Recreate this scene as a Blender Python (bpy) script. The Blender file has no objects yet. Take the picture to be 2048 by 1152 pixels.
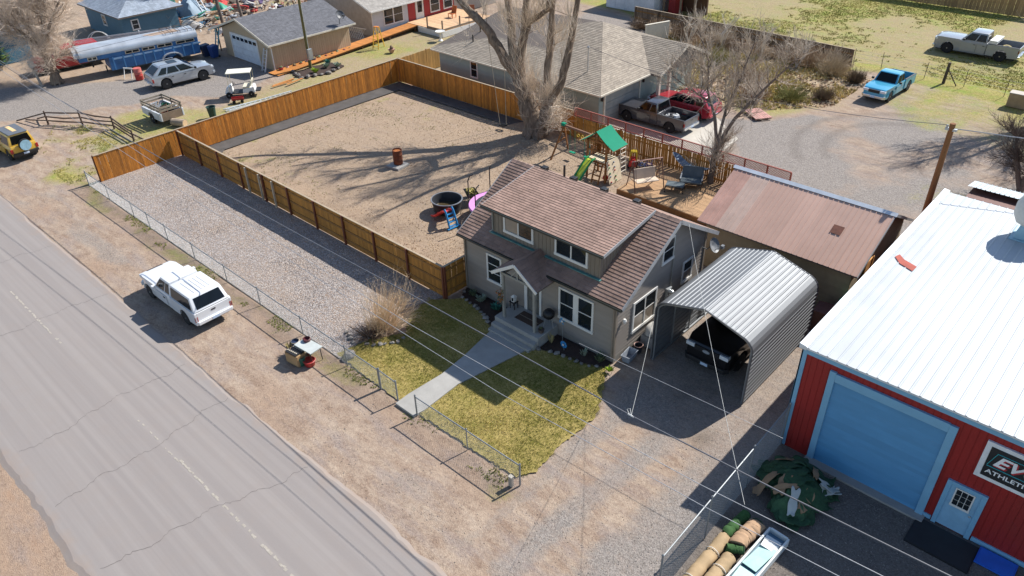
import bpy, bmesh, math, random
import numpy as np
from mathutils import Vector, Matrix
random.seed(7); np.random.seed(7)
S = bpy.context.scene
C = S.collection
R = math.radians
# ------------------------------------------------------------------ camera (19 m up, looking down on the lots)
cam = bpy.data.objects.new('camera', bpy.data.cameras.new('camera')); C.objects.link(cam)
_r = Vector((0.735316, 0.677359, -0.022276)); _u = Vector((-0.365771, 0.42431, 0.828355)); _f = Vector((-0.570546, 0.600954, -0.55976))
cam.matrix_world = Matrix(((_r.x, _u.x, -_f.x, 0), (_r.y, _u.y, -_f.y, 0), (_r.z, _u.z, -_f.z, 19.0), (0, 0, 0, 1)))
cam.data.sensor_width = 36; cam.data.lens = 26.464; cam.data.clip_end = 3000; cam.data.clip_start = .1
S.camera = cam
# ------------------------------------------------------------------ sky, sun, exposure
SUN = Vector((0.225, 1.04, 1.0)).normalized()
W = bpy.data.worlds.new('World'); S.world = W; W.use_nodes = True
nt = W.node_tree; bg = nt.nodes['Background']; sky = nt.nodes.new('ShaderNodeTexSky')
sky.sky_type = 'NISHITA'; sky.sun_disc = False; sky.sun_elevation = math.asin(SUN.z); sky.sun_rotation = math.atan2(SUN.x, SUN.y)
sky.altitude = 900; sky.air_density = 1.0; sky.dust_density = .6
nt.links.new(sky.outputs[0], bg.inputs[0]); bg.inputs[1].default_value = .115
sl = bpy.data.lights.new('sun', 'SUN'); sl.energy = 5.0; sl.angle = R(.53); sl.color = (1, .965, .91)
so = bpy.data.objects.new('sun', sl); C.objects.link(so); so.rotation_euler = SUN.to_track_quat('Z', 'Y').to_euler()
S.view_settings.view_transform = 'Standard'; S.view_settings.look = 'None'; S.view_settings.exposure = .57; S.view_settings.gamma = 1
# ------------------------------------------------------------------ materials
MATS = {}
def srgb(h):
    c = [int(h[i:i + 2], 16) / 255 for i in (0, 2, 4)]
    return tuple(x / 12.92 if x <= .04045 else ((x + .055) / 1.055) ** 2.4 for x in c)
class NT:
    def __init__(s, m): s.t = m.node_tree; s.n = s.t.nodes; s.l = s.t.links
    def N(s, typ, ins=None, **kw):
        n = s.n.new(typ)
        for k, v in kw.items(): setattr(n, k, v)
        for k, v in (ins or {}).items(): s.put(n.inputs[k], v)
        return n
    def put(s, sock, v):
        if hasattr(v, 'is_output') or isinstance(v, bpy.types.NodeSocket): s.l.new(v, sock)
        else: sock.default_value = v
    def mix(s, f, a, b, bt='MIX'):
        n = s.n.new('ShaderNodeMix'); n.data_type = 'RGBA'; n.blend_type = bt; n.clamp_factor = True
        s.put(n.inputs[0], f)
        for i, v in ((6, a), (7, b)): s.put(n.inputs[i], v if hasattr(v, 'is_output') else (*v, 1) if len(v) == 3 else v)
        return n.outputs[2]
    def noise(s, vec, sc, det=4, rough=.55, dist=0):
        n = s.N('ShaderNodeTexNoise', {'Scale': sc, 'Detail': det, 'Roughness': rough, 'Distortion': dist})
        if vec: s.l.new(vec, n.inputs['Vector'])
        return n.outputs['Fac']
    def ramp(s, f, a, b):
        n = s.N('ShaderNodeMapRange', {'From Min': a, 'From Max': b}); n.clamp = True; s.l.new(f, n.inputs[0]); return n.outputs[0]
    def math(s, op, a, b=0.):
        n = s.n.new('ShaderNodeMath'); n.operation = op; s.put(n.inputs[0], a); s.put(n.inputs[1], b); return n.outputs[0]
    def bump(s, h, st, dist=.02):
        n = s.N('ShaderNodeBump', {'Strength': st, 'Distance': dist}); s.l.new(h, n.inputs['Height']); return n.outputs[0]
    def scale(s, vec, sc):
        n = s.N('ShaderNodeMapping', {'Scale': sc}); s.l.new(vec, n.inputs['Vector']); return n.outputs[0]
def new_mat(name):
    m = bpy.data.materials.new(name); m.use_nodes = True; return m, NT(m), m.node_tree.nodes['Principled BSDF']
def M(name, col, rough=.6, metal=0., var=.12, scale=2.5, bump=0., bscale=30., rnd=0., isl=0., col2=None, stretch=None, dirt=0., spec=.5, coat=0., trans=0.):
    """base colour with noise variation, per-object or per-piece variation, and fine relief"""
    if name in MATS: return MATS[name]
    if isinstance(col, str): col = srgb(col)
    if isinstance(col2, str): col2 = srgb(col2)
    m, t, b = new_mat(name)
    tc = t.N('ShaderNodeTexCoord').outputs['Object']
    if rnd:
        oi = t.N('ShaderNodeObjectInfo').outputs['Random']
        ad = t.N('ShaderNodeVectorMath', operation='ADD'); t.l.new(tc, ad.inputs[0])
        cb = t.N('ShaderNodeCombineXYZ'); k = t.math('MULTIPLY', oi, 37.); t.l.new(k, cb.inputs[0]); t.l.new(k, cb.inputs[2]); t.l.new(cb.outputs[0], ad.inputs[1]); tc = ad.outputs[0]
    v = t.scale(tc, stretch) if stretch else tc
    f = t.ramp(t.noise(v, scale, 5, .6), .3, .7)
    lo = tuple(c * (1 - var) for c in col); hi = tuple(min(1, c * (1 + var)) for c in (col2 or col))
    c = t.mix(f, lo, hi)
    for amt, src in ((rnd, 'o'), (isl, 'g')):
        if amt:
            rv = oi if src == 'o' else t.N('ShaderNodeNewGeometry').outputs['Random Per Island']
            k = t.N('ShaderNodeMapRange', {'To Min': 1 - amt, 'To Max': 1 + amt}); t.l.new(rv, k.inputs[0])
            hs = t.N('ShaderNodeHueSaturation', {'Hue': .5, 'Saturation': 1}); t.l.new(c, hs.inputs['Color']); t.l.new(k.outputs[0], hs.inputs['Value']); c = hs.outputs[0]
    if dirt:
        d = t.ramp(t.noise(tc, scale * .35, 6, .7), .5, .75)
        c = t.mix(t.math('MULTIPLY', d, dirt), c, tuple(x * .45 + y for x, y in zip(col, (.03, .025, .018))))
    t.put(b.inputs['Base Color'], c); b.inputs['Roughness'].default_value = rough; b.inputs['Metallic'].default_value = metal
    b.inputs['Specular IOR Level'].default_value = spec; b.inputs['Coat Weight'].default_value = coat; b.inputs['Coat Roughness'].default_value = .08
    b.inputs['Transmission Weight'].default_value = trans
    if bump: t.put(b.inputs['Normal'], t.bump(t.noise(v, bscale, 3), bump))
    MATS[name] = m; return m
# ------------------------------------------------------------------ mesh builder
class MB:
    def __init__(s): s.v = []; s.f = []; s.m = []
    def add(s, vs, fs, m=0):
        o = len(s.v); s.v += [tuple(p) for p in vs]
        for f in fs: s.f.append([i + o for i in f]); s.m.append(m)
        return s
    def hexa(s, p, m=0):   # p: 4 bottom (ccw from above) + 4 top
        return s.add(p, [(3, 2, 1, 0), (4, 5, 6, 7), (0, 1, 5, 4), (1, 2, 6, 5), (2, 3, 7, 6), (3, 0, 4, 7)], m)
    def bx(s, x0, x1, y0, y1, z0, z1, m=0):
        return s.hexa([(x0, y0, z0), (x1, y0, z0), (x1, y1, z0), (x0, y1, z0), (x0, y0, z1), (x1, y0, z1), (x1, y1, z1), (x0, y1, z1)], m)
    def bar(s, a, b, w, h=None, m=0, up=(0, 0, 1)):   # square-section bar between two points
        a = Vector(a); b = Vector(b); d = (b - a).normalized(); h = h or w; u0 = Vector(up)
        if abs(d.dot(u0)) > .98: u0 = Vector((1, 0, 0))
        x = d.cross(u0).normalized() * w / 2; z = x.cross(d).normalized() * h / 2
        return s.hexa([a - x - z, a + x - z, b + x - z, b - x - z, a - x + z, a + x + z, b + x + z, b - x + z], m)
    def prism(s, poly, fn, t0, t1, m=0):   # poly in 2D, fn(a,b,t)->3D
        n = len(poly); vs = [fn(a, b, t0) for a, b in poly] + [fn(a, b, t1) for a, b in poly]
        return s.add(vs, [list(range(n))[::-1], list(range(n, 2 * n))] + [(i, (i + 1) % n, (i + 1) % n + n, i + n) for i in range(n)], m)
    def tube(s, pts, r, n=6, m=0, cap=True):
        pts = [Vector(p) for p in pts]; k = len(pts); rs = r if isinstance(r, (list, tuple)) else [r] * k
        vs = []; x = None
        for i, p in enumerate(pts):
            d = (pts[min(i + 1, k - 1)] - pts[max(i - 1, 0)])
            d = d.normalized() if d.length > 1e-9 else Vector((0, 0, 1))
            if x is None: x = d.orthogonal().normalized()
            else:
                x = x - d * x.dot(d); x = x.normalized() if x.length > 1e-6 else d.orthogonal().normalized()
            y = d.cross(x)
            for j in range(n):
                a = 2 * math.pi * j / n; vs.append(p + (x * math.cos(a) + y * math.sin(a)) * rs[i])
        fs = [(i * n + j, i * n + (j + 1) % n, (i + 1) * n + (j + 1) % n, (i + 1) * n + j) for i in range(k - 1) for j in range(n)]
        if cap: fs += [list(range(n))[::-1], list(range((k - 1) * n, k * n))]
        return s.add(vs, fs, m)
    def lathe(s, prof, c=(0, 0, 0), n=16, m=0, axis='z', cap=True, sx=1, sy=1):
        vs = []
        for r_, z in prof:
            for j in range(n):
                a = 2 * math.pi * j / n; q = (r_ * math.cos(a) * sx, r_ * math.sin(a) * sy, z)
                if axis == 'y': q = (q[0], q[2], -q[1])
                elif axis == 'x': q = (q[2], q[0], q[1])
                vs.append((q[0] + c[0], q[1] + c[1], q[2] + c[2]))
        k = len(prof)
        fs = [(i * n + j, i * n + (j + 1) % n, (i + 1) * n + (j + 1) % n, (i + 1) * n + j) for i in range(k - 1) for j in range(n)]
        if cap: fs += [list(range(n))[::-1], list(range((k - 1) * n, k * n))]
        return s.add(vs, fs, m)
    def blob(s, c, r, n=8, k=5, m=0, jit=.15, rng=random):
        pr = [(max(.02, math.sin(math.pi * i / k)) , -math.cos(math.pi * i / k)) for i in range(k + 1)]
        o = len(s.v); s.lathe([(a, b) for a, b in pr], (0, 0, 0), n, m)
        for i in range(o, len(s.v)):
            p = s.v[i]; q = 1 + rng.uniform(-jit, jit); s.v[i] = (c[0] + p[0] * r[0] * q, c[1] + p[1] * r[1] * q, c[2] + p[2] * r[2] * q)
        return s
    def mesh(s, name, mats, off=(0, 0, 0), bevel=0, smooth=False, seg=2, ang=35):
        me = bpy.data.meshes.new(name)
        ox, oy, oz = off
        me.from_pydata([(x - ox, y - oy, z - oz) for x, y, z in s.v], [], s.f)
        for mt in (mats if isinstance(mats, (list, tuple)) else [mats]): me.materials.append(mt)
        me.polygons.foreach_set('material_index', s.m)
        if bevel:
            bm = bmesh.new(); bm.from_mesh(me); bmesh.ops.recalc_face_normals(bm, faces=bm.faces)
            es = [e for e in bm.edges if len(e.link_faces) == 2 and e.calc_face_angle(0) > R(ang)]
            bmesh.ops.bevel(bm, geom=es, offset=bevel, segments=seg, profile=.6, affect='EDGES', clamp_overlap=True)
            bm.to_mesh(me); bm.free()
        if smooth:
            me.shade_smooth(); me.set_sharp_from_angle(angle=R(40))
        me.update(); return me
    def build(s, name, mats, parent=None, off=None, bevel=0, smooth=False, kind=None, **k):
        if off is None: off = parent.get('_o', (0, 0, 0)) if parent else (0, 0, 0)
        o = bpy.data.objects.new(name, s.mesh(name, mats, off, bevel, smooth, **k)); C.objects.link(o); o.parent = parent
        if parent and '_o' in parent: o['_o'] = tuple(parent['_o'])
        if kind: o['kind'] = kind
        return o
def tag(o, label=None, cat=None, group=None, kind=None):
    for k, v in (('label', label), ('category', cat), ('group', group), ('kind', kind)):
        if v: o[k] = v
    return o
def thing(name, label, cat, loc=(0, 0, 0), rz=0, group=None, world=False):
    """an Empty at the thing's base; world=True: its parts are given in world coordinates"""
    o = bpy.data.objects.new(name, None); C.objects.link(o); o.location = loc; o.rotation_euler = (0, 0, rz); o.empty_display_size = .2
    if world: o['_o'] = tuple(loc)
    return tag(o, label, cat, group)
def inst(me, name, parent, loc, rot=(0, 0, 0), sc=(1, 1, 1)):
    o = bpy.data.objects.new(name, me); C.objects.link(o); o.parent = parent
    q = parent.get('_o', (0, 0, 0)) if parent else (0, 0, 0)
    o.location = (loc[0] - q[0], loc[1] - q[1], loc[2] - q[2]); o.rotation_euler = rot; o.scale = sc; return o
def copy_tree(o, parent=None):
    c = o.copy(); C.objects.link(c); c.parent = parent
    for ch in o.children: copy_tree(ch, c)
    return c
def strip_private():
    for o in bpy.data.objects:
        if '_o' in o: del o['_o']
def U(a, b): return random.uniform(a, b)
def text(body, size, mat, parent, name, mw, shear=0., extr=.004, bold=0.):
    cu = bpy.data.curves.new('t', 'FONT'); cu.body = body; cu.size = size; cu.extrude = extr; cu.shear = shear; cu.offset = bold
    o = bpy.data.objects.new('t', cu); C.objects.link(o); dg = bpy.context.evaluated_depsgraph_get(); dg.update()
    me = bpy.data.meshes.new_from_object(o.evaluated_get(dg)); bpy.data.objects.remove(o)
    me.materials.clear(); me.materials.append(mat); me.transform(mw)
    q = bpy.data.objects.new(name, me); C.objects.link(q); q.parent = parent; return q
# ------------------------------------------------------------------ ground
_NG = {}
def vnoise(x, y, sc, seed):
    if seed not in _NG: _NG[seed] = np.random.RandomState(seed).rand(256, 256)
    g = _NG[seed]; x = x / sc + 500.; y = y / sc + 500.
    xi = np.floor(x).astype(int); yi = np.floor(y).astype(int); fx = x - xi; fy = y - yi; fx = fx * fx * (3 - 2 * fx); fy = fy * fy * (3 - 2 * fy)
    a = g[xi % 256, yi % 256]; b = g[(xi + 1) % 256, yi % 256]; c = g[xi % 256, (yi + 1) % 256]; d = g[(xi + 1) % 256, (yi + 1) % 256]
    return (a * (1 - fx) + b * fx) * (1 - fy) + (c * (1 - fx) + d * fx) * fy
def fbm(x, y, sc, seed): return sum(vnoise(x, y, sc / 2 ** i, seed + i) * .5 ** i for i in range(4)) / 1.875
def inpoly(x, y, P):
    ins = np.zeros(x.shape, bool); n = len(P)
    for i in range(n):
        x0, y0 = P[i]; x1, y1 = P[i - 1]
        ins ^= ((y0 > y) != (y1 > y)) & (x < (x1 - x0) * (y - y0) / ((y1 - y0) + 1e-9) + x0)
    return ins
def blur(a, n):
    for _ in range(n):
        a = (a + np.roll(a, 1, 0) + np.roll(a, -1, 0) + np.roll(a, 1, 1) + np.roll(a, -1, 1)) / 5
    return a
GX = np.linspace(-125, 22, 590); GY = np.linspace(-8, 105, 454)
X, Y = np.meshgrid(GX, GY, indexing='ij')
jx = X + (fbm(X, Y, 3., 11) - .5) * 2.2; jy = Y + (fbm(X, Y, 3., 23) - .5) * 2.2
def reg(P, b=2, j=1.): return blur(inpoly(X + (jx - X) * j, Y + (jy - Y) * j, P).astype(float), b)
def rect(a, b, c, d): return [(a, c), (b, c), (b, d), (a, d)]
n1 = fbm(X, Y, 4., 40); n2 = fbm(X, Y, 9., 60); n3 = fbm(X, Y, 1.3, 80)
sm = lambda a, lo, hi: np.clip((a - lo) / (hi - lo), 0, 1)
grass = np.zeros_like(X); gravel = np.zeros_like(X); dry = np.zeros_like(X); dark = np.zeros_like(X)
# street verge and weeds
grass += reg(rect(-46, -11.5, 11.35, 12.2), 1) * sm(n3, .48, .66) * .7
grass += reg([(-57, 14.6), (-53, 12.4), (-46.2, 11.2), (-45.6, 17.6), (-53, 17.6)], 4) * sm(n1 * .6 + n3 * .4, .36, .58) * .8
grass += reg([(-75, 10.8), (-46, 10.6), (-46, 12.2), (-75, 13)], 4) * sm(n1, .5, .7) * .7
grass += reg([(-53.7, 30.6), (-56.3, 35.2), (-55.4, 48), (-45.2, 48), (-45.3, 19), (-50.6, 17.4), (-55, 18), (-55.4, 20.6), (-50.6, 24)], 4) * (.42 + .4 * sm(n1, .35, .65))
dry += reg([(-53.7, 30.6), (-56.3, 35.2), (-55.4, 48), (-45.2, 48), (-45.3, 19), (-50.6, 17.4), (-55, 18), (-50.6, 24)], 4) * .8
# field behind, right
grass += reg([(-60, 63), (-40, 62.5), (-21, 61), (-4, 57.5), (25, 57), (25, 110), (-60, 110)], 6) * (.55 + .45 * sm(n2 * .7 + n1 * .3 - (X + 30) * .0035, .36, .56)) * .95
dry += reg([(-60, 63), (-40, 62.5), (-21, 61), (-4, 57.5), (25, 57), (25, 110), (-60, 110)], 6) * .8
grass += reg([(-20.6, 59.4), (-8.3, 59.0), (0, 57.5), (0, 60), (-8.3, 60.8), (-20.5, 61.6)], 2) * .8
grass += reg([(-14.6, 52), (-2, 49), (-2, 59.5), (-17, 59.8)], 5) * (.35 + .55 * sm(n1 * .6 + n3 * .4, .34, .6))
grass += reg([(-29, 46), (-21, 46), (-17.5, 50.5), (-17.6, 58), (-21, 60), (-36, 59), (-36, 52)], 4) * sm(n1 * .5 + n3 * .5, .36, .62) * .75
dry += reg([(-29, 46), (-21, 46), (-17.5, 50.5), (-17.6, 58), (-21, 60), (-36, 60), (-36, 52)], 4) * .9
grass += reg([(-9, 39.5), (0, 38), (0, 42), (-9, 43)], 4) * sm(n1, .45, .65) * .7
grass += reg([(-110, 30), (-64, 33), (-60, 60), (-110, 80)], 6) * sm(n1, .55, .75) * .6
dry += reg([(-120, 10), (-64, 14), (-60, 60), (-120, 80)], 6) * .5
# gravel and grey surfaces
gravel += reg([(-125, 6), (-68.5, 14.85), (-65.6, 18.2), (-63.1, 21.5), (-62, 23.9), (-63.2, 30.7), (-54.5, 30.7), (-53.2, 27), (-52.8, 25), (-56.5, 22.4), (-56.6, 20.1), (-58.3, 15.6), (-60.5, 12.3), (-125, 1)], 3) * .95
gravel += reg([(-18, 38), (-27, 38.4), (-27, 41), (-20.9, 45.2), (-18.6, 47.7), (-16.4, 50.6), (-14.7, 55), (-11.3, 53), (-4, 51), (4, 46), (4, 35), (-8.2, 36)], 4) * (.35 + .6 * sm(n1, .38, .56))
gravel += reg([(-14, 64), (10, 62), (10, 67), (-14, 68)], 4) * .7
gravel += reg(rect(-11.6, 8, 9.2, 34), 2, .6) * (.55 + .4 * sm(n1, .35, .6))
gravel += reg(rect(-100, -11, 8.3, 10.4), 4) * sm(fbm(X * .35, Y, 1.6, 91), .50, .68) * .55
for x0 in (-10.35, -8.55): gravel -= np.exp(-((X - x0 + .25 * (n1 - .5) - (Y - 13) * .06) / .42) ** 2) * sm(18.5 - Y, 0, 3) * sm(Y, 7, 10) * .75
gravel += reg(rect(-46, -36, 52, 62), 4) * .7
dark += reg(rect(-6.2, 8, 8, 34), 2, .5) * .8
dark += reg(rect(-45.6, -11.6, 11.5, 12.25), 2, .6) * sm(n3, .35, .6) * .6
dark += reg(rect(-75, -61, 22.5, 24.5), 3) * .3
dark += np.exp(-((X + 9.5 + .3 * (n1 - .5)) / .5) ** 2 - ((Y - 19.7) / .9) ** 2) * sm(n3, .4, .6) * 1.2 + np.exp(-((X + 8.1) / .35) ** 2 - ((Y - 17.9) / .5) ** 2) * .9
# back yard: pale trodden soil, a little green, leaf litter by the house
yard = reg(rect(-45, -14, 17.9, 35.5), 1, .2)
dry += yard * (.45 + .4 * n2)
grass += reg(rect(-45, -37, 19, 35), 5) * sm(n3 * .6 + n1 * .4, .60, .72) * .7
dark += reg([(-34, 18), (-21.5, 18), (-21.5, 24), (-30, 26)], 6) * sm(n3, .40, .7) * .35
for r0 in (5.2, 6.9):
    rad_ = np.hypot(X + 10.6, Y - 46.2); ang_ = np.arctan2(Y - 46.2, X + 10.6); wn_ = ((ang_ > 1.9) | (ang_ < -2.4)).astype(float); dark += blur(np.exp(-((rad_ - r0) / .16) ** 2) * wn_, 1) * .75
red = reg(rect(-125, 22, -8, 1.6), 2) * .8 + reg(rect(-100, -9, 8, 9.6), 3) * sm(n1, .38, .6) * .75 + yard * .3 + reg(rect(-46, -11.5, 10.9, 12.2), 2) * .5
gravel = np.clip(gravel, 0, 1); grass = np.clip(grass, 0, 1); dry = np.clip(dry, 0, 1); dark = np.clip(dark, 0, 1)
Z = (fbm(X, Y, 2.5, 140) - .5) * .05 - .03
# little bank under the willow, flat elsewhere
Z += .22 * np.exp(-(((X + 29.7) / 2.6) ** 2 + ((Y - 33.9) / 2.3) ** 2))
def groundz(x, y):
    i = int(np.clip(np.searchsorted(GX, x), 0, len(GX) - 1)); j = int(np.clip(np.searchsorted(GY, y), 0, len(GY) - 1)); return float(Z[i, j])
def grid_mesh(name, X, Y, Z, mat, attrs=None):
    a, b = X.shape; me = bpy.data.meshes.new(name)
    co = np.stack([X, Y, Z], -1).reshape(-1, 3).astype(np.float32)
    idx = np.arange(a * b).reshape(a, b); q = np.stack([idx[:-1, :-1], idx[1:, :-1], idx[1:, 1:], idx[:-1, 1:]], -1).reshape(-1, 4)
    me.vertices.add(len(co)); me.vertices.foreach_set('co', co.ravel()); me.loops.add(q.size); me.loops.foreach_set('vertex_index', q.ravel().astype(np.int32))
    me.polygons.add(len(q)); me.polygons.foreach_set('loop_start', np.arange(0, q.size, 4, dtype=np.int32))
    me.update(calc_edges=True); me.validate()
    for nm, arr in (attrs or {}).items():
        at = me.color_attributes.new(nm, 'FLOAT_COLOR', 'POINT'); at.data.foreach_set('color', arr.reshape(-1, 4).astype(np.float32).ravel())
    me.materials.append(mat); me.shade_smooth(); o = bpy.data.objects.new(name, me); C.objects.link(o); return o
def ground_material():
    m, t, b = new_mat('ground')
    co = t.N('ShaderNodeNewGeometry').outputs['Position']
    at = t.N('ShaderNodeVertexColor', layer_name='reg'); sp = t.N('ShaderNodeSeparateColor'); t.l.new(at.outputs[0], sp.inputs[0])
    at2 = t.N('ShaderNodeVertexColor', layer_name='reg2'); sp2 = t.N('ShaderNodeSeparateColor'); t.l.new(at2.outputs[0], sp2.inputs[0])
    g, gv, dr, dk = sp.outputs[0], sp.outputs[1], sp.outputs[2], sp2.outputs[0]; rd = sp2.outputs[1]
    nA = t.noise(co, .9, 6, .6); nB = t.noise(co, 6., 5, .65); nC = t.noise(co, 32., 3, .6)
    nM = t.noise(t.scale(co, (.45, 1, 1)), 2.0, 7, .68, .3); nF = t.noise(co, 13., 5, .75); nW = t.noise(t.scale(co, (.35, 1.2, 1)), 1.1, 5, .65)
    dirt = t.mix(t.ramp(nM, .36, .62), srgb('8a7565'), srgb('a89684')); dirt = t.mix(t.math('MULTIPLY', t.ramp(nW, .48, .66), .65), dirt, srgb('8d827d')); dirt = t.mix(t.math('MULTIPLY', t.ramp(nF, .5, .72), .5), dirt, srgb('6b5545')); dirt = t.mix(t.math('MULTIPLY', t.ramp(nF, .5, .3), .35), dirt, srgb('c0ab95'))
    dirt = t.mix(t.math('MULTIPLY', rd, t.ramp(nM, .35, .65)), dirt, srgb('947862'))
    # gravel speckle
    vo = t.N('ShaderNodeTexVoronoi', {'Scale': 30., 'Randomness': 1.}); t.l.new(co, vo.inputs['Vector'])
    sv = t.N('ShaderNodeSeparateColor'); t.l.new(vo.outputs['Color'], sv.inputs[0])
    grv = t.mix(sv.outputs[0], srgb('6b6561'), srgb('a09891')); grv = t.mix(t.math('MULTIPLY', t.ramp(nB, .4, .7), .5), grv, srgb('857c72'))
    # dry, matted grass and leaf litter
    st = t.noise(t.scale(co, (5, 14, 5)), 3., 4, .7, .8)
    dry_c = t.mix(t.ramp(st, .32, .68), srgb('77624f'), srgb('bca88f'))
    gn = t.noise(co, 9., 5, .75, .5)
    grs = t.mix(t.ramp(gn, .36, .64), srgb('6d692f'), srgb('b0a465')); grs = t.mix(t.ramp(nA, .45, .7), grs, srgb('7f8f3a'))
    c = t.mix(t.math('MULTIPLY', dr, t.ramp(t.math('ADD', nB, t.math('MULTIPLY', nA, .4)), .38, .72)), dirt, dry_c)
    c = t.mix(t.ramp(t.math('ADD', gv, t.math('MULTIPLY', t.math('SUBTRACT', nB, .5), .7)), .25, .75), c, grv)
    c = t.mix(t.ramp(t.math('ADD', g, t.math('MULTIPLY', t.math('SUBTRACT', t.math('ADD', t.math('MULTIPLY', nC, .4), t.math('MULTIPLY', nB, .6)), .5), 1.9)), .2, 1.0), c, grs)
    c = t.mix(t.math('MULTIPLY', dk, .75), c, srgb('59514a'))
    t.put(b.inputs['Base Color'], c); b.inputs['Roughness'].default_value = .95; b.inputs['Specular IOR Level'].default_value = .15
    c = t.mix(t.math('MULTIPLY', t.ramp(t.noise(co, 5.5, 6, .78, .3), .5, .68), .45), c, t.mix(.55, c, (.035, .025, .018)))
    t.put(b.inputs['Base Color'], c)
    h = t.math('ADD', t.math('MULTIPLY', nC, .6), t.math('ADD', t.math('MULTIPLY', vo.outputs['Distance'], .5), nB)); t.put(b.inputs['Normal'], t.bump(h, .55, .04))
    return m
gm = ground_material()
o = grid_mesh('ground', X, Y, Z, gm, {'reg': np.stack([grass, gravel, dry, np.ones_like(X)], -1), 'reg2': np.stack([dark, red, dark, np.ones_like(X)], -1)})
tag(o, 'bare brown soil, gravel and patchy grass between the lots', 'ground', kind='structure')
# land going on to the horizon
far = MB()
for a, b, c, d in ((-1500, -124.5, -1500, 1500), (21.5, 1500, -1500, 1500), (-125, 22, -1500, -7.5), (-125, 22, 104.5, 1500)):
    far.add([(a, c, -.07), (b, c, -.07), (b, d, -.07), (a, d, -.07)], [(0, 1, 2, 3)])
tag(far.build('terrain', M('far_land', 'a3916a', .95, scale=.05, var=.3, col2='8f9456')), 'dry land beyond the lots', 'terrain', kind='structure')
# ------------------------------------------------------------------ road: worn asphalt with ragged edges
def asphalt():
    m, t, b = new_mat('asphalt'); co = t.N('ShaderNodeNewGeometry').outputs['Position']
    big = t.noise(t.scale(co, (.12, 1, 1)), .9, 4, .6); str_ = t.noise(t.scale(co, (.02, 1.6, 1)), 2.2, 3, .6); fine = t.noise(co, 60., 3, .7); mid = t.noise(co, 1.5, 5, .6)
    c = t.mix(t.math('MULTIPLY', t.ramp(str_, .4, .65), .8), srgb('857e7a'), srgb('908984')); c = t.mix(t.math('MULTIPLY', t.ramp(fine, .35, .7), .35), c, srgb('958d87')); c = t.mix(t.math('MULTIPLY', t.ramp(mid, .45, .75), .4), c, srgb('8b817a'))
    dn = t.ramp(t.math('ADD', t.math('ABSOLUTE', t.math('SUBTRACT', t.N('ShaderNodeSeparateXYZ', {0: co}).outputs[1], 4.7)), t.math('MULTIPLY', mid, 1.2)), 3.7, 4.7)
    c = t.mix(t.math('MULTIPLY', dn, .6), c, srgb('97806c'))
    t.put(b.inputs['Base Color'], c); b.inputs['Roughness'].default_value = .85; b.inputs['Specular IOR Level'].default_value = .25
    t.put(b.inputs['Normal'], t.bump(fine, .35, .01)); return m
xs = np.arange(-125, 22, .22)
e0 = 1.35 + (fbm(xs, xs * 0, .9, 5) - .5) * .35 + (fbm(xs, xs * 0, 6., 6) - .5) * .5; e1 = 8.12 + (fbm(xs, xs * 0, .8, 7) - .5) * .22 + (fbm(xs, xs * 0, 7., 8) - .5) * .35
tt = np.linspace(0, 1, 5)
RX = np.repeat(xs[:, None], 7, 1); RY = np.concatenate([e0[:, None] - .22, e0[:, None] + (e1 - e0)[:, None] * tt, e1[:, None] + .16], 1); RZ = np.repeat(np.array([[-.04, .018, .03, .045, .03, .018, -.04]]), len(xs), 0)
road = grid_mesh('road', RX, RY, RZ, asphalt()); road.data.shade_flat(); tag(road, 'worn grey asphalt street with crumbling edges', 'road', kind='structure')
def roadz(y): return .018 + .027 * (1 - abs(y - 4.7) / 3.4) if 1.4 < y < 8.1 else 0.
mk = MB(); rng = random.Random(3)
def worn_strip(mb, x0, x1, y0, w, holes):
    x = x0
    while x < x1:
        l = rng.uniform(.08, .2)
        if rng.random() > holes:
            a = y0 + rng.uniform(-.02, .02); q = w * rng.uniform(.55, 1) / 2; z = roadz(a) + .005
            mb.add([(x, a - q * rng.uniform(.7, 1), z), (x + l, a - q, z), (x + l, a + q, z), (x, a + q * rng.uniform(.7, 1), z)], [(0, 1, 2, 3)])
        x += l
for x0, x1 in ((-36.6, -30.4), (-20.8, -13.7), (-52.5, -46.2)): worn_strip(mk, x0, x1, 5.12 + (x0 + 36) * .009, .1, .4)
worn_strip(mk, -24, -20.8, 5.2, .07, .55)
tag(mk.build('road_marking', M('old_paint', '9f978b', .8, var=.25, scale=14)), 'worn broken centre line on the street', 'road marking', kind='structure')
ck = MB()
def crack(p, q, w=.008):
    n = 70; last = None
    for i in range(n + 1):
        f = i / n; x = p[0] + (q[0] - p[0]) * f + rng.uniform(-.05, .05) + .12 * math.sin(f * 9 + p[0]) + .07 * math.sin(f * 31 + p[0] * 3); y = p[1] + (q[1] - p[1]) * f; z = roadz(y) + .0045
        ww = w * rng.uniform(.4, 1.2)
        if last: ck.add([(last[0] - last[2], last[1], last[3]), (last[0] + last[2], last[1], last[3]), (x + ww, y, z), (x - ww, y, z)], [(0, 1, 2, 3)])
        last = (x, y, ww, z)
for a, b in (((-25.4, 1.7), (-25.6, 7.9)), ((-21.9, 1.6), (-22.4, 8)), ((-18.6, 1.6), (-17.3, 8)), ((-33.4, 1.6), (-33.0, 8)), ((-40, 1.6), (-39.5, 8))): crack(a, b)
tag(ck.build('road_crack', M('crack', '625b57', .95)), 'thin dark cracks running across the asphalt', 'crack', kind='structure')
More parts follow.
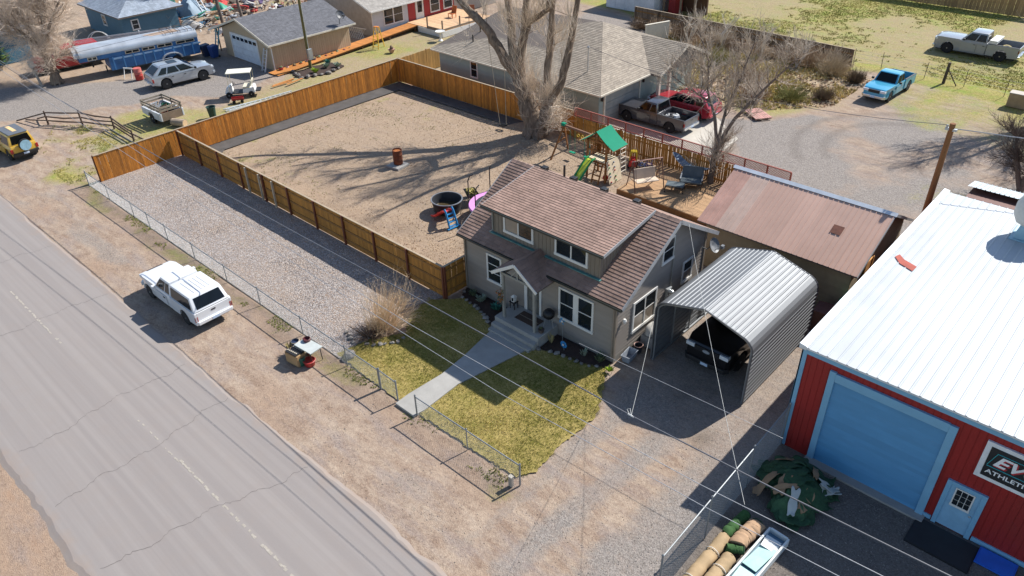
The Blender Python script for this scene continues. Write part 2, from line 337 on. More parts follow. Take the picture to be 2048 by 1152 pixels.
# ------------------------------------------------------------------ gravel lot
def gravel_mat(name, a, b_, c_, sc):
    m, t, b = new_mat(name); co = t.N('ShaderNodeNewGeometry').outputs['Position']
    vo = t.N('ShaderNodeTexVoronoi', {'Scale': sc, 'Randomness': 1.}); t.l.new(co, vo.inputs['Vector']); sv = t.N('ShaderNodeSeparateColor'); t.l.new(vo.outputs['Color'], sv.inputs[0])
    c = t.mix(t.ramp(sv.outputs[0], .1, .9), srgb(a), srgb(b_)); c = t.mix(t.ramp(sv.outputs[1], .7, .9), c, srgb(c_)); big = t.noise(co, .5, 5, .6)
    c = t.mix(t.math('MULTIPLY', t.ramp(big, .45, .7), .3), c, srgb('a68f78'))
    t.put(b.inputs['Base Color'], c); b.inputs['Roughness'].default_value = .9; b.inputs['Specular IOR Level'].default_value = .2
    h = t.math('SUBTRACT', 1., vo.outputs['Distance']); t.put(b.inputs['Normal'], t.bump(h, .9, .05)); return m
gx = np.linspace(-45.1, -21.0, 120); gy = np.linspace(12.2, 17.86, 40); LX, LY = np.meshgrid(gx, gy, indexing='ij')
edge = -21.45 + .35 * np.sin(LY[-1] * 1.1) ; LX = -45.1 + (LX + 45.1) * ((edge + 45.1) / 24.1)[None, :]
lot = grid_mesh('gravel_lot', LX, LY, .012 + (fbm(LX, LY, 1.5, 9) - .3) * .05, gravel_mat('lot_gravel', '7b736f', 'b6ada6', 'a08a78', 22.)); tag(lot, 'pale crushed stone on the fenced side lot', 'gravel', kind='structure')
# loose stones lying proud of the gravel
st = MB(); rng = random.Random(5)
for i in range(14000):
    x = rng.uniform(-44.9, -21.7); y = rng.uniform(12.3, 17.7); s_ = rng.uniform(.014, .036); z = .02; a = rng.uniform(0, 3.1)
    p = [(x + s_ * math.cos(a + k * 1.571) * rng.uniform(.7, 1.3), y + s_ * math.sin(a + k * 1.571) * rng.uniform(.7, 1.3), z) for k in range(4)]
    st.add(p + [(x, y, z + s_ * .8)], [(0, 1, 4), (1, 2, 4), (2, 3, 4), (3, 0, 4)])
tag(st.build('loose_stone', M('stone_bits', '9a908a', .9, var=.2, isl=.4)), 'loose angular stones lying over the side lot', 'gravel', kind='stuff')
# weed barrier strips along the fences
wb = MB()
for P in ([(-44.95, 17.95), (-43.7, 17.95), (-43.55, 34.3), (-44.95, 34.3)], [(-44.95, 34.3), (-43.5, 34.3), (-33, 34.35), (-30.8, 34.6), (-30.8, 35.5), (-44.95, 35.5)], [(-43.7, 17.95), (-38.5, 17.95), (-39.5, 18.4), (-42.6, 18.9), (-43.68, 20)]):
    wb.add([(x, y, .035) for x, y in P], [list(range(len(P)))])
tag(wb.build('weed_barrier', M('weed_cloth', '4d4a48', .85, var=.25, scale=1.5, bump=.3, bscale=8, dirt=.5)), 'black weed barrier cloth along the inside of the fence', 'ground cloth', kind='structure')
# ------------------------------------------------------------------ lawn
def lawn_mat():
    m, t, b = new_mat('lawn'); co = t.N('ShaderNodeNewGeometry').outputs['Position']; n1_ = t.noise(co, 1.1, 5, .6); n2_ = t.noise(co, 9., 4, .7); n3_ = t.noise(co, 45., 3, .6)
    c = t.mix(t.ramp(n2_, .35, .68), srgb('7d7438'), srgb('b8a468')); n4_ = t.noise(co, 3.5, 5, .7); c = t.mix(t.math('MULTIPLY', t.ramp(n4_, .46, .72), .55), c, srgb('6d6d2e')); c = t.mix(t.math('MULTIPLY', t.ramp(n1_, .42, .66), .7), c, srgb('bba46a')); c = t.mix(t.math('MULTIPLY', t.ramp(n3_, .45, .7), .5), c, srgb('6c6c30'))
    t.put(b.inputs['Base Color'], c); b.inputs['Roughness'].default_value = .95; b.inputs['Specular IOR Level'].default_value = .1; t.put(b.inputs['Normal'], t.bump(n3_, .8, .05)); return m
LAWN = [(-21.5, 12.3), (-17.6, 12.15), (-11.75, 12.3), (-11.4, 12.9), (-11.55, 14.1), (-11.5, 16.2), (-11.8, 17), (-12.75, 18.6), (-13.3, 18.45), (-14.3, 18.2), (-15.3, 17.95), (-15.75, 17.65), (-18.1, 17.65), (-18.9, 18.1), (-20.4, 18.4), (-20.9, 17.85), (-21.5, 17.3), (-21.3, 16), (-20.4, 15), (-21.2, 13.9)]
def wobble(P, amp, step=.25, seed=1):
    rg = random.Random(seed); out = []
    for i in range(len(P)):
        a = P[i]; b = P[(i + 1) % len(P)]; d = math.dist(a, b); k = max(1, int(d / step))
        for j in range(k): out.append((a[0] + (b[0] - a[0]) * j / k + rg.uniform(-amp, amp), a[1] + (b[1] - a[1]) * j / k + rg.uniform(-amp, amp)))
    return out
LW = wobble(LAWN, .05, .12)
lw = MB(); lw.add([(x, y, .022) for x, y in LW], [list(range(len(LW)))])
tag(lw.build('lawn', lawn_mat()), 'front lawn of short yellowing turf', 'lawn', kind='structure')
WALK = [(-17.42, 11.95), (-16.4, 11.95), (-16.35, 12.4), (-16.45, 14.2), (-16.2, 15.6), (-15.86, 17.5), (-15.86, 17.56), (-17.84, 17.56), (-17.84, 17.4), (-17.5, 15.6), (-17.35, 14.2), (-17.45, 12.6)]
wk = MB(); wk.prism(WALK, lambda a, b, t: (a, b, t), -.03, .075)
tag(wk.build('front_walk', M('concrete', '9d9a94', .85, var=.12, scale=1.4, bump=.25, bscale=60, dirt=.3), bevel=.015), 'smooth pale concrete path flaring towards the porch steps', 'path', kind='structure')
def blades(name, label, inside, bbox, n, h, cols, seed, w=.012, lean=.6, z0=.03, per=3):
    rg = random.Random(seed); mb = MB()
    px = np.random.RandomState(seed).uniform(bbox[0], bbox[1], n * 3); py = np.random.RandomState(seed + 1).uniform(bbox[2], bbox[3], n * 3); ok = inside(px, py); k = 0
    den = fbm(px, py, 1.2, seed); hue = fbm(px, py, 2., 77)
    for i in np.nonzero(ok)[0]:
        if rg.random() > .35 + den[i]: continue
        x, y = px[i], py[i]; zz = z0 if z0 is not None else groundz(x, y)
        m_ = min(len(cols) - 1, int(len(cols) * min(.999, max(0, (hue[i] - .22) * 2 * .62 + rg.random() * .45))))
        for _ in range(per):
            a = rg.uniform(0, 6.28); l = h * rg.uniform(.5, 1.2); d = l * lean * rg.uniform(.2, 1.2); cx = x + rg.uniform(-.03, .03); cy = y + rg.uniform(-.03, .03); ww = w * rg.uniform(.6, 1.3)
            mb.add([(cx - ww * math.sin(a), cy + ww * math.cos(a), zz), (cx + ww * math.sin(a), cy - ww * math.cos(a), zz), (cx + d * math.cos(a), cy + d * math.sin(a), zz + l)], [(0, 1, 2)], m_)
        k += 1
        if k >= n: break
    return tag(mb.build(name, cols), label, 'grass', kind='stuff')
GC = [M('blade_dark', '606826', .8, var=.2, isl=.3, spec=.2), M('blade_green', '7f7f38', .8, var=.2, isl=.3, spec=.2), M('blade_olive', 'a89a56', .8, var=.2, isl=.3, spec=.2), M('blade_straw', 'c6b27a', .8, var=.2, isl=.3, spec=.2)]
wkn = np.array(WALK)
blades('lawn_grass', 'short green and straw coloured turf of the front lawn', lambda x, y: inpoly(x + (fbm(x, y, .3, 300) - .5) * .5, y + (fbm(x, y, .3, 310) - .5) * .4, LAWN) & ~inpoly(x, y, WALK), (-21.6, -11.3, 12, 18.7), 30000, .04, GC, 21, w=.007)
blades('verge_weeds', 'low green weeds along the foot of the wire fence', lambda x, y: (fbm(x, y, 1.1, 500) > .56) & (y > 11.45 + .3 * fbm(x, y, 2., 9)), (-45, -11.5, 11.3, 12.25), 3000, .06, [GC[1], M('weed_bright', '858a40', .8, var=.2, isl=.3)], 31, w=.014, z0=None)
blades('field_grass', 'rough green grass in the field behind', lambda x, y: (fbm(x, y, 9., 60) * .7 + fbm(x, y, 4., 40) * .3 - (x + 30) * .0035 + (fbm(x, y, .5, 700) - .5) * .35 > .47), (-42, -5, 61.5, 84), 30000, .07, [M('weed_bright', '858a40'), GC[1], GC[2]], 41, w=.018, z0=None)
blades('corner_grass', 'patchy yellow green grass by the rail fence', lambda x, y: inpoly(x, y, [(-57, 14.6), (-52, 11.6), (-46.2, 11.4), (-45.6, 17.6), (-53, 17.6)]) & (fbm(x, y, 1.3, 80) + (fbm(x, y, .3, 720) - .5) * .5 > .55), (-57, -45.5, 11.3, 18), 5000, .06, [GC[1], M('weed_bright', '858a40'), GC[2]], 51, w=.014, z0=None)
blades('lot_edge_grass', 'dry and green tussocks beyond the gravel turning lot', lambda x, y: inpoly(x, y, [(-29, 46.5), (-21.5, 47), (-17.8, 51), (-17.8, 58), (-21, 60), (-36, 59), (-36, 52)]) & (fbm(x, y, 1.3, 80) > .46), (-36, -17, 46, 60), 9000, .25, [GC[3], GC[2], GC[3]], 61, w=.022, z0=None)

# litter that breaks up the bare soil: dry leaves in the yard, pebbles on the verge and drive
def litter(name, label, cat, n, bbox, inside, size, mats, seed, flat=True):
    rs = np.random.RandomState(seed); px = rs.uniform(bbox[0], bbox[1], n); py = rs.uniform(bbox[2], bbox[3], n); ok = inside(px, py, rs.rand(n)); rg = random.Random(seed); mb = MB()
    for x, y in zip(px[ok], py[ok]):
        z = groundz(x, y) + .012; s_ = size * rg.uniform(.5, 1.3); a = rg.uniform(0, 3.14); c_, d_ = math.cos(a) * s_, math.sin(a) * s_; k = rg.uniform(.35, .8)
        if flat: mb.add([(x - c_, y - d_, z), (x + d_ * k, y - c_ * k, z + rg.uniform(0, s_)), (x + c_, y + d_, z + rg.uniform(0, s_ * .6)), (x - d_ * k, y + c_ * k, z)], [(0, 1, 2, 3)], rg.randrange(len(mats)))
        else: mb.add([(x - c_, y - d_, z - .01), (x + d_ * k, y - c_ * k, z - .01), (x + c_, y + d_, z - .01), (x - d_ * k, y + c_ * k, z - .01), (x, y, z + s_ * .5)], [(0, 1, 4), (1, 2, 4), (2, 3, 4), (3, 0, 4)], rg.randrange(len(mats)))
    return tag(mb.build(name, mats), label, cat, kind='stuff')
LFM = [M('litter_brown', '7d5f45', .9, isl=.3), M('litter_tan', 'b59a76', .9, isl=.25), M('litter_pale', 'cdb896', .9, isl=.2), M('litter_dark', '4d3b2e', .9, isl=.3)]
litter('leaf_litter', 'dry leaves and bark chips strewn over the bare yard', 'leaf litter', 34000, (-43.5, -21.2, 18, 34.8), lambda x, y, r: r < np.clip(.3 + 1.1 * np.exp(-((x + 24) ** 2 / 14 + (y - 20.5) ** 2 / 12)) + .7 * np.exp(-((x + 30) ** 2 / 30 + (y - 32) ** 2 / 12)) + .5 * (fbm(x, y, 3., 33) - .4), 0, 1), .032, LFM[:3], 71)
litter('verge_pebbles', 'small pebbles strewn along the dirt verge and the driveway', 'pebbles', 22000, (-50, -5.9, 8.3, 20), lambda x, y, r: ~inpoly(x, y, LAWN) & ~((y > 12.1) & (x < -11.4)) & (r < np.clip(.25 + 1.2 * (fbm(x, y, 2., 44) - .4), 0, 1)), .022, [M('peb_grey', '8a837d', .9, isl=.3), M('peb_dark', '756c65', .9, isl=.3), M('peb_tan', 'a8937c', .9, isl=.3)], 81, False)
litter('yard_pebbles', 'dark pebbles and grit strewn over the workshop yard', 'pebbles', 5000, (-5.7, 2, 10, 19.2), lambda x, y, r: r < .8, .02, [M('peb_grey', '8a837d'), M('peb_dark', '756c65')], 91, False)
litter('straw_litter', 'bleached stalks lying in the rough grass and brush', 'straw', 9000, (-38, -16, 46.5, 60), lambda x, y, r: inpoly(x, y, [(-29, 46.5), (-21.5, 47), (-17.8, 51), (-17.8, 58), (-21, 60), (-36, 59), (-36, 52)]) & (r < .9), .14, [LFM[1], LFM[2], LFM[0]], 101)

blades('yard_tufts', 'sparse green tufts on the bare yard along the weed barrier', lambda x, y: (fbm(x, y, 1.1, 810) + (fbm(x, y, .35, 820) - .5) * .4 - np.clip((x + 43.5) * .016, 0, .3) > .56), (-43.5, -33, 18.3, 34), 2600, .06, [GC[1], M('weed_bright', '858a40')], 97, w=.012, z0=None)
# ------------------------------------------------------------------ building helpers
V3 = lambda *a: Vector(a)
def spans(poly, b):
    xs = []
    n = len(poly)
    for i in range(n):
        (a0, b0), (a1, b1) = poly[i], poly[(i + 1) % n]
        if (b0 <= b < b1) or (b1 <= b < b0): xs.append(a0 + (a1 - a0) * (b - b0) / (b1 - b0))
    xs.sort(); return list(zip(xs[::2], xs[1::2]))
def courses(mb, O, A, B, N, poly, course, seg=None, lo=.02, hi=.004, m=0, rg=random, gap=0):
    """rows of overlapping shingles or lap boards over a polygon given in (along A, up B)"""
    O = Vector(O); A = Vector(A).normalized(); B = Vector(B).normalized(); N = Vector(N).normalized()
    b0 = min(p[1] for p in poly); b1 = max(p[1] for p in poly); b = b0; row = 0
    P = lambda a, c, l: O + A * a + B * c + N * l
    while b < b1 - 1e-4:
        t = min(b + course, b1); lo_s = spans(poly, b + 1e-4); hi_s = spans(poly, t - 1e-4)
        if len(lo_s) != len(hi_s): lo_s = hi_s = spans(poly, (b + t) / 2)
        for (a0, a1), (c0, c1) in zip(lo_s, hi_s):
            if seg:
                cuts = [0.]; x = -(row % 2) * seg * .5 - rg.uniform(0, .1) * seg; L = a1 - a0
                while x < L:
                    x += seg * rg.uniform(.82, 1.18)
                    if .03 < x < L - .03: cuts.append(x)
                cuts.append(L)
            else: cuts = [0., a1 - a0]
            L = max(a1 - a0, 1e-6)
            for u, w in zip(cuts, cuts[1:]):
                j = rg.uniform(-.004, .004) if seg else 0.; w2 = w - gap
                pts = [P(a0 + u, b + j, lo), P(a0 + w2, b + j, lo), P(c0 + (c1 - c0) * w2 / L, t, hi), P(c0 + (c1 - c0) * u / L, t, hi), P(a0 + u, b + j, 0), P(a0 + w2, b + j, 0)]
                mb.add(pts, [(0, 1, 2, 3), (4, 5, 1, 0)], m)
        b = t; row += 1
    return mb
def slab(mb, pts, th, m=0):   # roof slab: polygon in 3D (ccw seen from outside), thickness straight down
    n = len(pts); vs = [tuple(p) for p in pts] + [(p[0], p[1], p[2] - th) for p in pts]
    return mb.add(vs, [list(range(n)), list(range(n, 2 * n))[::-1]] + [(i, i + n, (i + 1) % n + n, (i + 1) % n) for i in range(n)], m)
GLASS = M('window_glass', '20262a', .06, var=.3, scale=1.2, spec=.6)
GLASS_B = M('glass_blind', '8d8275', .12, var=.12, scale=3, spec=.6)
WHITE = M('white_trim', 'd9d7d2', .5, var=.05, dirt=.12)
def window(par, O, A, N, w, h, cols=1, rows=2, fr=.085, mat=None, depth=.055, blind=(), mull=.06, name='window', bars=.035):
    """frame with mullions, and each pane of glass set behind it"""
    mat = mat or WHITE; O = Vector(O); A = Vector(A).normalized(); N = Vector(N).normalized(); Zv = Vector((0, 0, 1))
    def cell(mb, a0, a1, b0, b1, d0, d1):
        p = lambda a, b, d: O + A * a + Zv * b + N * d
        q = [p(a0, b0, d0), p(a1, b0, d0), p(a1, b0, d1), p(a0, b0, d1), p(a0, b1, d0), p(a1, b1, d0), p(a1, b1, d1), p(a0, b1, d1)]
        if (A.cross(N)).z < 0: q = [q[0], q[3], q[2], q[1], q[4], q[7], q[6], q[5]]
        mb.hexa(q)
    f = MB(); cell(f, -fr * .2, w + fr * .2, -.03, fr, 0, depth + .012); cell(f, 0, w, h - fr, h, 0, depth); cell(f, 0, fr, fr, h - fr, 0, depth); cell(f, w - fr, w, fr, h - fr, 0, depth)
    iw = (w - 2 * fr - mull * (cols - 1)) / cols
    for c in range(1, cols): cell(f, fr + c * iw + (c - 1) * mull, fr + c * iw + c * mull, fr, h - fr, 0, depth * .9)
    ih = (h - 2 * fr - bars * (rows - 1)) / rows
    for c in range(cols):
        for r_ in range(1, rows): cell(f, fr + c * (iw + mull), fr + c * (iw + mull) + iw, fr + r_ * ih + (r_ - 1) * bars, fr + r_ * ih + r_ * bars, 0, depth * .7)
    wo = f.build(name, mat, par)
    for c in range(cols):
        for r_ in range(rows):
            g = MB(); a0 = fr + c * (iw + mull); b0 = fr + r_ * (ih + bars); cell(g, a0 - .005, a0 + iw + .005, b0 - .005, b0 + ih + .005, .004, .027)
            g.build('pane', GLASS_B if (c, r_) in blind else GLASS, wo)
    return wo
def gutter(par, a, b, w=.1, mat=None, name='gutter'):
    return MB().bar(a, b, w, w * .9).build(name, mat, par, bevel=.015)
SHING = M('brown_shingle', '8a7063', .9, var=.14, scale=1.2, isl=.14, bump=.5, bscale=90, col2='957a6d')
SIDE = M('taupe_siding', '8f867d', .75, var=.06, scale=1.5, isl=.05, bump=.15, bscale=14, stretch=(1, 1, 6))
TEAL = M('teal_flashing', '4f7f7c', .5, var=.3, scale=5)
DKGUT = M('dark_gutter', '2c302c', .45, var=.1)
CONC = M('concrete', '9d9a94')
# ------------------------------------------------------------------ main house
H = thing('house', 'taupe house with brown shingle roof, wide shed dormer and small gabled porch', 'house', (-16.9, 22, 0), world=True)
x0, x1, yf, yb = -20.92, -12.84, 19.15, 25.4
ze, ye, zr, yr = 2.9, 18.88, 5.08, 22.45; sl_ = (zr - ze) / (yr - ye); zbk = 3.2; ybk = 25.65; slb = (zr - zbk) / (ybk - yr)
zf = ze + (yf - ye) * sl_ - .13; zk = zbk + (ybk - yb) * slb - .13
MB().bx(x0 - .02, x1 + .02, yf - .02, yb + .02, -.1, .3).build('foundation', M('foundation', '8b857c', .9, var=.15, bump=.3, bscale=20), H)
prof = [(yf, .3), (yb, .3), (yb, zk), (yr, zr - .14), (yf, zf)]
MB().prism(prof, lambda a, b, t: (t, a, b), x0, x1).build('wall', SIDE, H)
sd = MB()
courses(sd, (x0, yf, .25), (1, 0, 0), (0, 0, 1), (0, -1, 0), [(0, 0), (x1 - x0, 0), (x1 - x0, zf - .25), (0, zf - .25)], .155)
courses(sd, (x1, yf, .25), (0, 1, 0), (0, 0, 1), (1, 0, 0), [(0, 0), (yb - yf, 0), (yb - yf, zk - .25), (yr - yf, zr - .4), (0, zf - .25)], .155)
courses(sd, (x0, yb, .25), (0, -1, 0), (0, 0, 1), (-1, 0, 0), [(0, 0), (yb - yf, 0), (yb - yf, zf - .25), (yb - yr, zr - .4), (0, zk - .25)], .155)
courses(sd, (x1, yb, .25), (-1, 0, 0), (0, 0, 1), (0, 1, 0), [(0, 0), (x1 - x0, 0), (x1 - x0, zk - .25), (0, zk - .25)], .155)
sd.build('siding', SIDE, H, kind='stuff')
for x, y in ((x0, yf), (x1, yf), (x1, yb), (x0, yb)): MB().bx(x - .05, x + .05, y - .05, y + .05, .22, (zf if y == yf else zk) + .02).build('corner_board', M('taupe_trim', '8d8072', .7), H)
rx0, rx1 = -21.08, -12.4
rf = MB(); slab(rf, [(rx0, ye, ze), (rx1, ye, ze), (rx1, yr, zr), (rx0, yr, zr)], .11); slab(rf, [(rx1, ybk, zbk), (rx0, ybk, zbk), (rx0, yr, zr), (rx1, yr, zr)], .11)
roof = rf.build('roof', M('roof_board', '6d635b', .8), H)
sh = MB(); L = math.hypot(yr - ye, zr - ze); rg = random.Random(2)
nf = Vector((0, -(zr - ze), yr - ye)).normalized(); courses(sh, (rx0, ye - .02, ze - .008), (1, 0, 0), (0, yr - ye, zr - ze), nf, [(0, 0), (rx1 - rx0, 0), (rx1 - rx0, L), (0, L)], .15, .34, .024, .006, rg=rg, gap=.008)
Lb = math.hypot(ybk - yr, zr - zbk); nb = Vector((0, zr - zbk, ybk - yr)).normalized(); courses(sh, (rx1, ybk + .02, zbk - .008), (-1, 0, 0), (0, yr - ybk, zr - zbk), nb, [(0, 0), (rx1 - rx0, 0), (rx1 - rx0, Lb), (0, Lb)], .15, .34, .024, .006, rg=rg, gap=.008)
sh.build('shingles', SHING, roof, kind='stuff')
cp_ = MB(); x = rx0
while x < rx1:
    w_ = min(.3, rx1 - x); cp_.add([(x, yr - .13, zr - .05), (x + w_ - .01, yr - .13, zr - .055), (x + w_ - .01, yr, zr + .02), (x, yr, zr + .04), (x + w_ - .01, yr + .13, zr - .05), (x, yr + .13, zr - .04)], [(0, 1, 2, 3), (3, 2, 4, 5)]); x += w_
cp_.build('ridge_cap', SHING, roof)
bd = MB()
for xx in (rx0, rx1):
    bd.bar((xx, ye, ze - .06), (xx, yr, zr - .06), .035, .16); bd.bar((xx, yr, zr - .06), (xx, ybk, zbk - .06), .035, .16)
bd.build('barge_board', M('grey_trim', '9b9b9b', .6, dirt=.2), H)
gutter(H, (rx0, ye - .05, ze - .06), (rx1, ye - .05, ze - .06), .09, DKGUT); gutter(H, (rx0, ybk + .05, zbk - .06), (rx1, ybk + .05, zbk - .06), .09, DKGUT)
# shed dormer
D = -19.5, -13.92, 19.5
zd0 = ze + (D[2] - ye) * sl_
zt = 4.42
dw = MB(); yback = ye + (zt + .1 - ze) / sl_
dw.prism([(D[2], zd0 - .02), (D[2], zt + .12), (yback + .45, zt + .22), (yback + .2, ze + (yback + .2 - ye) * sl_)], lambda a, b, t: (t, a, b), D[0], D[1])
dor = dw.build('dormer', M('taupe_board', '7f7467', .75, var=.08, stretch=(6, 6, 1)), H)
bt = MB(); x = D[0] + .1
while x < D[1]:
    bt.bx(x - .018, x + .018, D[2] - .016, D[2] + .002, zd0, zt + .1); x += .2
y = D[2] + .2
while y < 21.4:
    zz = ze + (y - ye) * sl_
    for xx, s_ in ((D[1], 1), (D[0], -1)): bt.bx(min(xx, xx + s_ * .016), max(xx, xx + s_ * .016), y - .018, y + .018, zz, zt + .1)
    y += .2
bt.build('batten', M('taupe_board', '7f7467'), dor, kind='stuff')
dye, dze = 19.14, 4.6; dx0, dx1 = -19.78, -13.55
dr_ = MB(); slab(dr_, [(dx0, dye, dze), (dx1, dye, dze), (dx1, yr, zr + .06), (dx0, yr, zr + .06)], .1)
dro = dr_.build('dormer_roof', M('roof_board', '6d635b'), H)
sh = MB(); Ld = math.hypot(yr - dye, zr + .06 - dze); courses(sh, (dx0, dye - .02, dze - .004), (1, 0, 0), (0, yr - dye, zr + .06 - dze), (0, -(zr + .06 - dze), yr - dye), [(0, 0), (dx1 - dx0, 0), (dx1 - dx0, Ld), (0, Ld)], .145, .34, .022, .006, rg=rg, gap=.008); sh.build('shingles', SHING, dro, kind='stuff')
gutter(H, (dx0, dye - .05, dze - .05), (dx1, dye - .05, dze - .05), .09, DKGUT)
for xx in (dx0, dx1): MB().bar((xx, dye, dze - .05), (xx, yr - .02, zr + .01), .03, .13).build('barge_board', M('grey_trim', '9b9b9b'), dro)
MB().bar((D[0] - .1, D[2] - .06, zd0 + .0), (D[1] + .1, D[2] - .06, zd0 + .0), .16, .035).build('flashing', TEAL, H)
window(H, (-18.86, D[2], 3.55), (1, 0, 0), (0, -1, 0), 1.62, .82, 2, 1, blind=((0, 0),)); window(H, (-16.12, D[2], 3.55), (1, 0, 0), (0, -1, 0), 1.62, .82, 2, 1)
# front and side windows
window(H, (-19.6, yf, 1.02), (1, 0, 0), (0, -1, 0), .88, 1.36, 1, 3); window(H, (-15.6, yf, .92), (1, 0, 0), (0, -1, 0), 1.74, 1.48, 2, 2, mull=.26)
window(H, (x1, 20.25, .82), (0, 1, 0), (1, 0, 0), 1.62, 1.42, 2, 2, blind=((0, 0), (1, 0))); window(H, (x1, 23.72, 1.4), (0, 1, 0), (1, 0, 0), .78, 1.04, 1, 2, blind=((0, 0),)); window(H, (x1, 22.02, 3.12), (0, 1, 0), (1, 0, 0), .86, 1.06, 1, 2)
# front door with trim and sidelight post
dm = M('door_dark', '5c5a55', .5); dd = MB(); dd.bx(-17.25, -16.62, yf - .05, yf, .5, 2.3); door = dd.build('door', dm, H, bevel=.01)
for z_ in (.62, 1.25, 1.75): MB().bx(-17.18, -16.69, yf - .062, yf - .049, z_, z_ + (.5 if z_ < 1 else .4)).build('door_panel', M('door_grey', '6b6963', .5), door, bevel=.01)
MB().lathe([(.03, 0), (.035, .03), (.02, .05)], (-16.69, yf - .06, 1.35), 8, axis='y').build('handle', M('brass', '8c7743', .3, metal=1), door)
dt = MB(); dt.bx(-17.42, -17.27, yf - .07, yf, .5, 2.38); dt.bx(-16.6, -16.5, yf - .07, yf, .5, 2.38); dt.bx(-17.42, -16.5, yf - .072, yf, 2.3, 2.42); dt.build('door_trim', WHITE, H)
# porch: slab, steps, posts, gable roof
PZ = .5
ps = MB(); ps.bx(-18.0, -15.62, 17.86, 19.12, 0, PZ); porch = ps.build('porch_slab', CONC, H, bevel=.02)
MB().bx(-17.98, -15.64, 17.62, 17.856, 0, .3).build('step', CONC, H, bevel=.02); MB().bx(-17.95, -15.7, 17.38, 17.616, 0, .15).build('step', CONC, H, bevel=.02)
PW = M('porch_post', '8f8d86', .65, var=.1)
for xx in (-17.66, -16.0): MB().bx(xx - .055, xx + .055, 18.05, 18.16, PZ, 2.62).build('post', PW, H, bevel=.008)
px0, px1, pxm, pz0, pz1, py0 = -18.08, -15.72, -16.86, 2.66, 3.46, 17.9
pr_ = MB(); slab(pr_, [(px0, py0, pz0), (pxm, py0, pz1), (pxm, 19.95, pz1), (px0, 19.2, pz0)][::-1], .06); slab(pr_, [(pxm, py0, pz1), (px1, py0, pz0), (px1, 19.2, pz0), (pxm, 19.95, pz1)][::-1], .06)
pro = pr_.build('porch_roof', M('roof_board', '6d635b'), H)
sh = MB(); DSH = M('dark_shingle', '5d544f', .9, var=.15, isl=.2, bump=.5, bscale=90)
for sx_, xa in ((1, px0), (-1, px1)):
    Bv = Vector((pxm - xa, 0, pz1 - pz0)); Lp = Bv.length; Av = Vector((0, -1, 0)) if sx_ > 0 else Vector((0, 1, 0)); Nn = Vector((-sx_ * (pz1 - pz0), 0, abs(pxm - xa)))
    if sx_ > 0: courses(sh, (xa, 19.2, pz0 + .003), Av, Bv, Nn, [(0, 0), (1.32, 0), (1.32, Lp), (-.7, Lp)], .15, .34, .022, .006, rg=rg, gap=.008)
    else: courses(sh, (xa, py0 - .02, pz0 + .003), Av, Bv, Nn, [(0, 0), (1.32, 0), (2.02, Lp), (0, Lp)], .15, .34, .022, .006, rg=rg, gap=.008)
sh.build('shingles', SHING, pro, kind='stuff')
pb = MB(); pb.bar((px0 - .02, py0 - .02, pz0 - .05), (pxm, py0 - .02, pz1 - .05), .03, .13); pb.bar((pxm, py0 - .021, pz1 - .05), (px1 + .02, py0 - .021, pz0 - .05), .03, .13); pb.build('barge_board', WHITE, pro)
pm = MB(); pm.bar((-17.75, 18.1, 2.66), (-15.92, 18.1, 2.66), .09, .1); pm.bar((-17.66, 18.15, 2.66), (-17.66, 19.1, 2.66), .09, .1); pm.bar((-16.0, 18.15, 2.66), (-16.0, 19.1, 2.66), .09, .1); pm.bar((pxm, 18.1, 2.7), (pxm, 18.1, 3.36), .07, .07); pm.bar((-17.2, 18.1, 2.7), (pxm, 18.1, 3.1), .05, .05); pm.bar((-16.5, 18.1, 2.7), (pxm, 18.1, 3.1), .05, .05); pm.build('beam', PW, H)
# drains, vents, services
dp = MB(); dp.tube([(D[0] + .02, D[2] - .1, dze - .12), (D[0] + .02, D[2] - .05, dze - .28), (D[0] + .02, D[2] - .05, zd0 + .12), (D[0] - .1, D[2] - .16, zd0 + .02)], .035, 6); dp.build('downspout', PW, H)
dp = MB(); dp.tube([(x1 - .08, ye - .02, ze - .1), (x1 - .05, yf - .08, ze - .35), (x1 - .05, yf - .08, .15)], .035, 6); dp.build('downspout', M('taupe_trim', '8d8072'), H)
dp = MB(); dp.tube([(x0 + .08, ye - .02, ze - .1), (x0 + .05, yf - .08, ze - .35), (x0 + .05, yf - .08, .15)], .035, 6); dp.build('downspout', M('taupe_trim', '8d8072'), H)
BLK = M('black_plastic', '1c1c1e', .5); GALV = M('galvanised', 'b4b8ba', .4, metal=.7, var=.12, scale=4)
for xx in (-19.4, -17.8, -16.2, -14.6): MB().bx(xx - .14, xx + .14, yr + .1, yr + .36, zr - .12, zr + .06).build('roof_vent', BLK, roof, bevel=.02)
MB().tube([(-18.6, yr + .6, zr - .4), (-18.6, yr + .6, zr + .22)], .05, 8).build('vent_pipe', BLK, roof)
MB().tube([(x1 + .05, 22.85, zr - .35), (x1 + .05, 22.85, 1.3)], .025, 6).build('conduit', PW, H)
el = MB(); el.bx(x1, x1 + .14, 22.55, 22.85, 1.25, 1.75); el.lathe([(.1, 0), (.1, .1), (.07, .16)], (x1 + .14, 22.7, 1.6), 10, axis='x'); el.build('electric_meter', GALV, H)
mb_ = MB(); mb_.tube([(x1 + .1, 23.1, .2), (x1 + .1, 23.1, .8), (x1 + .12, 23.35, .85), (x1 + .12, 23.35, .2)], .03, 6); mb_.bx(x1 + .03, x1 + .25, 23.1, 23.35, .75, 1.05); mb_.build('gas_meter', GALV, H)
lt = MB(); lt.lathe([(.05, 0), (.09, .12), (.05, .2)], (x1 + .1, 19.6, 1.7), 8); lt.build('wall_light', WHITE, H)
dish = MB(); dish.lathe([(.02, 0), (.16, .02), (.26, .07), (.33, .14), (.325, .145), (.25, .085), (.02, .02)], (0, 0, 0), 16)
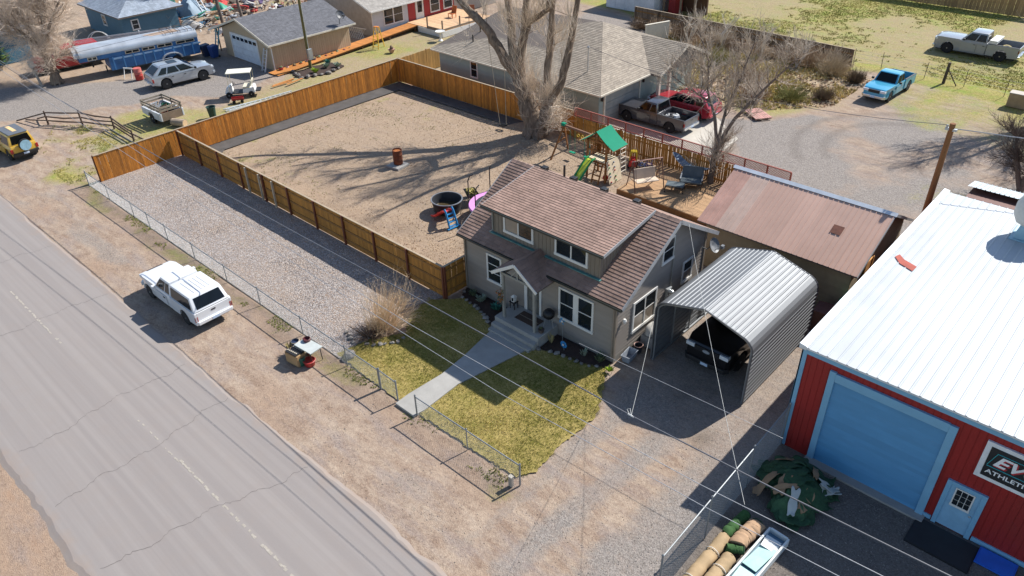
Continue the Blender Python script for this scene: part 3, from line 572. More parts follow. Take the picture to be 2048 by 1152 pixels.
for i, (x_, y_, z_) in enumerate(dish.v):
    v = Matrix.Rotation(R(60), 3, 'Y') @ Vector((x_, y_, z_)); dish.v[i] = (x1 + .45 + v.x, 25.2 + v.y, 2.75 + v.z)
dish.tube([(x1, 25.2, 2.5), (x1 + .25, 25.2, 2.5), (x1 + .42, 25.2, 2.75)], .025, 6); dish.tube([(x1 + .48, 25.2, 2.5), (x1 + .9, 25.2, 2.85)], .015, 5); dish.bx(x1 + .86, x1 + .98, 25.12, 25.28, 2.8, 2.94); dish.build('satellite_dish', M('dish_grey', '6e7072', .5), H)
# ------------------------------------------------------------------ carport
K = thing('carport', 'grey corrugated steel carport with open front beside the house', 'carport', (-9.9, 22.9, 0), world=True)
cy0, cy1 = 20.3, 25.5
prof = [(-11.86, .03), (-11.86, 2.36), (-11.84, 2.5), (-11.78, 2.64), (-11.67, 2.76), (-11.52, 2.85), (-9.88, 3.32), (-8.24, 2.85), (-8.09, 2.76), (-7.98, 2.64), (-7.92, 2.5), (-7.9, 2.36), (-7.9, .03)]
def corrug(prof, pitch=.2, h=.022, flat=.05):
    out = []; 
    for (a, b), (c, d) in zip(prof, prof[1:]):
        L = math.hypot(c - a, d - b); ux, uz = (c - a) / L, (d - b) / L; nx, nz = -uz, ux
        k = max(1, round(L / pitch)); st_ = L / k
        for i in range(k):
            for s_, hh in ((0, 0), (st_ * .3, 0), (st_ * .42, h), (st_ * .58, h), (st_ * .7, 0)): 
                if L < .3 and hh: hh = 0
                out.append((a + ux * (i * st_ + s_) + nx * hh, b + uz * (i * st_ + s_) + nz * hh))
    out.append(prof[-1]); return out
STEEL = M('carport_steel', '74777a', .58, metal=.35, var=.08, scale=1.2, stretch=(1, .2, 1), dirt=.15, rnd=.05)
pts = corrug(prof); k = 25
for i in range(0, len(pts) - 1, k):
    q = pts[i:i + k + 1]
    if len(q) < 2: continue
    p_ = MB(); n = len(q)
    p_.add([(a, cy0, b) for a, b in q] + [(a, cy1, b) for a, b in q], [(j, j + 1, j + 1 + n, j + n) for j in range(n - 1)])
    po = p_.build('panel', STEEL, K); sm_ = po.modifiers.new('thickness', 'SOLIDIFY'); sm_.thickness = .004; sm_.offset = -1
inn = [(a + (.07 if a < -9.9 else -.07 if a > -9.86 else 0), b - (.07 if b > 2.6 else 0)) for a, b in prof]
for yy in (cy0 + .06, 21.65, 22.95, 24.2, cy1 - .06): MB().tube([(a, yy, b) for a, b in inn], .035, 6).build('frame_hoop', M('steel_tube', '8f9294', .5, metal=.5), K)
for yy in (cy0 - .012, cy1 + .012): MB().tube([(a, yy, b) for a, b in prof], .03, 6).build('edge_trim', M('edge_trim', '6a6a6c', .5, metal=.3), K)
for xx in (-11.79, -7.97): MB().bx(xx - .035, xx + .035, cy0, cy1, .0, .06).build('base_rail', M('steel_tube', '8f9294'), K)
# ------------------------------------------------------------------ long shed with brown metal roof
Sd = thing('shed', 'long tan shed with faded brown ribbed metal roof behind the carport', 'shed', (-10.7, 30.4, 0), world=True)
TANS = M('tan_siding', '9a8a70', .8, var=.1, isl=.07)
sx0, sx1, sy0, sy1, sz = -14.0, -7.4, 27.65, 33.2, 2.42; syr, szr = 30.4, 3.9; se = 27.3, 2.36
MB().prism([(sy0, 0), (sy1, 0), (sy1, sz), (syr, szr - .12), (sy0, sz)], lambda a, b, t: (t, a, b), sx0, sx1).build('wall', TANS, Sd)
sd = MB(); courses(sd, (sx0, sy0, .05), (1, 0, 0), (0, 0, 1), (0, -1, 0), [(0, 0), (sx1 - sx0, 0), (sx1 - sx0, sz - .05), (0, sz - .05)], .17)
courses(sd, (sx1, sy0, .05), (0, 1, 0), (0, 0, 1), (1, 0, 0), [(0, 0), (sy1 - sy0, 0), (sy1 - sy0, sz - .05), (syr - sy0, szr - .2), (0, sz - .05)], .17); sd.build('siding', TANS, Sd, kind='stuff')
RF = [M('metal_red', 'bd9585', .55, var=.15, scale=1.5, dirt=.25, spec=.4), M('metal_pale', 'c2a797', .55, var=.12, scale=1.5, dirt=.2, spec=.4)] + [M('metal_brown', 'c3a08e', .5, var=.07, scale=.8, rnd=.05, spec=.4)]
def ribbed(A0, A1, y_, z_, yy, zz, ribs=4, h=.022):
    q = []; w_ = (A1 - A0) / ribs; n2_ = Vector((0, -(zz - z_), yy - y_)).normalized()
    if n2_.z < 0: n2_ = -n2_
    for i in range(ribs):
        for s_, hh in ((0, 0), (.74, 0), (.81, h), (.91, h), (.98, 0)): q.append((A0 + w_ * (i + s_), hh))
    q.append((A1, 0)); mb = MB(); n = len(q)
    mb.add([(a, y_ + n2_.y * hh, z_ + n2_.z * hh) for a, hh in q] + [(a, yy + n2_.y * hh, zz + n2_.z * hh) for a, hh in q], [(j, j + 1, j + 1 + n, j + n) for j in range(n - 1)]); return mb
rw = (14.32 - 7.1) / 8
for i in range(8):
    a = -14.32 + i * rw
    ribbed(a, a + rw, se[0], se[1] + .03, syr, szr + .03).build('roof_panel', RF[0] if i == 0 else RF[1] if i == 1 else RF[2], Sd)
    ribbed(a, a + rw, syr + .01, szr + .03, 33.5, 2.39).build('roof_panel', M('metal_pink', 'b0948a', .5, var=.1, scale=.8, spec=.4), Sd)
rb = MB(); slab(rb, [(-14.3, se[0], se[1] + .02), (-7.12, se[0], se[1] + .02), (-7.12, syr, szr + .02), (-14.3, syr, szr + .02)], .05); slab(rb, [(-7.12, 33.5, 2.38), (-14.3, 33.5, 2.38), (-14.3, syr + .01, szr + .02), (-7.12, syr + .01, szr + .02)], .05); rb.build('roof_deck', M('roof_board', '6d635b'), Sd)
rc = MB(); rc.add([(-14.4, syr - .16, szr - .01), (-7.02, syr - .16, szr - .01), (-7.02, syr, szr + .09), (-14.4, syr, szr + .09), (-7.02, syr + .16, szr - .01), (-14.4, syr + .16, szr - .01)], [(0, 1, 2, 3), (3, 2, 4, 5)]); rc.build('ridge_cap', M('white_metal', 'd3d7da', .4, metal=.1, dirt=.2), Sd)
sdn = (szr - se[1]) / (syr - se[0]); mb_ = MB(); y0_, y1_ = 28.72, 29.12
mb_.add([(-9.0, y0_, se[1] + (y0_ - se[0]) * sdn + .062), (-8.55, y0_, se[1] + (y0_ - se[0]) * sdn + .062), (-8.55, y1_, se[1] + (y1_ - se[0]) * sdn + .062), (-9.0, y1_, se[1] + (y1_ - se[0]) * sdn + .062)], [(0, 1, 2, 3)]); mb_.build('rust_patch', M('rust', '6f4232', .8, var=.3, scale=9), Sd)
pl = MB(); pl.bx(sx1 + .02, sx1 + .07, 29.0, 29.75, .1, 2.1); pl.bx(sx1 + .07, sx1 + .1, 28.95, 29.05, .1, 2.15); pl.bx(sx1 + .07, sx1 + .1, 29.7, 29.8, .1, 2.15); pl.build('plywood_door', M('plywood', 'c08a4a', .8, var=.2, scale=4), Sd)
bb = MB(); bb.bar((-7.09, se[0], se[1] - .02), (-7.09, syr, szr - .02), .03, .12); bb.bar((-7.09, syr, szr - .02), (-7.09, 33.5, 2.34), .03, .12); bb.build('barge_board', M('grey_trim', '9b9b9b'), Sd)
# ------------------------------------------------------------------ red workshop with white roof
B = thing('workshop', 'red commercial building with white metal roof and big blue roll-up door', 'building', (0, 26, 0), world=True)
RED = M('red_wall', '931f1c', .65, var=.07, scale=1.2, stretch=(3, 3, .6), bump=.08, bscale=10, dirt=.35); BLUE = M('blue_trim', '7aabc9', .55, var=.06, dirt=.1)
bx0, bx1, by0, by1, bz = -6.0, 9.0, 19.5, 32.6, 4.18
MB().bx(bx0, bx1, by0, by1, -.1, bz).build('wall', RED, B)
gv_ = MB(); x = bx0 + .2
while x < bx1 - .1:
    gv_.bx(x - .085, x + .085, by0 - .012, by0 + .002, .12, bz - .1); x += .2
gv_.build('wall_batten', RED, B, kind='stuff')
bt = MB(); bt.bx(bx0 - .04, bx0 + .13, by0 - .05, by0, 0, bz - .06); bt.bx(bx0 + .13, bx1, by0 - .045, by0, bz - .22, bz - .06); bt.bx(bx0 - .045, bx0, by0 - .05, by0 + .12, 0, bz - .06); bt.bx(-1.5, -1.16, by0 - .05, by0, 0, .16); bt.bx(-.02, bx1, by0 - .05, by0, 0, .16); bt.build('trim', BLUE, B)
WR = M('white_roof', 'b3b7b9', .55, var=.08, scale=.5, dirt=.16, spec=.4, rnd=.02); rw = .9
n = int((bx1 - bx0 + .2) / rw) + 1
for i in range(n):
    a = bx0 - .1 + i * rw; ribbed(a, a + rw, by0 - .12, bz + .05, by1 + .1, bz + .24, 3, .02).build('roof_panel', WR, B)
rd_ = MB(); rd_.hexa([(bx0 - .09, by0 - .11, bz - .02), (bx1 + .5, by0 - .11, bz - .02), (bx1 + .5, by1 + .09, bz - .02), (bx0 - .09, by1 + .09, bz - .02), (bx0 - .09, by0 - .11, bz + .04), (bx1 + .5, by0 - .11, bz + .04), (bx1 + .5, by1 + .09, bz + .23), (bx0 - .09, by1 + .09, bz + .23)]); rd_.build('roof_deck', M('white_metal', 'd3d7da'), B)
ec = MB(); ec.hexa([(bx0 - .14, by0 - .13, bz - .05), (bx0 + .1, by0 - .13, bz - .05), (bx0 + .1, by1 + .12, bz + .1), (bx0 - .14, by1 + .12, bz + .1), (bx0 - .14, by0 - .13, bz + .14), (bx0 + .1, by0 - .13, bz + .1), (bx0 + .1, by1 + .12, bz + .32), (bx0 - .14, by1 + .12, bz + .36)]); ec.build('edge_cap', M('white_metal', 'd3d7da'), B, bevel=.02)
rp = MB(); zz = lambda y: bz + .05 + (y - by0) * .0145 + .032
P = [(-5.78, 26.3), (-5.7, 26.55), (-5.45, 26.3), (-4.95, 26.1), (-4.98, 25.72), (-5.5, 25.95)]
rp.add([(a, b, zz(b)) for a, b in P], [list(range(len(P)))]); rp.build('roof_patch', M('red_tar', 'a34c3c', .8, var=.2), B)
# roll-up door
fr = MB(); fr.bx(-5.07, -4.87, by0 - .1, by0, 0, 3.76); fr.bx(-1.6, -1.38, by0 - .1, by0, 0, 3.7); fr.bx(-4.87, -1.6, by0 - .1, by0, 3.42, 3.72); fo = fr.build('door_frame', BLUE, B, bevel=.01)
DB = M('blue_door', '4d8db8', .5, var=.08, scale=.8, rnd=.05, dirt=.15); z_ = .03; n = 24
for i in range(n):
    h_ = 3.39 / n - (.012 if i % 5 == 4 else 0); q = MB(); q.hexa([(-4.87, by0 - .045, z_), (-1.6, by0 - .045, z_), (-1.6, by0 - .002, z_), (-4.87, by0 - .002, z_), (-4.87, by0 - .012, z_ + h_ - .016), (-1.6, by0 - .012, z_ + h_ - .016), (-1.6, by0 - .002, z_ + h_ - .016), (-4.87, by0 - .002, z_ + h_ - .016)]); q.build('door_slat', DB, B); z_ += 3.39 / n
MB().bx(-5.1, -1.3, by0 - .35, by0 - .04, -.05, .05).build('threshold', CONC, B)
# side door
fr = MB(); fr.bx(-1.13, -1.0, by0 - .09, by0, 0, 1.84); fr.bx(-.2, -.06, by0 - .09, by0, 0, 1.84); fr.bx(-1.0, -.2, by0 - .09, by0, 1.71, 1.84); fr.build('door_frame', BLUE, B, bevel=.008)
dd = MB(); dd.bx(-1.0, -.2, by0 - .04, by0 - .002, .03, 1.71); pd = dd.build('door', M('door_blue', '86b2cf', .5), B)
window(B, (-.86, by0 - .04, .98), (1, 0, 0), (0, -1, 0), .52, .68, 3, 3, fr=.04, depth=.03, mull=.025, bars=.025, name='door_window')
MB().lathe([(.02, 0), (.035, -.02), (.035, -.05), (.02, -.06)], (-.27, by0 - .04, .85), 8, axis='y').build('handle', GALV, pd)
# sign
sg = MB(); sg.bx(-.64, 2.6, by0 - .09, by0 - .012, 2.42, 3.74); sgn = sg.build('sign_frame', M('sign_white', 'dfe1e2', .5), B, bevel=.01)
MB().bx(-.5, 2.46, by0 - .1, by0 - .089, 2.55, 3.61).build('sign_face', M('sign_black', '25292c', .4), sgn)
WL = M('letter_white', 'e6e8e8', .5); CY = M('letter_teal', '3fb0b4', .5); RL = M('letter_red', 'b5323a', .5)
rot = Matrix.Rotation(R(90), 4, 'X'); off = Vector((0, 26, 0))
for body, size, mt, x_, z_, d_, she, bold in (('EVO', .5, RL, -.31, 3.02, .104, .35, .02), ('EVO', .5, WL, -.34, 3.05, .11, .35, .012), ('ATHLETICS', .2, WL, -.42, 2.7, .108, 0., .003)):
    mw = Matrix.Translation(Vector((x_, by0 - d_, z_)) - off) @ rot @ Matrix.Diagonal((1.25, 1, 1, 1)); text(body, size, mt, sgn, 'sign_letters', mw, she, .003, bold)
ln = MB()
for a, b in (((-.44, 2.98), (-.3, 3.46)), ((-.3, 3.46), (2.1, 3.46)), ((-.44, 2.95), (.9, 2.95))): ln.bar((a[0], by0 - .106, a[1]), (b[0], by0 - .106, b[1]), .012, .022, up=(0, 1, 0))
ln.build('sign_line', CY, sgn)
# rooftop cooler under a canvas cover
k = thing('roof_cooler', 'blue grey rooftop evaporative cooler wrapped in dirty white canvas', 'cooler', (-2.55, 30.9, bz + .22), world=True)
mb_ = MB(); mb_.hexa([(-3.0, 30.3, 4.4), (-1.9, 30.3, 4.4), (-1.9, 31.4, 4.4), (-3.0, 31.4, 4.4), (-2.9, 30.4, 4.95), (-2.0, 30.4, 4.95), (-2.0, 31.3, 4.95), (-2.9, 31.3, 4.95)]); mb_.bx(-3.1, -1.8, 30.2, 31.5, 4.36, 4.44); mb_.build('duct_base', M('cooler_blue', '8fb0bf', .5, metal=.2), k, bevel=.03)
cv = MB(); cv.lathe([(.5, 4.93), (.72, 5.0), (.85, 5.25), (.86, 5.7), (.74, 5.98), (.4, 6.08), (.05, 6.1)], (-2.45, 30.85, 0), 14)
rr = random.Random(9); cv.v = [(a + rr.uniform(-.05, .05), b + rr.uniform(-.05, .05), c + rr.uniform(-.04, .04)) for a, b, c in cv.v]; cv.build('canvas_cover', M('canvas', 'c9c7c0', .85, var=.15, scale=2, dirt=.4), k, smooth=True)
# small lean-to roof behind the workshop
k = thing('pump_house', 'small brown outbuilding with corrugated silver roof behind the white roof', 'shed', (-4.2, 34, 0), world=True)
MB().bx(-5.35, -2.9, 33.0, 34.5, 0, 4.3).build('wall', M('brown_metal', '6b463d', .7, var=.15, scale=3), k)
for i in range(4): ribbed(-5.5 + i * .7, -4.8 + i * .7, 33.6, 4.52, 34.8, 4.3, 4, .03).build('roof_panel', M('silver_sheet', 'b9c2c8', .4, metal=.4, var=.2, scale=3, dirt=.3), k)
# ------------------------------------------------------------------ neighbour houses
def shingle_face(mb, P, course=.17, seg=.36, rg=random.Random(4)):
    """P: roof polygon in 3D, first edge is the eave"""
    P = [Vector(p) for p in P]; A = (P[1] - P[0]).normalized(); N = (P[1] - P[0]).cross(P[2] - P[0]).normalized(); Bv = N.cross(A)
    if N.z < 0: N = -N
    if Bv.z < 0: Bv = -Bv
    poly = [((p - P[0]).dot(A), (p - P[0]).dot(Bv)) for p in P]
    return courses(mb, P[0], A, Bv, N, poly, course, seg, .022, .006, rg=rg, gap=.008)
def roof_of(par, faces, mat, th=.12, name='roof'):
    rb = MB()
    for P in faces: slab(rb, P, th)
    r_ = rb.build(name, M('roof_board', '6d635b'), par); sh = MB()
    for P in faces: shingle_face(sh, P)
    sh.build('shingles', mat, r_, kind='stuff'); return r_
GSH = M('grey_brown_shingle', '94897b', .9, var=.12, isl=.16, bump=.5, bscale=80)
G = thing('house', 'grey-green ranch house with hipped brown roof behind the wooden fence', 'house', (-35, 43, 0), world=True)
GS = M('sage_siding', '8e9a94', .75, var=.06, isl=.05)
gx0, gx1, gy0, gy1 = -42.7, -27.75, 37.75, 49
MB().bx(gx0, gx1, gy0, gy1, 0, 2.45).build('wall', GS, G)
sd = MB(); courses(sd, (gx0, gy0, .05), (1, 0, 0), (0, 0, 1), (0, -1, 0), [(0, 0), (gx1 - gx0, 0), (gx1 - gx0, 2.4), (0, 2.4)], .17); courses(sd, (gx1, gy0, .05), (0, 1, 0), (0, 0, 1), (1, 0, 0), [(0, 0), (5.1, 0), (5.1, 2.4), (0, 2.4)], .17); sd.build('siding', GS, G, kind='stuff')
ey = 2.5; e = [(-43.1, 37.3, ey), (-27.2, 37.15, ey), (-27.2, 49.4, ey), (-43.1, 49.4, ey)]; r0, r1 = (-40.6, 43.2, 4.75), (-32.3, 44.0, 4.75)
roof_of(G, [[e[0], e[1], r1, r0], [e[1], e[2], r1], [e[2], e[3], r0, r1], [e[3], e[0], r0]], GSH)
# entry wing with gable facing the drive
wy0, wy1, wym, wx = 42.6, 49.0, 45.85, -26.35
roof_of(G, [[(-31.5, wy0, ey), (wx, wy0, ey), (wx, wym, 3.85), (-31.5, wym, 3.85)], [(wx, wy1, ey), (-31.5, wy1, ey), (-31.5, wym, 3.85), (wx, wym, 3.85)]], GSH, name='wing_roof')
MB().prism([(wy0 + .3, 2.4), (wy1 - .3, 2.4), (wym, 3.68)], lambda a, b, t: (t, a, b), -31, wx - .25).build('gable', M('dark_board', '6d675f', .8, stretch=(1, 6, 1)), G)
rk = MB(); rk.bar((wx, wy0, ey - .06), (wx, wym, 3.79), .03, .15); rk.bar((wx, wym, 3.79), (wx, wy1, ey - .06), .03, .15); rk.build('barge_board', M('cream_trim', 'cfc6b4', .6), G)
gg_ = MB(); gg_.bar((-43.1, 37.25, ey - .06), (-27.15, 37.1, ey - .06), .1, .1); gg_.bar((-27.15, 37.1, ey - .06), (-27.15, 42.6, ey - .06), .1, .1); gg_.build('gutter', M('cream_trim', 'cfc6b4'), G)
MB().bx(-31, -28.3, wy0 + .5, wy1 - .4, 0, 2.45).build('wing_wall', M('sage_light', 'b6bba4', .75, isl=.05), G)
for yy in (42.95, 44.2, 48.6): MB().bx(-26.75, -26.55, yy - .1, yy + .1, 0, 2.42).build('porch_post', M('cream_trim', 'cfc6b4'), G)
fr = MB(); fr.bx(gx1, gx1 + .08, 38.25, 38.4, 0, 2.12); fr.bx(gx1, gx1 + .08, 42.2, 42.35, 0, 2.12); fr.bx(gx1, gx1 + .08, 38.4, 42.2, 2.0, 2.15); fr.build('garage_frame', M('cream_trim', 'cfc6b4'), G)
for i in range(4): MB().bx(gx1 + .005, gx1 + .045, 38.41, 42.19, .03 + i * .495, .5 + i * .495).build('garage_panel', M('garage_grey', '8c8e8a', .6), G, bevel=.012)
window(G, (-39.4, gy0, 1.0), (1, 0, 0), (0, -1, 0), .75, 1.2, 1, 2); window(G, (-33.8, gy0, 1.1), (1, 0, 0), (0, -1, 0), 1.2, 1.0, 2, 1); window(G, (-28.3, 45.6, 1.1), (0, 1, 0), (1, 0, 0), 1.8, .9, 3, 1, name='window')
dd = MB(); dd.bx(-28.3, -28.24, 43.8, 44.6, .05, 2.05); dd.build('door', M('sage_light', 'b6bba4'), G)
for xx, yy in ((-40.6, 40.1), (-40.3, 39.0), (-31.1, 38.4)):
    zz_ = ey + (yy - 37.3) * (4.75 - ey) / 5.9; MB().tube([(xx, yy, zz_ - .1), (xx, yy, zz_ + .45)], .05, 8).build('vent_pipe', BLK, G)
mast = MB(); mast.tube([(-29.6, 38.9, 2.9), (-29.6, 38.9, 4.6)], .04, 8); mast.lathe([(.05, 4.6), (.09, 4.65), (.02, 4.75)], (-29.6, 38.9, 0), 8); mast.build('service_mast', GALV, G)
for p, l in ((((-27.5, 38.0, 1.75)), 0), (((-27.5, 42.6, 1.8)), 0)): MB().lathe([(.04, 0), (.08, .05), (.07, .22), (.02, .28)], (gx1 + .1, p[1], p[2]), 8).build('wall_light', BLK, G)
# concrete apron
tag(MB().prism([(-27.7, 38.0), (-19.6, 38.6), (-19.9, 41.9), (-25.2, 46.2), (-26.0, 49), (-28.2, 49), (-27.7, 44)], lambda a, b, t: (a, b, t), -.04, .03).build('apron', M('pale_concrete', 'b3aca0', .85, var=.12, scale=.8, bump=.2, dirt=.3)), 'pale cracked concrete apron in front of the grey-green house', 'driveway', kind='structure')
# tan double garage, upper left
T = thing('garage', 'tan garage with charcoal shingle roof and white sectional door', 'garage', (-58.6, 34.7, 0), world=True)
TN = M('tan_board', 'b09d82', .8, var=.08, stretch=(5, 5, .6), isl=.04); tx0, tx1, ty0, ty1 = -62.2, -54.9, 30.85, 38.5; txm = -58.9; tz, tzr = 2.25, 3.55
MB().prism([(tx0, 0), (tx1, 0), (tx1, tz), (txm, tzr - .12), (tx0, tz)], lambda a, b, t: (a, t, b), ty0, ty1).build('wall', TN, T)
bt = MB(); y = ty0 + .2
while y < ty1: bt.bx(tx1 - .002, tx1 + .014, y - .09, y + .09, .1, tz - .02); y += .21
bt.build('wall_batten', TN, T, kind='stuff')
CSH = M('charcoal_shingle', '66666a', .9, var=.12, isl=.16, bump=.5, bscale=80)
roof_of(T, [[(tx1 + .5, ty0 - .45, tz - .08), (tx1 + .5, ty1 + .4, tz - .08), (txm, ty1 + .4, tzr), (txm, ty0 - .45, tzr)], [(tx0 - 1.6, ty1 + .4, tz - .32), (tx0 - 1.6, ty0 - .45, tz - .32), (txm, ty0 - .45, tzr), (txm, ty1 + .4, tzr)]], CSH)
rk = MB(); rk.bar((tx1 + .5, ty0 - .46, tz - .14), (txm, ty0 - .46, tzr - .06), .03, .16); rk.bar((txm, ty0 - .46, tzr - .06), (tx0 - 1.6, ty0 - .46, tz - .38), .03, .16); rk.bar((tx1 + .52, ty0 - .46, tz - .12), (tx1 + .52, ty1 + .4, tz - .12), .06, .12); rk.build('fascia', M('cream_trim', 'cfc6b4'), T)
MB().tube([(tx1 + .45, ty0 - .3, tz - .2), (tx1 + .08, ty0 + .0, tz - .45), (tx1 + .08, ty0, .1)], .05, 6).build('downspout', WHITE, T)
for yy in (ty0 + .2, ty1 - .3): MB().tube([(tx0 - 1.4, yy, 0), (tx0 - 1.4, yy, tz - .4)], .06, 6).build('lean_to_post', M('old_wood', '7d6c5a', .9, var=.2), T)
fr = MB(); fr.bx(-60.95, -60.82, ty0 - .06, ty0, 0, 2.1); fr.bx(-56.9, -56.77, ty0 - .06, ty0, 0, 2.1); fr.bx(-60.82, -56.9, ty0 - .06, ty0, 2.0, 2.12); fr.build('door_frame', WHITE, T)
for i in range(4):
    pn = MB().bx(-60.81, -56.91, ty0 - .04, ty0 - .002, .02 + i * .497, .5 + i * .497).build('door_panel', M('garage_white', 'cdd6dd', .5), T, bevel=.012)
    if i == 3:
        for j in range(6): MB().bx(-60.6 + j * .63, -60.12 + j * .63, ty0 - .052, ty0 - .041, 1.62, 1.88).build('pane', GLASS, pn)
dsh = MB(); dsh.lathe([(.02, 0), (.2, .03), (.33, .1), (.4, .18), (.39, .185), (.3, .11), (.02, .025)], (0, 0, 0), 16); dsh.v = [tuple((Matrix.Rotation(R(55), 3, 'Y') @ Vector(q)) + Vector((tx1 + .2, 37.6, 3.0))) for q in dsh.v]; dsh.tube([(tx1 + .1, 37.6, 2.3), (tx1 + .1, 37.6, 2.95)], .03, 6); dsh.tube([(tx1 + .2, 37.6, 2.75), (tx1 + .75, 37.6, 3.1)], .02, 5); dsh.bx(tx1 + .68, tx1 + .85, 37.5, 37.7, 3.05, 3.2); dsh.build('satellite_dish', M('dish_dark', '4b4d52', .5), T)
# grey house with red entry and cedar ramp
Q = thing('house', 'pale grey house with red entry panels and white framed windows at the top', 'house', (-60, 46, 0), world=True)
qx, qy = -56.2, 41.95; PG = M('pale_lap', 'c2c3c3', .75, isl=.04, var=.05); QT = M('grey_tan_board', 'a59a8e', .8, isl=.04)
MB().prism([(-66, .0), (qx, .0), (qx, 2.45), (-60.6, 3.9), (-66, 2.45)], lambda a, b, t: (a, t, b), qy, 58).build('wall', QT, Q)
sd = MB(); courses(sd, (qx, qy, .1), (0, 1, 0), (0, 0, 1), (1, 0, 0), [(0, 0), (4.3, 0), (4.3, 2.3), (0, 2.3)], .16); sd.build('siding', PG, Q, kind='stuff')
roof_of(Q, [[(qx + .55, qy - .4, 2.38), (qx + .55, 58.4, 2.38), (-60.6, 58.4, 4.12), (-60.6, qy - .4, 4.12)], [(-66.5, 58.4, 2.3), (-66.5, qy - .4, 2.3), (-60.6, qy - .4, 4.12), (-60.6, 58.4, 4.12)]], M('light_shingle', '9d978f', .9, var=.12, isl=.14, bump=.5, bscale=80))
rk = MB(); rk.bar((qx + .56, qy - .42, 2.3), (-60.6, qy - .42, 4.03), .03, .16); rk.bar((qx + .58, qy - .4, 2.32), (qx + .58, 58, 2.32), .06, .13); rk.build('fascia', WHITE, Q)
MB().tube([(qx + .5, qy - .2, 2.25), (qx + .08, qy + .02, 2.0), (qx + .08, qy + .02, .1)], .05, 6).build('downspout', WHITE, Q)
window(Q, (qx, 43.3, .72), (0, 1, 0), (1, 0, 0), 2.3, 1.5, 2, 2, mull=.12)
REDB = M('red_board', '9c2a2c', .65, var=.08, stretch=(5, 5, .5))
MB().bx(qx, qx + .05, 46.2, 47.05, .1, 2.35).build('red_panel', REDB, Q); MB().bx(qx, qx + .05, 48.15, 52, .1, 2.35).build('red_panel', REDB, Q)
dd = MB(); dd.bx(qx, qx + .06, 47.12, 48.1, .45, 2.35); do_ = dd.build('door', WHITE, Q); MB().bx(qx + .06, qx + .075, 47.35, 47.9, 1.1, 2.1).build('pane', GLASS, do_)
for yy in (48.9, 50.6): window(Q, (qx + .05, yy, .8), (0, 1, 0), (1, 0, 0), 1.2, 1.4, 1, 2)
CED = M('cedar_plank', 'b97a3d', .7, var=.15, scale=3, rnd=.14, stretch=(1, 6, 1)); PALE = M('pale_plank', 'c9a47e', .8, var=.12, scale=3, rnd=.12)
rp = thing('ramp', 'long orange cedar ramp climbing to the pale grey house', 'ramp', (-54.6, 38, 0), world=True)
ra, rbp = Vector((-54.1, 30.2, .06)), Vector((-55.3, 46.4, .5)); d_ = rbp - ra; n = 90; side = Vector((1.25, .09, 0)); me = None
ang = math.atan2(d_.y, d_.x); plm = MB().bx(-.085, .085, -.65, .65, -.02, .02).mesh('plank', CED)
for i in range(n):
    p = ra + d_ * (i + .5) / n; inst(plm, 'plank', rp, p, (0, 0, ang + U(-.01, .01)))
for s_ in (-.55, .55):
    off_ = Vector((-d_.y, d_.x, 0)).normalized() * s_; MB().bar(ra + off_ - Vector((0, 0, .1)), rbp + off_ - Vector((0, 0, .1)), .05, .14).build('stringer', M('dark_stringer', '6b4a2c', .8), rp)
for f in (.35, .55, .75, .95):
    for s_ in (-.55, .55):
        q = ra + d_ * f + Vector((-d_.y, d_.x, 0)).normalized() * s_; MB().bx(q.x - .05, q.x + .05, q.y - .05, q.y + .05, -.05, q.z - .08).build('leg', M('dark_stringer', '6b4a2c'), rp)
dk_ = thing('deck', 'sunlit pale plank deck with white skirting by the red entry', 'deck', (-53.5, 48.8, 0), world=True)
plm = MB().bx(-2.45, 2.45, -.085, .085, -.02, .02).mesh('plank', PALE)
for i in range(36): inst(plm, 'plank', dk_, (-53.6, 45.9 + i * .18, .52))
sk = MB(); sk.bx(-51.16, -51.1, 45.8, 52.3, .0, .48); sk.bx(-54.4, -51.1, 45.72, 45.78, .0, .48); sk.build('skirting', WHITE, dk_)
for x_, y_ in ((-51.2, 45.85), (-51.2, 48), (-51.2, 50.2), (-53.2, 45.85)): MB().bx(x_ - .05, x_ + .05, y_ - .05, y_ + .05, .5, 1.45).build('post', M('old_wood', '7d6c5a'), dk_)
rl = MB(); rl.bar((-51.2, 45.85, .62), (-51.2, 50.2, .62), .05, .14); rl.bar((-51.2, 45.85, .62), (-53.2, 45.85, .62), .05, .14); rl.build('rail', M('old_wood', '7d6c5a'), dk_)
for i, (x_, y_, c_) in enumerate(((-53.9, 49.6, 'b9632f'), (-52.6, 50.9, '9d5a35'))):
    ch = thing('patio_chair', ['orange wooden patio chair nearer the red entry on the pale deck', 'brown wooden patio chair at the outer edge of the pale deck'][i], 'chair', (x_, y_, .54), U(-1, 1)); cm_ = M('chair_wood%d' % i, c_, .7)
    MB().bx(-.28, .28, -.28, .28, .36, .41).build('seat', cm_, ch); MB().hexa([(-.28, .24, .41), (.28, .24, .41), (.28, .29, .41), (-.28, .29, .41), (-.28, .42, 1.0), (.28, .42, 1.0), (.28, .46, 1.0), (-.28, .46, 1.0)]).build('backrest', cm_, ch)
    for a in (-.25, .25):
        for b in (-.25, .25): MB().bx(a - .025, a + .025, b - .025, b + .025, 0, .36).build('leg', cm_, ch)
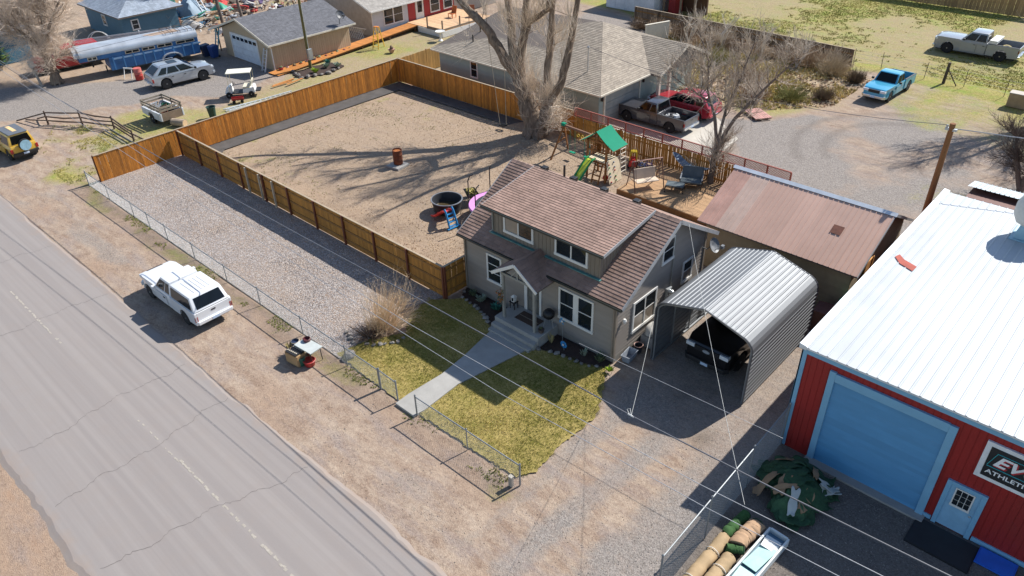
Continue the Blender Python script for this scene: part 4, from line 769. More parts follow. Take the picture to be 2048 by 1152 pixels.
# blue-grey cottage, far left, with a white scalloped fence beside it
Bl = thing('house', 'teal cottage with pale hipped roof and small window behind the horse trailer', 'house', (-76, 29.5, 0), world=True)
TEALW = M('teal_wall', '4a6d7f', .75, var=.08)
MB().bx(-80.5, -72.6, 26.8, 32, 0, 2.3).build('wall', TEALW, Bl)
Bm = M('pale_blue_shingle', '8f98a3', .85, var=.2, scale=2, isl=.12)
eb = [(-81, 26.4, 2.3), (-72.1, 26.4, 2.3), (-72.1, 32.5, 2.3), (-81, 32.5, 2.3)]; ra_, rb_ = (-78, 29.4, 3.7), (-75.2, 29.4, 3.7)
roof_of(Bl, [[eb[0], eb[1], rb_, ra_], [eb[1], eb[2], rb_], [eb[2], eb[3], ra_, rb_], [eb[3], eb[0], ra_]], Bm)
window(Bl, (-72.6, 27.6, .95), (0, 1, 0), (1, 0, 0), .7, .9, 1, 2); window(Bl, (-76.8, 26.8, .95), (1, 0, 0), (0, -1, 0), .8, .95, 1, 2)
sf = thing('fence', 'white weathered slat fence with horizontal boards beside the teal cottage', 'fence', (-71, 25, 0), world=True)
for i in range(6): MB().bar((-72.2, 22.3, .25 + i * .2), (-69.4, 29.6, .25 + i * .2), .03, .15).build('slat', M('old_white', 'b6bcc2', .7, rnd=.1, dirt=.3), sf)
for f in (0, .33, .66, 1): MB().bx(-72.2 + 2.8 * f - .05, -72.2 + 2.8 * f + .05, 22.3 + 7.3 * f + .03, 22.3 + 7.3 * f + .13, 0, 1.4).build('post', M('old_white', 'b6bcc2'), sf)
bsd = thing('shed', 'low blue shed half hidden by the dark evergreen at the left edge', 'shed', (-79, 15.6, 0), world=True)
MB().bx(-82, -74.6, 13.0, 19.5, 0, 2.2).build('wall', M('blue_wall', '3f6f86', .75, var=.1), bsd); slab_ = MB(); slab(slab_, [(-82.3, 12.7, 2.2), (-74.3, 12.7, 2.2), (-74.3, 19.8, 2.6), (-82.3, 19.8, 2.6)], .12); slab_.build('roof', M('felt', '6a6a6c', .9), bsd)
# white storage shed, top centre
ws = thing('shed', 'white metal shed with open lean-to beyond the grey-green house', 'shed', (-43, 66, 0), world=True)
MB().bx(-46.2, -40.6, 63.4, 68.5, 0, 2.5).build('wall', M('white_sheet', 'c6ccd2', .5, metal=.1, var=.08, dirt=.3), ws)
for i in range(5): MB().bx(-46.2 + i * 1.12 + .01, -46.2 + (i + 1) * 1.12 - .01, 63.37, 63.399, .05, 2.5).build('sheet', M('white_sheet2', 'ccd1d6', .5, rnd=.08, dirt=.2), ws)
slab_ = MB(); slab(slab_, [(-46.5, 63.1, 2.5), (-40.3, 63.1, 2.5), (-40.3, 68.8, 2.9), (-46.5, 68.8, 2.9)], .08); slab_.build('roof', M('white_metal', 'd3d7da'), ws)
for x_ in (-40.2, -38.4, -36.9): MB().bx(x_ - .08, x_ + .08, 64.4, 64.56, 0, 2.4).build('lean_to_post', M('old_wood', '7d6c5a'), ws)
MB().bx(-40.5, -36.8, 66.6, 66.8, 0, 2.3).build('lean_to_wall', M('brown_plank', '5d4331', .85, rnd=.2), ws); MB().bx(-39.9, -39.2, 64.8, 66.2, 0, 1.5).build('red_cabinet', M('red_paint', '8d2326', .6), ws)
slab_ = MB(); slab(slab_, [(-40.55, 64.2, 2.5), (-36.6, 64.2, 2.4), (-36.6, 67, 2.6), (-40.55, 67, 2.7)], .07); slab_.build('lean_to_roof', M('old_wood', '7d6c5a'), ws)
# ------------------------------------------------------------------ fences
STAIN = M('fence_stain', 'a9661f', .75, var=.28, scale=3.5, rnd=.3, stretch=(7, 7, .7), bump=.15, bscale=20, col2='b57428'); RAILM = M('fence_rail', '8a6231', .8, var=.15, rnd=.1); STEELP = M('fence_post', '6b3a26', .6, var=.15)
STAIN2 = M('fence_stain_dull', 'a5722f', .8, var=.2, scale=3.5, rnd=.2, stretch=(7, 7, .7))
def picket_meshes(w, h, mat, t=.018, dog=.0):
    out = []
    for i in range(3):
        j = U(-.015, .015); m_ = MB(); m_.bx(-w / 2, w / 2, -t / 2, t / 2, .03, h + j); out.append(m_.mesh('picket', mat))
    return out
def wood_fence(label, p, q, h, side, mat=STAIN, pw=.14, gap=.006, rails=(.35, .95, 1.5), post_every=2.44, posts='far', cap=True, postmat=None, hend=None, gap_rand=0., wood_posts=()):
    """side: +1/-1, on which side (left of p->q = +1) the pickets are nailed; rails and posts on the other"""
    p = Vector((p[0], p[1], 0)); q = Vector((q[0], q[1], 0)); d = (q - p); L = d.length; d.normalize(); nrm = Vector((-d.y, d.x, 0)) * side; ang = math.atan2(d.y, d.x)
    f = thing('fence', label, 'fence', tuple((p + q) / 2), world=True); ms = picket_meshes(pw, h, mat); k = int(L / (pw + gap))
    step = L / k
    for i in range(k):
        c = p + d * (i + .5) * step + nrm * .03; s_ = 1.0 + ((hend or h) / h - 1) * i / k
        inst(random.choice(ms), 'picket', f, (c.x, c.y, 0), (U(-.006, .006), U(-.006, .006) if gap < .02 else U(-.02, .02), ang), (1 - gap_rand * random.random(), 1, s_))
    for z in rails: MB().bar(p + Vector((0, 0, z)), q + Vector((0, 0, z * (hend or h) / h)), .045, .085).build('rail', RAILM, f)
    n = max(1, round(L / post_every))
    for i in range(n + 1):
        c = p + d * L * i / n - nrm * .05; MB().bx(c.x - .045, c.x + .045, c.y - .045, c.y + .045, -.05, (h + (hend or h) * 0) + .02).build('post', postmat or STEELP, f)
    if cap: MB().bar(p + nrm * .01 + Vector((0, 0, h + .012)), q + nrm * .01 + Vector((0, 0, (hend or h) + .012)), .1, .028).build('cap', M('cap_grey', 'a08f78', .8, var=.15), f)
    return f
wood_fence('orange stained board fence running back from the street at the left of the lots', (-45.1, 12.85), (-45.1, 35.6), 1.62, -1, hend=1.76)
wood_fence('long stained fence dividing the gravel lot from the bare yard, rails facing the street', (-44.9, 17.87), (-21.05, 17.87), 1.63, 1, mat=STAIN2, rails=(.3, .85, 1.4))
wood_fence('short stained fence panel between the yard fence corner and the house', (-21.02, 17.87), (-20.98, 19.4), 1.65, 1, mat=STAIN2, rails=(.3, .85, 1.4))
wood_fence('brown stained board fence along the back of the bare yard beside the willow', (-45.0, 35.62), (-27.95, 35.62), 1.76, -1)
bf = wood_fence('brown picket fence with gaps behind the playset, topped with red lattice', (-27.9, 35.45), (-13.6, 35.25), 1.5, -1, pw=.105, gap=.022, mat=STAIN2, cap=False, rails=(.4, 1.2), post_every=1.8)
wood_fence('sunlit narrow board fence running from the yard corner behind the grey-green house', (-45.15, 35.8), (-45.3, 41.5), 1.7, -1, mat=M('fence_pale', 'b08a4e', .8, var=.2, scale=3, rnd=.2, stretch=(7, 7, .7)), cap=False)
# posts sticking up from the dividing fence gate leaves
for x_ in (-36.95, -35.6, -34.3): MB().bx(x_ - .045, x_ + .045, 17.72, 17.81, 0, 1.6).build('gate_post', M('pale_post', 'b0a08a', .8), next(o for o in bpy.data.objects if o.get('label', '').startswith('long stained fence')))
# lattice topping
LT = M('red_lattice', '8f4a3c', .7, var=.1)
def lattice(par, p, q, z0, z1, step=.11, w=.022):
    p = Vector((*p, 0)); q = Vector((*q, 0)); d = q - p; L = d.length; d.normalize(); h = z1 - z0; mb = MB(); s_ = -h
    while s_ < L:
        for sg_ in (1, -1):
            a0, a1 = max(0, s_), min(L, s_ + h); 
            if a1 - a0 < .02: continue
            b0, b1 = (a0 - s_), (a1 - s_)
            if sg_ < 0: b0, b1 = h - b0, h - b1
            off_ = Vector((-d.y, d.x, 0)) * (.006 * sg_); mb.bar(p + d * a0 + off_ + Vector((0, 0, z0 + b0)), p + d * a1 + off_ + Vector((0, 0, z0 + b1)), .008, w)
        s_ += step
    mb.build('lattice', LT, par, kind='stuff')
    fr_ = MB(); fr_.bar(p + Vector((0, 0, z1 + .02)), q + Vector((0, 0, z1 + .02)), .07, .04); fr_.bar(p + Vector((0, 0, z0 - .02)), q + Vector((0, 0, z0 - .02)), .05, .05); k = int(L / 1.2)
    for i in range(k + 1):
        c = p + d * L * i / k; fr_.bx(c.x - .035, c.x + .035, c.y - .035, c.y + .035, z0 - .1, z1)
    fr_.build('lattice_frame', LT, par)
lattice(bf, (-27.9, 35.5), (-13.6, 35.3), 1.56, 2.02)
br = thing('fence', 'rusty brown metal fence panel between the long shed and the white roof', 'fence', (-6.7, 32, 0), world=True)
for i in range(5): MB().bx(-6.95 + .0, -6.9, 31.2 + i * .62, 31.8 + i * .62, 0, 1.9).build('panel', M('brown_metal', '6b463d'), br)
# old grey fence with brush, running behind the grey-green house
OLD = M('grey_board', '71604f', .9, var=.25, scale=3, rnd=.25, stretch=(6, 6, .7))
wood_fence('weathered grey board fence sagging between the brush and the green field', (-41, 60.9), (-20.3, 60.2), 1.25, 1, mat=OLD, pw=.17, gap=.01, cap=True, postmat=OLD, rails=(.3, .9))
wood_fence('tall brown board fence along the far side of the field', (-27, 83.2), (-8, 83.2), 1.9, -1, mat=M('fence_far', '9b7d55', .85, var=.2, rnd=.22, stretch=(6, 6, .7)), pw=.3, gap=.01, cap=False)
pn = thing('panel_wall', 'upright cream concrete panel standing behind the grey-green house', 'panel', (-35.7, 56.5, 0)); MB().bx(-1.2, 1.2, -.08, .08, 0, 1.5).build('slab', M('cream_panel', 'c3bdb0', .8, var=.08), pn, bevel=.01); MB().bx(-1.25, 1.25, -.1, .1, 1.502, 1.56).build('cap', M('cream_trim', 'cfc6b4'), pn); pn.rotation_euler.z = R(70)
# wire fence on the right
for i, (x_, y_) in enumerate(((-20.27, 60.6), (-18.26, 60.9), (-15.02, 60.6), (-12.27, 60.5), (-9.58, 60.1))):
    t_ = thing('fence_post', ['thin steel fence post at the end of the grey board fence', 'thin steel fence post behind the blue pickup', 'thin steel fence post just left of the thick wooden post', 'thin steel fence post just right of the thick wooden post', 'thin steel fence post nearest the concrete block'][i], 'post', (x_, y_, 0), group='steel posts of the wire fence')
    MB().bar((0, 0, 0), (U(-.05, .05), 0, 1.25), .035).build('stake', M('rust_post', '5a4a3f', .8), t_)
t_ = thing('fence_post', 'thick dark wooden post with leaning brace in the wire fence', 'post', (-13.63, 60.47, 0)); MB().tube([(0, 0, 0), (.05, 0, 1.5)], [.11, .1], 8).build('post', M('tarred_wood', '4b4138', .9), t_); MB().tube([(.9, -.1, 0), (.1, 0, 1.0)], .04, 6).build('brace', M('tarred_wood', '4b4138'), t_)
wf = MB()
for z in (.3, .6, .9, 1.15): wf.tube([(-20.3, 60.6, z), (-15, 60.55, z - .03), (-9.6, 60.1, z), (0, 59.2, z)], .008, 3)
tag(wf.build('wire_strand', M('fence_wire', '8d8a86', .5, metal=.5)), 'sagging wire strands of the field fence', 'wire')
t_ = thing('concrete_block', 'tan concrete block at the right edge beside the wire fence', 'block', (-8.3, 58.6, 0)); MB().bx(-.7, .7, -.35, .35, 0, .9).build('block', M('tan_concrete', 'a08c6c', .9, var=.15), t_, bevel=.03); MB().bx(-.72, .72, -.37, .37, .905, .95).build('cap', M('pale_concrete', 'b3aca0'), t_)
# ------------------------------------------------------------------ chain link
LINK = M('chain_link', '85898b', .55, metal=.35, var=.1)
def chain_link(label, p, q, h, posts, top=True, step=.09, mat=LINK, r=.0024, gate=False):
    p = Vector((*p, 0)); q = Vector((*q, 0)); d = q - p; L = d.length; d.normalize(); f = thing('chain_link_fence', label, 'fence', tuple((p + q) / 2), world=True); mb = MB(); s_ = -h
    while s_ < L:
        for sg_ in (1, -1):
            a0, a1 = max(0, s_), min(L, s_ + h)
            if a1 - a0 < .03: continue
            b0, b1 = a0 - s_, a1 - s_
            if sg_ < 0: b0, b1 = h - b0, h - b1
            A_ = p + d * a0 + Vector((0, 0, .04 + b0)); B_ = p + d * a1 + Vector((0, 0, .04 + b1)); n_ = Vector((-d.y, d.x, 0)) * r; z_ = Vector((0, 0, r))
            mb.add([A_ + n_, A_ - n_ + z_, A_ - n_ - z_, B_ + n_, B_ - n_ + z_, B_ - n_ - z_], [(0, 1, 4, 3), (1, 2, 5, 4), (2, 0, 3, 5)])
        s_ += step
    mb.build('mesh', mat, f, kind='stuff')
    if top: MB().tube([p + Vector((0, 0, h + .05)), q + Vector((0, 0, h + .05))], .022, 6).build('top_rail', mat, f)
    for i, t in enumerate(posts):
        c = p + d * t; big = i in (0, len(posts) - 1); po = MB().tube([c, c + Vector((0, 0, h + .1))], .032 if big else .022, 7).build('post', mat, f); MB().lathe([(.035, 0), (.035, .03), (.01, .06)], (c.x, c.y, h + .1), 7).build('post_cap', mat, po)
    return f
PX = [-45.06, -42.3, -39.24, -37.4, -35.43, -32.67, -29.68, -26.85, -23.61, -20.59, -18.55]
chain_link('long low chain link fence along the street side of the gravel lot', (PX[0], 12.15), (PX[-1], 12.15), .85, [x - PX[0] for x in PX])
chain_link('narrow chain link gate beside the concrete path', (-18.5, 12.15), (-17.48, 12.12), .88, [0, 1.02])
chain_link('low chain link fence between the path and the driveway corner', (-16.39, 12.1), (-11.42, 12.16), .85, [0, 2.57, 4.97])
chain_link('tall chain link fence running back along the driveway to the red building', (-5.85, 11.7), (-5.97, 19.4), 1.75, [0, 2.6, 5.2, 7.68], step=.1, r=.0035)
# ------------------------------------------------------------------ vehicles (front towards +x)
TYRE = M('tyre', '1e1e20', .85, var=.15); CHROME = M('chrome', 'c9ccce', .18, metal=.9); CGLASS = M('car_glass', '0d1113', .08, spec=.4, var=.2); TRIMB = M('black_trim', '242426', .55)
LAMP = M('headlamp', 'd5dade', .1, spec=.8); TAIL = M('tail_lamp', '9c1a1c', .2, spec=.7); AMBER = M('amber_lamp', 'c9701e', .3); PLATE = M('plate', 'b9cbe0', .4); RIM = M('alloy', '9a9da0', .3, metal=.8)
def paint(name, c, metal=.0, var=.03): return M(name, c, .3, metal=metal, var=var, scale=1., coat=.7, dirt=.06)
def wheel(par, x, y, r, w, rim=RIM, spokes=6):
    wv = thing_part('wheel', par); wv.location = (x, y, r); s_ = 1 if y > 0 else -1
    t_ = MB().lathe([(r * .62, -w / 2), (r * .9, -w / 2), (r, -w * .34), (r, w * .34), (r * .9, w / 2), (r * .62, w / 2)], (0, 0, 0), 20, axis='y').mesh('tyre', TYRE, smooth=True)
    inst0(t_, 'tyre', wv)
    m_ = MB(); m_.lathe([(r * .64, -.01), (r * .64, .015), (r * .56, .0), (r * .54, -.04), (r * .1, -.04)], (0, 0, 0), 18, axis='y', cap=True)
    for k in range(spokes):
        a = 2 * math.pi * k / spokes; c_, q_ = math.cos(a), math.sin(a); n_ = (-q_ * .04, c_ * .04)
        m_.hexa([(c_ * .03 - n_[0], -.03, q_ * .03 - n_[1]), (c_ * .03 + n_[0], -.03, q_ * .03 + n_[1]), (c_ * .03 + n_[0], .03, q_ * .03 + n_[1]), (c_ * .03 - n_[0], .03, q_ * .03 - n_[1]), (c_ * r * .6 - n_[0], -.03, q_ * r * .6 - n_[1]), (c_ * r * .6 + n_[0], -.03, q_ * r * .6 + n_[1]), (c_ * r * .6 + n_[0], .005, q_ * r * .6 + n_[1]), (c_ * r * .6 - n_[0], .005, q_ * r * .6 - n_[1])])
    m_.lathe([(r * .14, .0), (r * .12, .035), (.01, .04)], (0, 0, 0), 10, axis='y')
    m_.v = [(a, s_ * (b + w / 2 - .03), c) for a, b, c in m_.v]
    inst0(m_.mesh('rim', rim), 'rim', wv)
def thing_part(name, par):
    o = bpy.data.objects.new(name, bpy.data.meshes.new(name)); C.objects.link(o); o.parent = par; return o
def inst0(me, name, par): o = bpy.data.objects.new(name, me); C.objects.link(o); o.parent = par; return o
def arch(xc, r, z0, n=9):   # points of a wheel arch, from front to back along the sill
    a0 = math.asin(min(.9, max(-.5, (z0 - r * .86) / r)))
    return [(xc + r * math.cos(a0 + (math.pi - 2 * a0) * i / n), r * .86 + r * math.sin(a0 + (math.pi - 2 * a0) * i / n)) for i in range(n + 1)]
def shell(outline, hw, W):
    n = len(outline); mb = MB(); 
    vs = [(x, hw(x, z), z) for x, z in outline] + [(x, -hw(x, z), z) for x, z in outline]
    mb.add(vs, [list(range(n)), list(range(n, 2 * n))[::-1]] + [(i, i + n, (i + 1) % n + n, (i + 1) % n) for i in range(n)]); return mb
def face_pane(par, name, mat, q, u0, u1, v0, v1, off=.006, th=.012):
    """thin glass panel lying on a quad q (a,b,c,d ccw from outside), inset to u,v"""
    a, b, c, d = [Vector(p) for p in q]; N = (b - a).cross(d - a).normalized()
    P = lambda u, v: (a * (1 - u) + b * u) * (1 - v) + (d * (1 - u) + c * u) * v
    k = [P(u0, v0), P(u1, v0), P(u1, v1), P(u0, v1)]; lo = [p + N * (off - th) for p in k]; hi = [p + N * off for p in k]
    return MB().hexa(lo + hi).build(name, mat, par)
def cabin(par, body, xb0, xb1, zb, xt0, xt1, zt, hb, ht, sides, wind=True, rear=True, name='cabin', pillar=.07, bev=.06, glass=None):
    """tapered cabin: front base xb0 > rear base xb1; roof from xt0 to xt1; sides: list of (u0,u1) window spans front to back"""
    glass = glass or CGLASS
    lo = [(xb1, -hb, zb), (xb0, -hb, zb), (xb0, hb, zb), (xb1, hb, zb)]; hi = [(xt1, -ht, zt), (xt0, -ht, zt), (xt0, ht, zt), (xt1, ht, zt)]
    cb = MB().hexa(lo + hi).build(name, body, par, bevel=bev, smooth=True)
    if wind: face_pane(cb, 'windshield', glass, [lo[1], lo[2], hi[2], hi[1]], .07, .93, .1, .9, .012)
    if rear: face_pane(cb, 'rear_window', glass, [lo[3], lo[0], hi[0], hi[3]], .1, .9, .15, .86, .012)
    for u0, u1 in sides:
        face_pane(cb, 'side_window', glass, [lo[2], lo[3], hi[3], hi[2]], u0, u1, .1, .84, .012); face_pane(cb, 'side_window', glass, [lo[0], lo[1], hi[1], hi[0]], 1 - u1, 1 - u0, .1, .84, .012)
    return cb
def car(label, cat, name, loc, rz, L, W, zb, zh, xf, xr, r, body, kind, cab, doors, low=None, sill=.3, hood0=None, arch_r=None, rim=RIM, tail=True, grille='black', zbed=None, bumper='chrome', canopy=None, cladding=None, badge=False, group=None, plate=True, wheels=True):
    t_ = thing(name, label, cat, loc, rz, group); hx = L / 2; hw = W / 2; ar = arch_r or r * 1.2; bed = kind == 'pickup'
    xe = cab['xb1'] - .02 if bed else -hx + .04   # rear end of the main shell
    def half(x, z):
        k = hw
        if z > zb - .12: k -= .035
        if z < sill + .08: k -= .03
        if x > hx - .35: k -= .05 + .12 * max(0, (x - hx + .35) / .35) ** 2
        if not bed and x < -hx + .3: k -= .05
        return k
    xw = cab['xb0']
    top = [(hx - .02, sill + .15), (hx, .5), (hx - .03, zh - .16), (hx - .16, zh - .04), (hx - .5, zh), (xw + .12, zb + .02), (xw - .05, zb)]
    rear = [(xe, zb)] + ([(xe, sill)] if bed else [(xe - .02, zb - .2), (xe - .03, .5), (xe + .04, sill + .12)])
    bottom = ([] if bed else arch(xr, ar, sill)[::-1]) + arch(xf, ar, sill)[::-1]
    out = top + rear + bottom + [(hx - .12, sill)]
    bd = shell(out, half, W).build('body', body, t_, bevel=.035, smooth=True, ang=25)
    cabin(t_, body, cab['xb0'], cab['xb1'], zb - .02, cab['xt0'], cab['xt1'], cab['zt'], hw - .06, hw - .06 - (cab['zt'] - zb) * .22, cab['sides'], rear=cab.get('rear', True))
    for d0, d1 in doors:
        for s_ in (1, -1):
            q = MB(); ya, yb_ = (hw - .012, hw + .006) if s_ > 0 else (-hw - .006, -hw + .012); q.bx(d1, d0, ya, yb_, sill + .1, zb - .13); do_ = q.build('door', body, t_, bevel=.006)
            y_ = s_ * (hw + .006); MB().bx(d1 + .06, d1 + .22, min(y_, y_ + s_ * .025), max(y_, y_ + s_ * .025), zb - .24, zb - .2).build('handle', TRIMB, do_)
    for s_ in (1, -1):
        MB().bx(hx - .24, hx - .015, s_ * (hw - .46) if s_ < 0 else hw - .46, s_ * (hw - .1) if s_ < 0 else hw - .1, zh - .26, zh - .1).build('headlight', LAMP, t_, bevel=.02) if s_ > 0 else MB().bx(hx - .24, hx - .015, -hw + .1, -hw + .46, zh - .26, zh - .1).build('headlight', LAMP, t_, bevel=.02)
        y_ = s_ * (hw + .02); MB().bx(cab['xb0'] - .35, cab['xb0'] - .2, min(y_, y_ + s_ * .16), max(y_, y_ + s_ * .16), zb + .02, zb + .17).build('mirror', TRIMB if body.name != 'white_paint' else body, t_, bevel=.03)
        zt0 = (zbed or zb) - .42
        ya, yb_ = (hw - .16, hw - .0) if s_ > 0 else (-hw + .0, -hw + .16); MB().bx(-hx + .0, -hx + .1, ya, yb_, zt0, zt0 + .26).build('tail_light', TAIL, t_, bevel=.012)
    gm_ = {'black': TRIMB, 'chrome': CHROME, 'body': body}[grille]
    gr = MB().bx(hx - .06, hx + .012, -hw + .48, hw - .48, zh - .3, zh - .1).build('grille', gm_, t_, bevel=.01)
    for z_ in (.05, .1, .15): MB().bx(hx + .004, hx + .022, -hw + .5, hw - .5, zh - .3 + z_ - .01, zh - .3 + z_ + .012).build('grille_bar', TRIMB if grille != 'black' else gm_, gr)
    if badge: MB().lathe([(.0, 0), (.11, 0), (.11, .02), (.0, .02)], (hx + .02, 0, zh - .2), 14, axis='x', sx=1.4, sy=.62).build('badge', M('badge_silver', 'bfc7cf', .3, metal=.6), gr)
    bm_ = {'chrome': CHROME, 'body': body, 'black': TRIMB}[bumper]
    MB().hexa([(hx - .14, -hw + .03, .34), (hx + .06, -hw + .2, .34), (hx + .06, hw - .2, .34), (hx - .14, hw - .03, .34), (hx - .14, -hw + .03, .54), (hx + .07, -hw + .2, .54), (hx + .07, hw - .2, .54), (hx - .14, hw - .03, .54)]).build('front_bumper', bm_, t_, bevel=.03)
    MB().bx(-hx - .09, -hx + .06, -hw + .06, hw - .06, .42, .58).build('rear_bumper', bm_, t_, bevel=.03)
    if plate:
        MB().bx(-hx - .1, -hx - .088, -.16, .16, .44, .56).build('licence_plate', PLATE, t_); MB().bx(hx + .058, hx + .078, -.15, .15, .38, .5).build('licence_plate', PLATE, t_)
    for x_ in ((xf, xr) if wheels else ()):
        for s_ in (1, -1): wheel(t_, x_, s_ * (hw - .12), r, .22, rim)
    MB().bx(-hx + .2, hx - .25, -hw + .14, hw - .14, .22, sill + .12).build('chassis', TRIMB, t_)
    if bed:
        zt_ = zbed or zb; x0_, x1_ = -hx, xe - .03; 
        ol = [(x1_, sill + .05), (x1_, zt_), (x0_, zt_), (x0_, sill + .1)] + arch(xr, ar, sill + .05)[::-1]
        for s_ in (1, -1):
            ya, yb_ = (hw - .1, hw - .0) if s_ > 0 else (-hw + .0, -hw + .1)
            MB().prism(ol, lambda a, b, t: (a, t, b), ya, yb_).build('bed_side', body, t_, bevel=.02)
            MB().bx(x0_ + .03, x1_, ya - .008, yb_ + .008, zt_ + .002, zt_ + .022).build('bed_rail', TRIMB if not canopy else body, t_, bevel=.006)
        tg = MB().bx(x0_ - .0, x0_ + .06, -hw + .105, hw - .105, sill + .2, zt_).build('tailgate', body, t_, bevel=.012); MB().bx(x0_ - .012, x0_ + .0, -.1, .1, zt_ - .16, zt_ - .1).build('handle', TRIMB, tg)
        MB().bx(x1_ - .05, x1_ - .002, -hw + .105, hw - .105, sill + .2, zt_).build('bed_front', body, t_)
        fl = MB().bx(x0_ + .06, x1_ - .05, -hw + .1, hw - .1, sill + .18, sill + .24); fl.bx(xr - .38, xr + .38, -hw + .1, -hw + .32, sill + .24, sill + .46); fl.bx(xr - .38, xr + .38, hw - .32, hw - .1, sill + .24, sill + .46); fl.build('bed_floor', M('bed_liner', '2e2e30', .85), t_)
        if canopy:
            cn = cabin(t_, body, x1_ - .02, x0_ + .02, zt_ + .02, x1_ - .06, x0_ + .36, cab['zt'] + .02, hw - .03, hw - .13, canopy, wind=False, name='canopy', bev=.07)
            for k in range(5): MB().bx(x0_ + .55, x1_ - .35, -.36 + k * .18 - .008, -.36 + k * .18 + .008, cab['zt'] + .012, cab['zt'] + .028).build('roof_rib', M('rib_grey', '9a9c9e', .5), cn)
    if cladding:
        for s_ in (1, -1):
            ya, yb_ = (hw - .02, hw + .015) if s_ > 0 else (-hw - .015, -hw + .02); MB().bx(xr + ar + .02, xf - ar - .02, ya, yb_, sill + .02, sill + .14).build('side_cladding', cladding, t_)
    return t_
# white compact pickup with camper shell on the verge
car('white compact pickup with a camper shell parked on the dirt verge', 'pickup', 'pickup', (-29.5, 10.08, .0), R(181.5), 5.05, 1.7, .98, .98, 1.62, -1.5, .34, paint('white_paint', 'd9dadb'), 'pickup', dict(xb0=.95, xb1=-.45, xt0=.35, xt1=-.4, zt=1.58, sides=((.08, .6), (.66, .94)), rear=False), ((.85, -.1),), zbed=.98, canopy=((.06, .93),), bumper='body', rim=CHROME)
# yellow two-door off-roader with spare wheel
YP = paint('yellow_paint', 'c9a03a'); yv = car('yellow two-door off-roader with black soft top and spare wheel', 'suv', 'off_roader', (-53.75, 11.15, 0), R(183), 3.6, 1.62, 1.02, .98, 1.1, -1.08, .36, YP, 'suv', dict(xb0=.55, xb1=-1.72, xt0=.2, xt1=-1.6, zt=1.68, sides=((.06, .36), (.42, .94))), ((.5, -.35),), bumper='black', rim=M('yellow_rim', 'b59a55', .5))
MB().bx(-1.66, .22, -.55, .55, 1.69, 1.72).build('soft_top', M('grey_top', '5a6068', .8), yv, bevel=.03); MB().bx(-1.2, -.0, -.12, .12, 1.722, 1.735).build('roof_stripe', M('cream_stripe', 'd9b884', .6), yv)
sp = MB(); sp.lathe([(.1, -.1), (.33, -.1), (.36, -.03), (.34, .08), (.05, .1)], (-1.93, -.05, 1.02), 18, axis='x'); sp.v = [(-3.86 - x, y, z) for x, y, z in sp.v]; sp.f = [f[::-1] for f in sp.f]; spo = sp.build('spare_wheel', TYRE, yv, smooth=True)
cvr = MB(); cvr.lathe([(.02, .0), (.3, .0), (.33, .03)], (0, 0, 0), 18, axis='x'); cvr.v = [(-2.06 - x, y - .05, z + 1.02) for x, y, z in cvr.v]; cvr.f = [f[::-1] for f in cvr.f]; cvr.build('tyre_cover', M('cover_blue', '8fb4c4', .5, var=.2, scale=6), spo)
for k in range(3): MB().bx(-2.085, -2.068, -.3 + .02 * k, -.02, 1.06 + k * .08, 1.1 + k * .08).build('cover_stripe', M('cover_orange%d' % k, ['c98a4a', 'b05a38', 'd9b884'][k], .6), spo)
# silver suv
sv = car('silver suv parked on the gravel beside the horse trailer', 'suv', 'suv', (-58.45, 24.75, 0), R(84), 4.8, 1.92, 1.06, 1.04, 1.43, -1.43, .38, paint('silver_paint', 'aeb4ba', .5), 'suv', dict(xb0=1.2, xb1=-2.34, xt0=.2, xt1=-1.55, zt=1.64, sides=((.08, .38), (.41, .68), (.71, .9))), ((.95, -.05), (-.1, -1.0)), bumper='body', rim=M('dark_alloy', '8a8c90', .35, metal=.7))
for s_ in (-1, 1): MB().tube([(.0, s_ * .72, 1.7), (-.1, s_ * .72, 1.74), (-1.5, s_ * .72, 1.74), (-1.6, s_ * .72, 1.69)], .02, 5).build('roof_rail', CHROME, sv)
MB().bx(-.75, -.1, -.42, .42, 1.664, 1.676).build('sunroof', CGLASS, sv)
# red pickup under the left tree
car('red full-size pickup with canopy nosing out behind the bare tree', 'pickup', 'pickup', (-69.4, 20.6, 0), R(-97), 5.5, 1.95, 1.1, 1.1, 1.75, -1.75, .38, paint('red_paint', 'a8262a'), 'pickup', dict(xb0=.95, xb1=-.6, xt0=.4, xt1=-.5, zt=1.75, sides=((.08, .9),), rear=False), ((.85, -.4),), zbed=1.1, canopy=((.06, .93),), grille='chrome')
# dark grey pickup and red suv on the apron
dkp = car('dark grey pickup with an open loaded bed behind the lattice fence', 'pickup', 'pickup', (-25.3, 40.75, .03), R(180), 5.3, 1.8, 1.05, 1.05, 1.7, -1.6, .36, paint('charcoal_paint', '4a4a50', .4), 'pickup', dict(xb0=1.0, xb1=-.6, xt0=.35, xt1=-.45, zt=1.66, sides=((.08, .58), (.64, .93))), ((.9, -.1),), zbed=1.05)
lo_ = thing('load', 'crumpled white tarp and dark scrap heaped in the dark grey pickup bed', 'load', (-23.9, 40.75, .55), world=True); rr = random.Random(31)
for k in range(7): MB().blob((-23.9 + rr.uniform(-.7, .7), 40.75 + rr.uniform(-.45, .45), .66 + rr.uniform(0, .15)), (.28, .24, .16), 7, 4, jit=.35, rng=rr).build('scrap', M('scrap%d' % (k % 3), ['c9c9c6', '3c3c40', '7b7d80'][k % 3], .7), lo_)
car('red suv standing behind the dark grey pickup under bare branches', 'suv', 'suv', (-24.9, 43.45, .03), R(183), 4.7, 1.85, 1.05, 1.02, 1.4, -1.4, .36, paint('crimson_paint', '9b2430'), 'suv', dict(xb0=.9, xb1=-2.2, xt0=.15, xt1=-1.8, zt=1.62, sides=((.06, .38), (.41, .68), (.71, .92))), ((.85, -.1), (-.15, -1.0)), bumper='body')
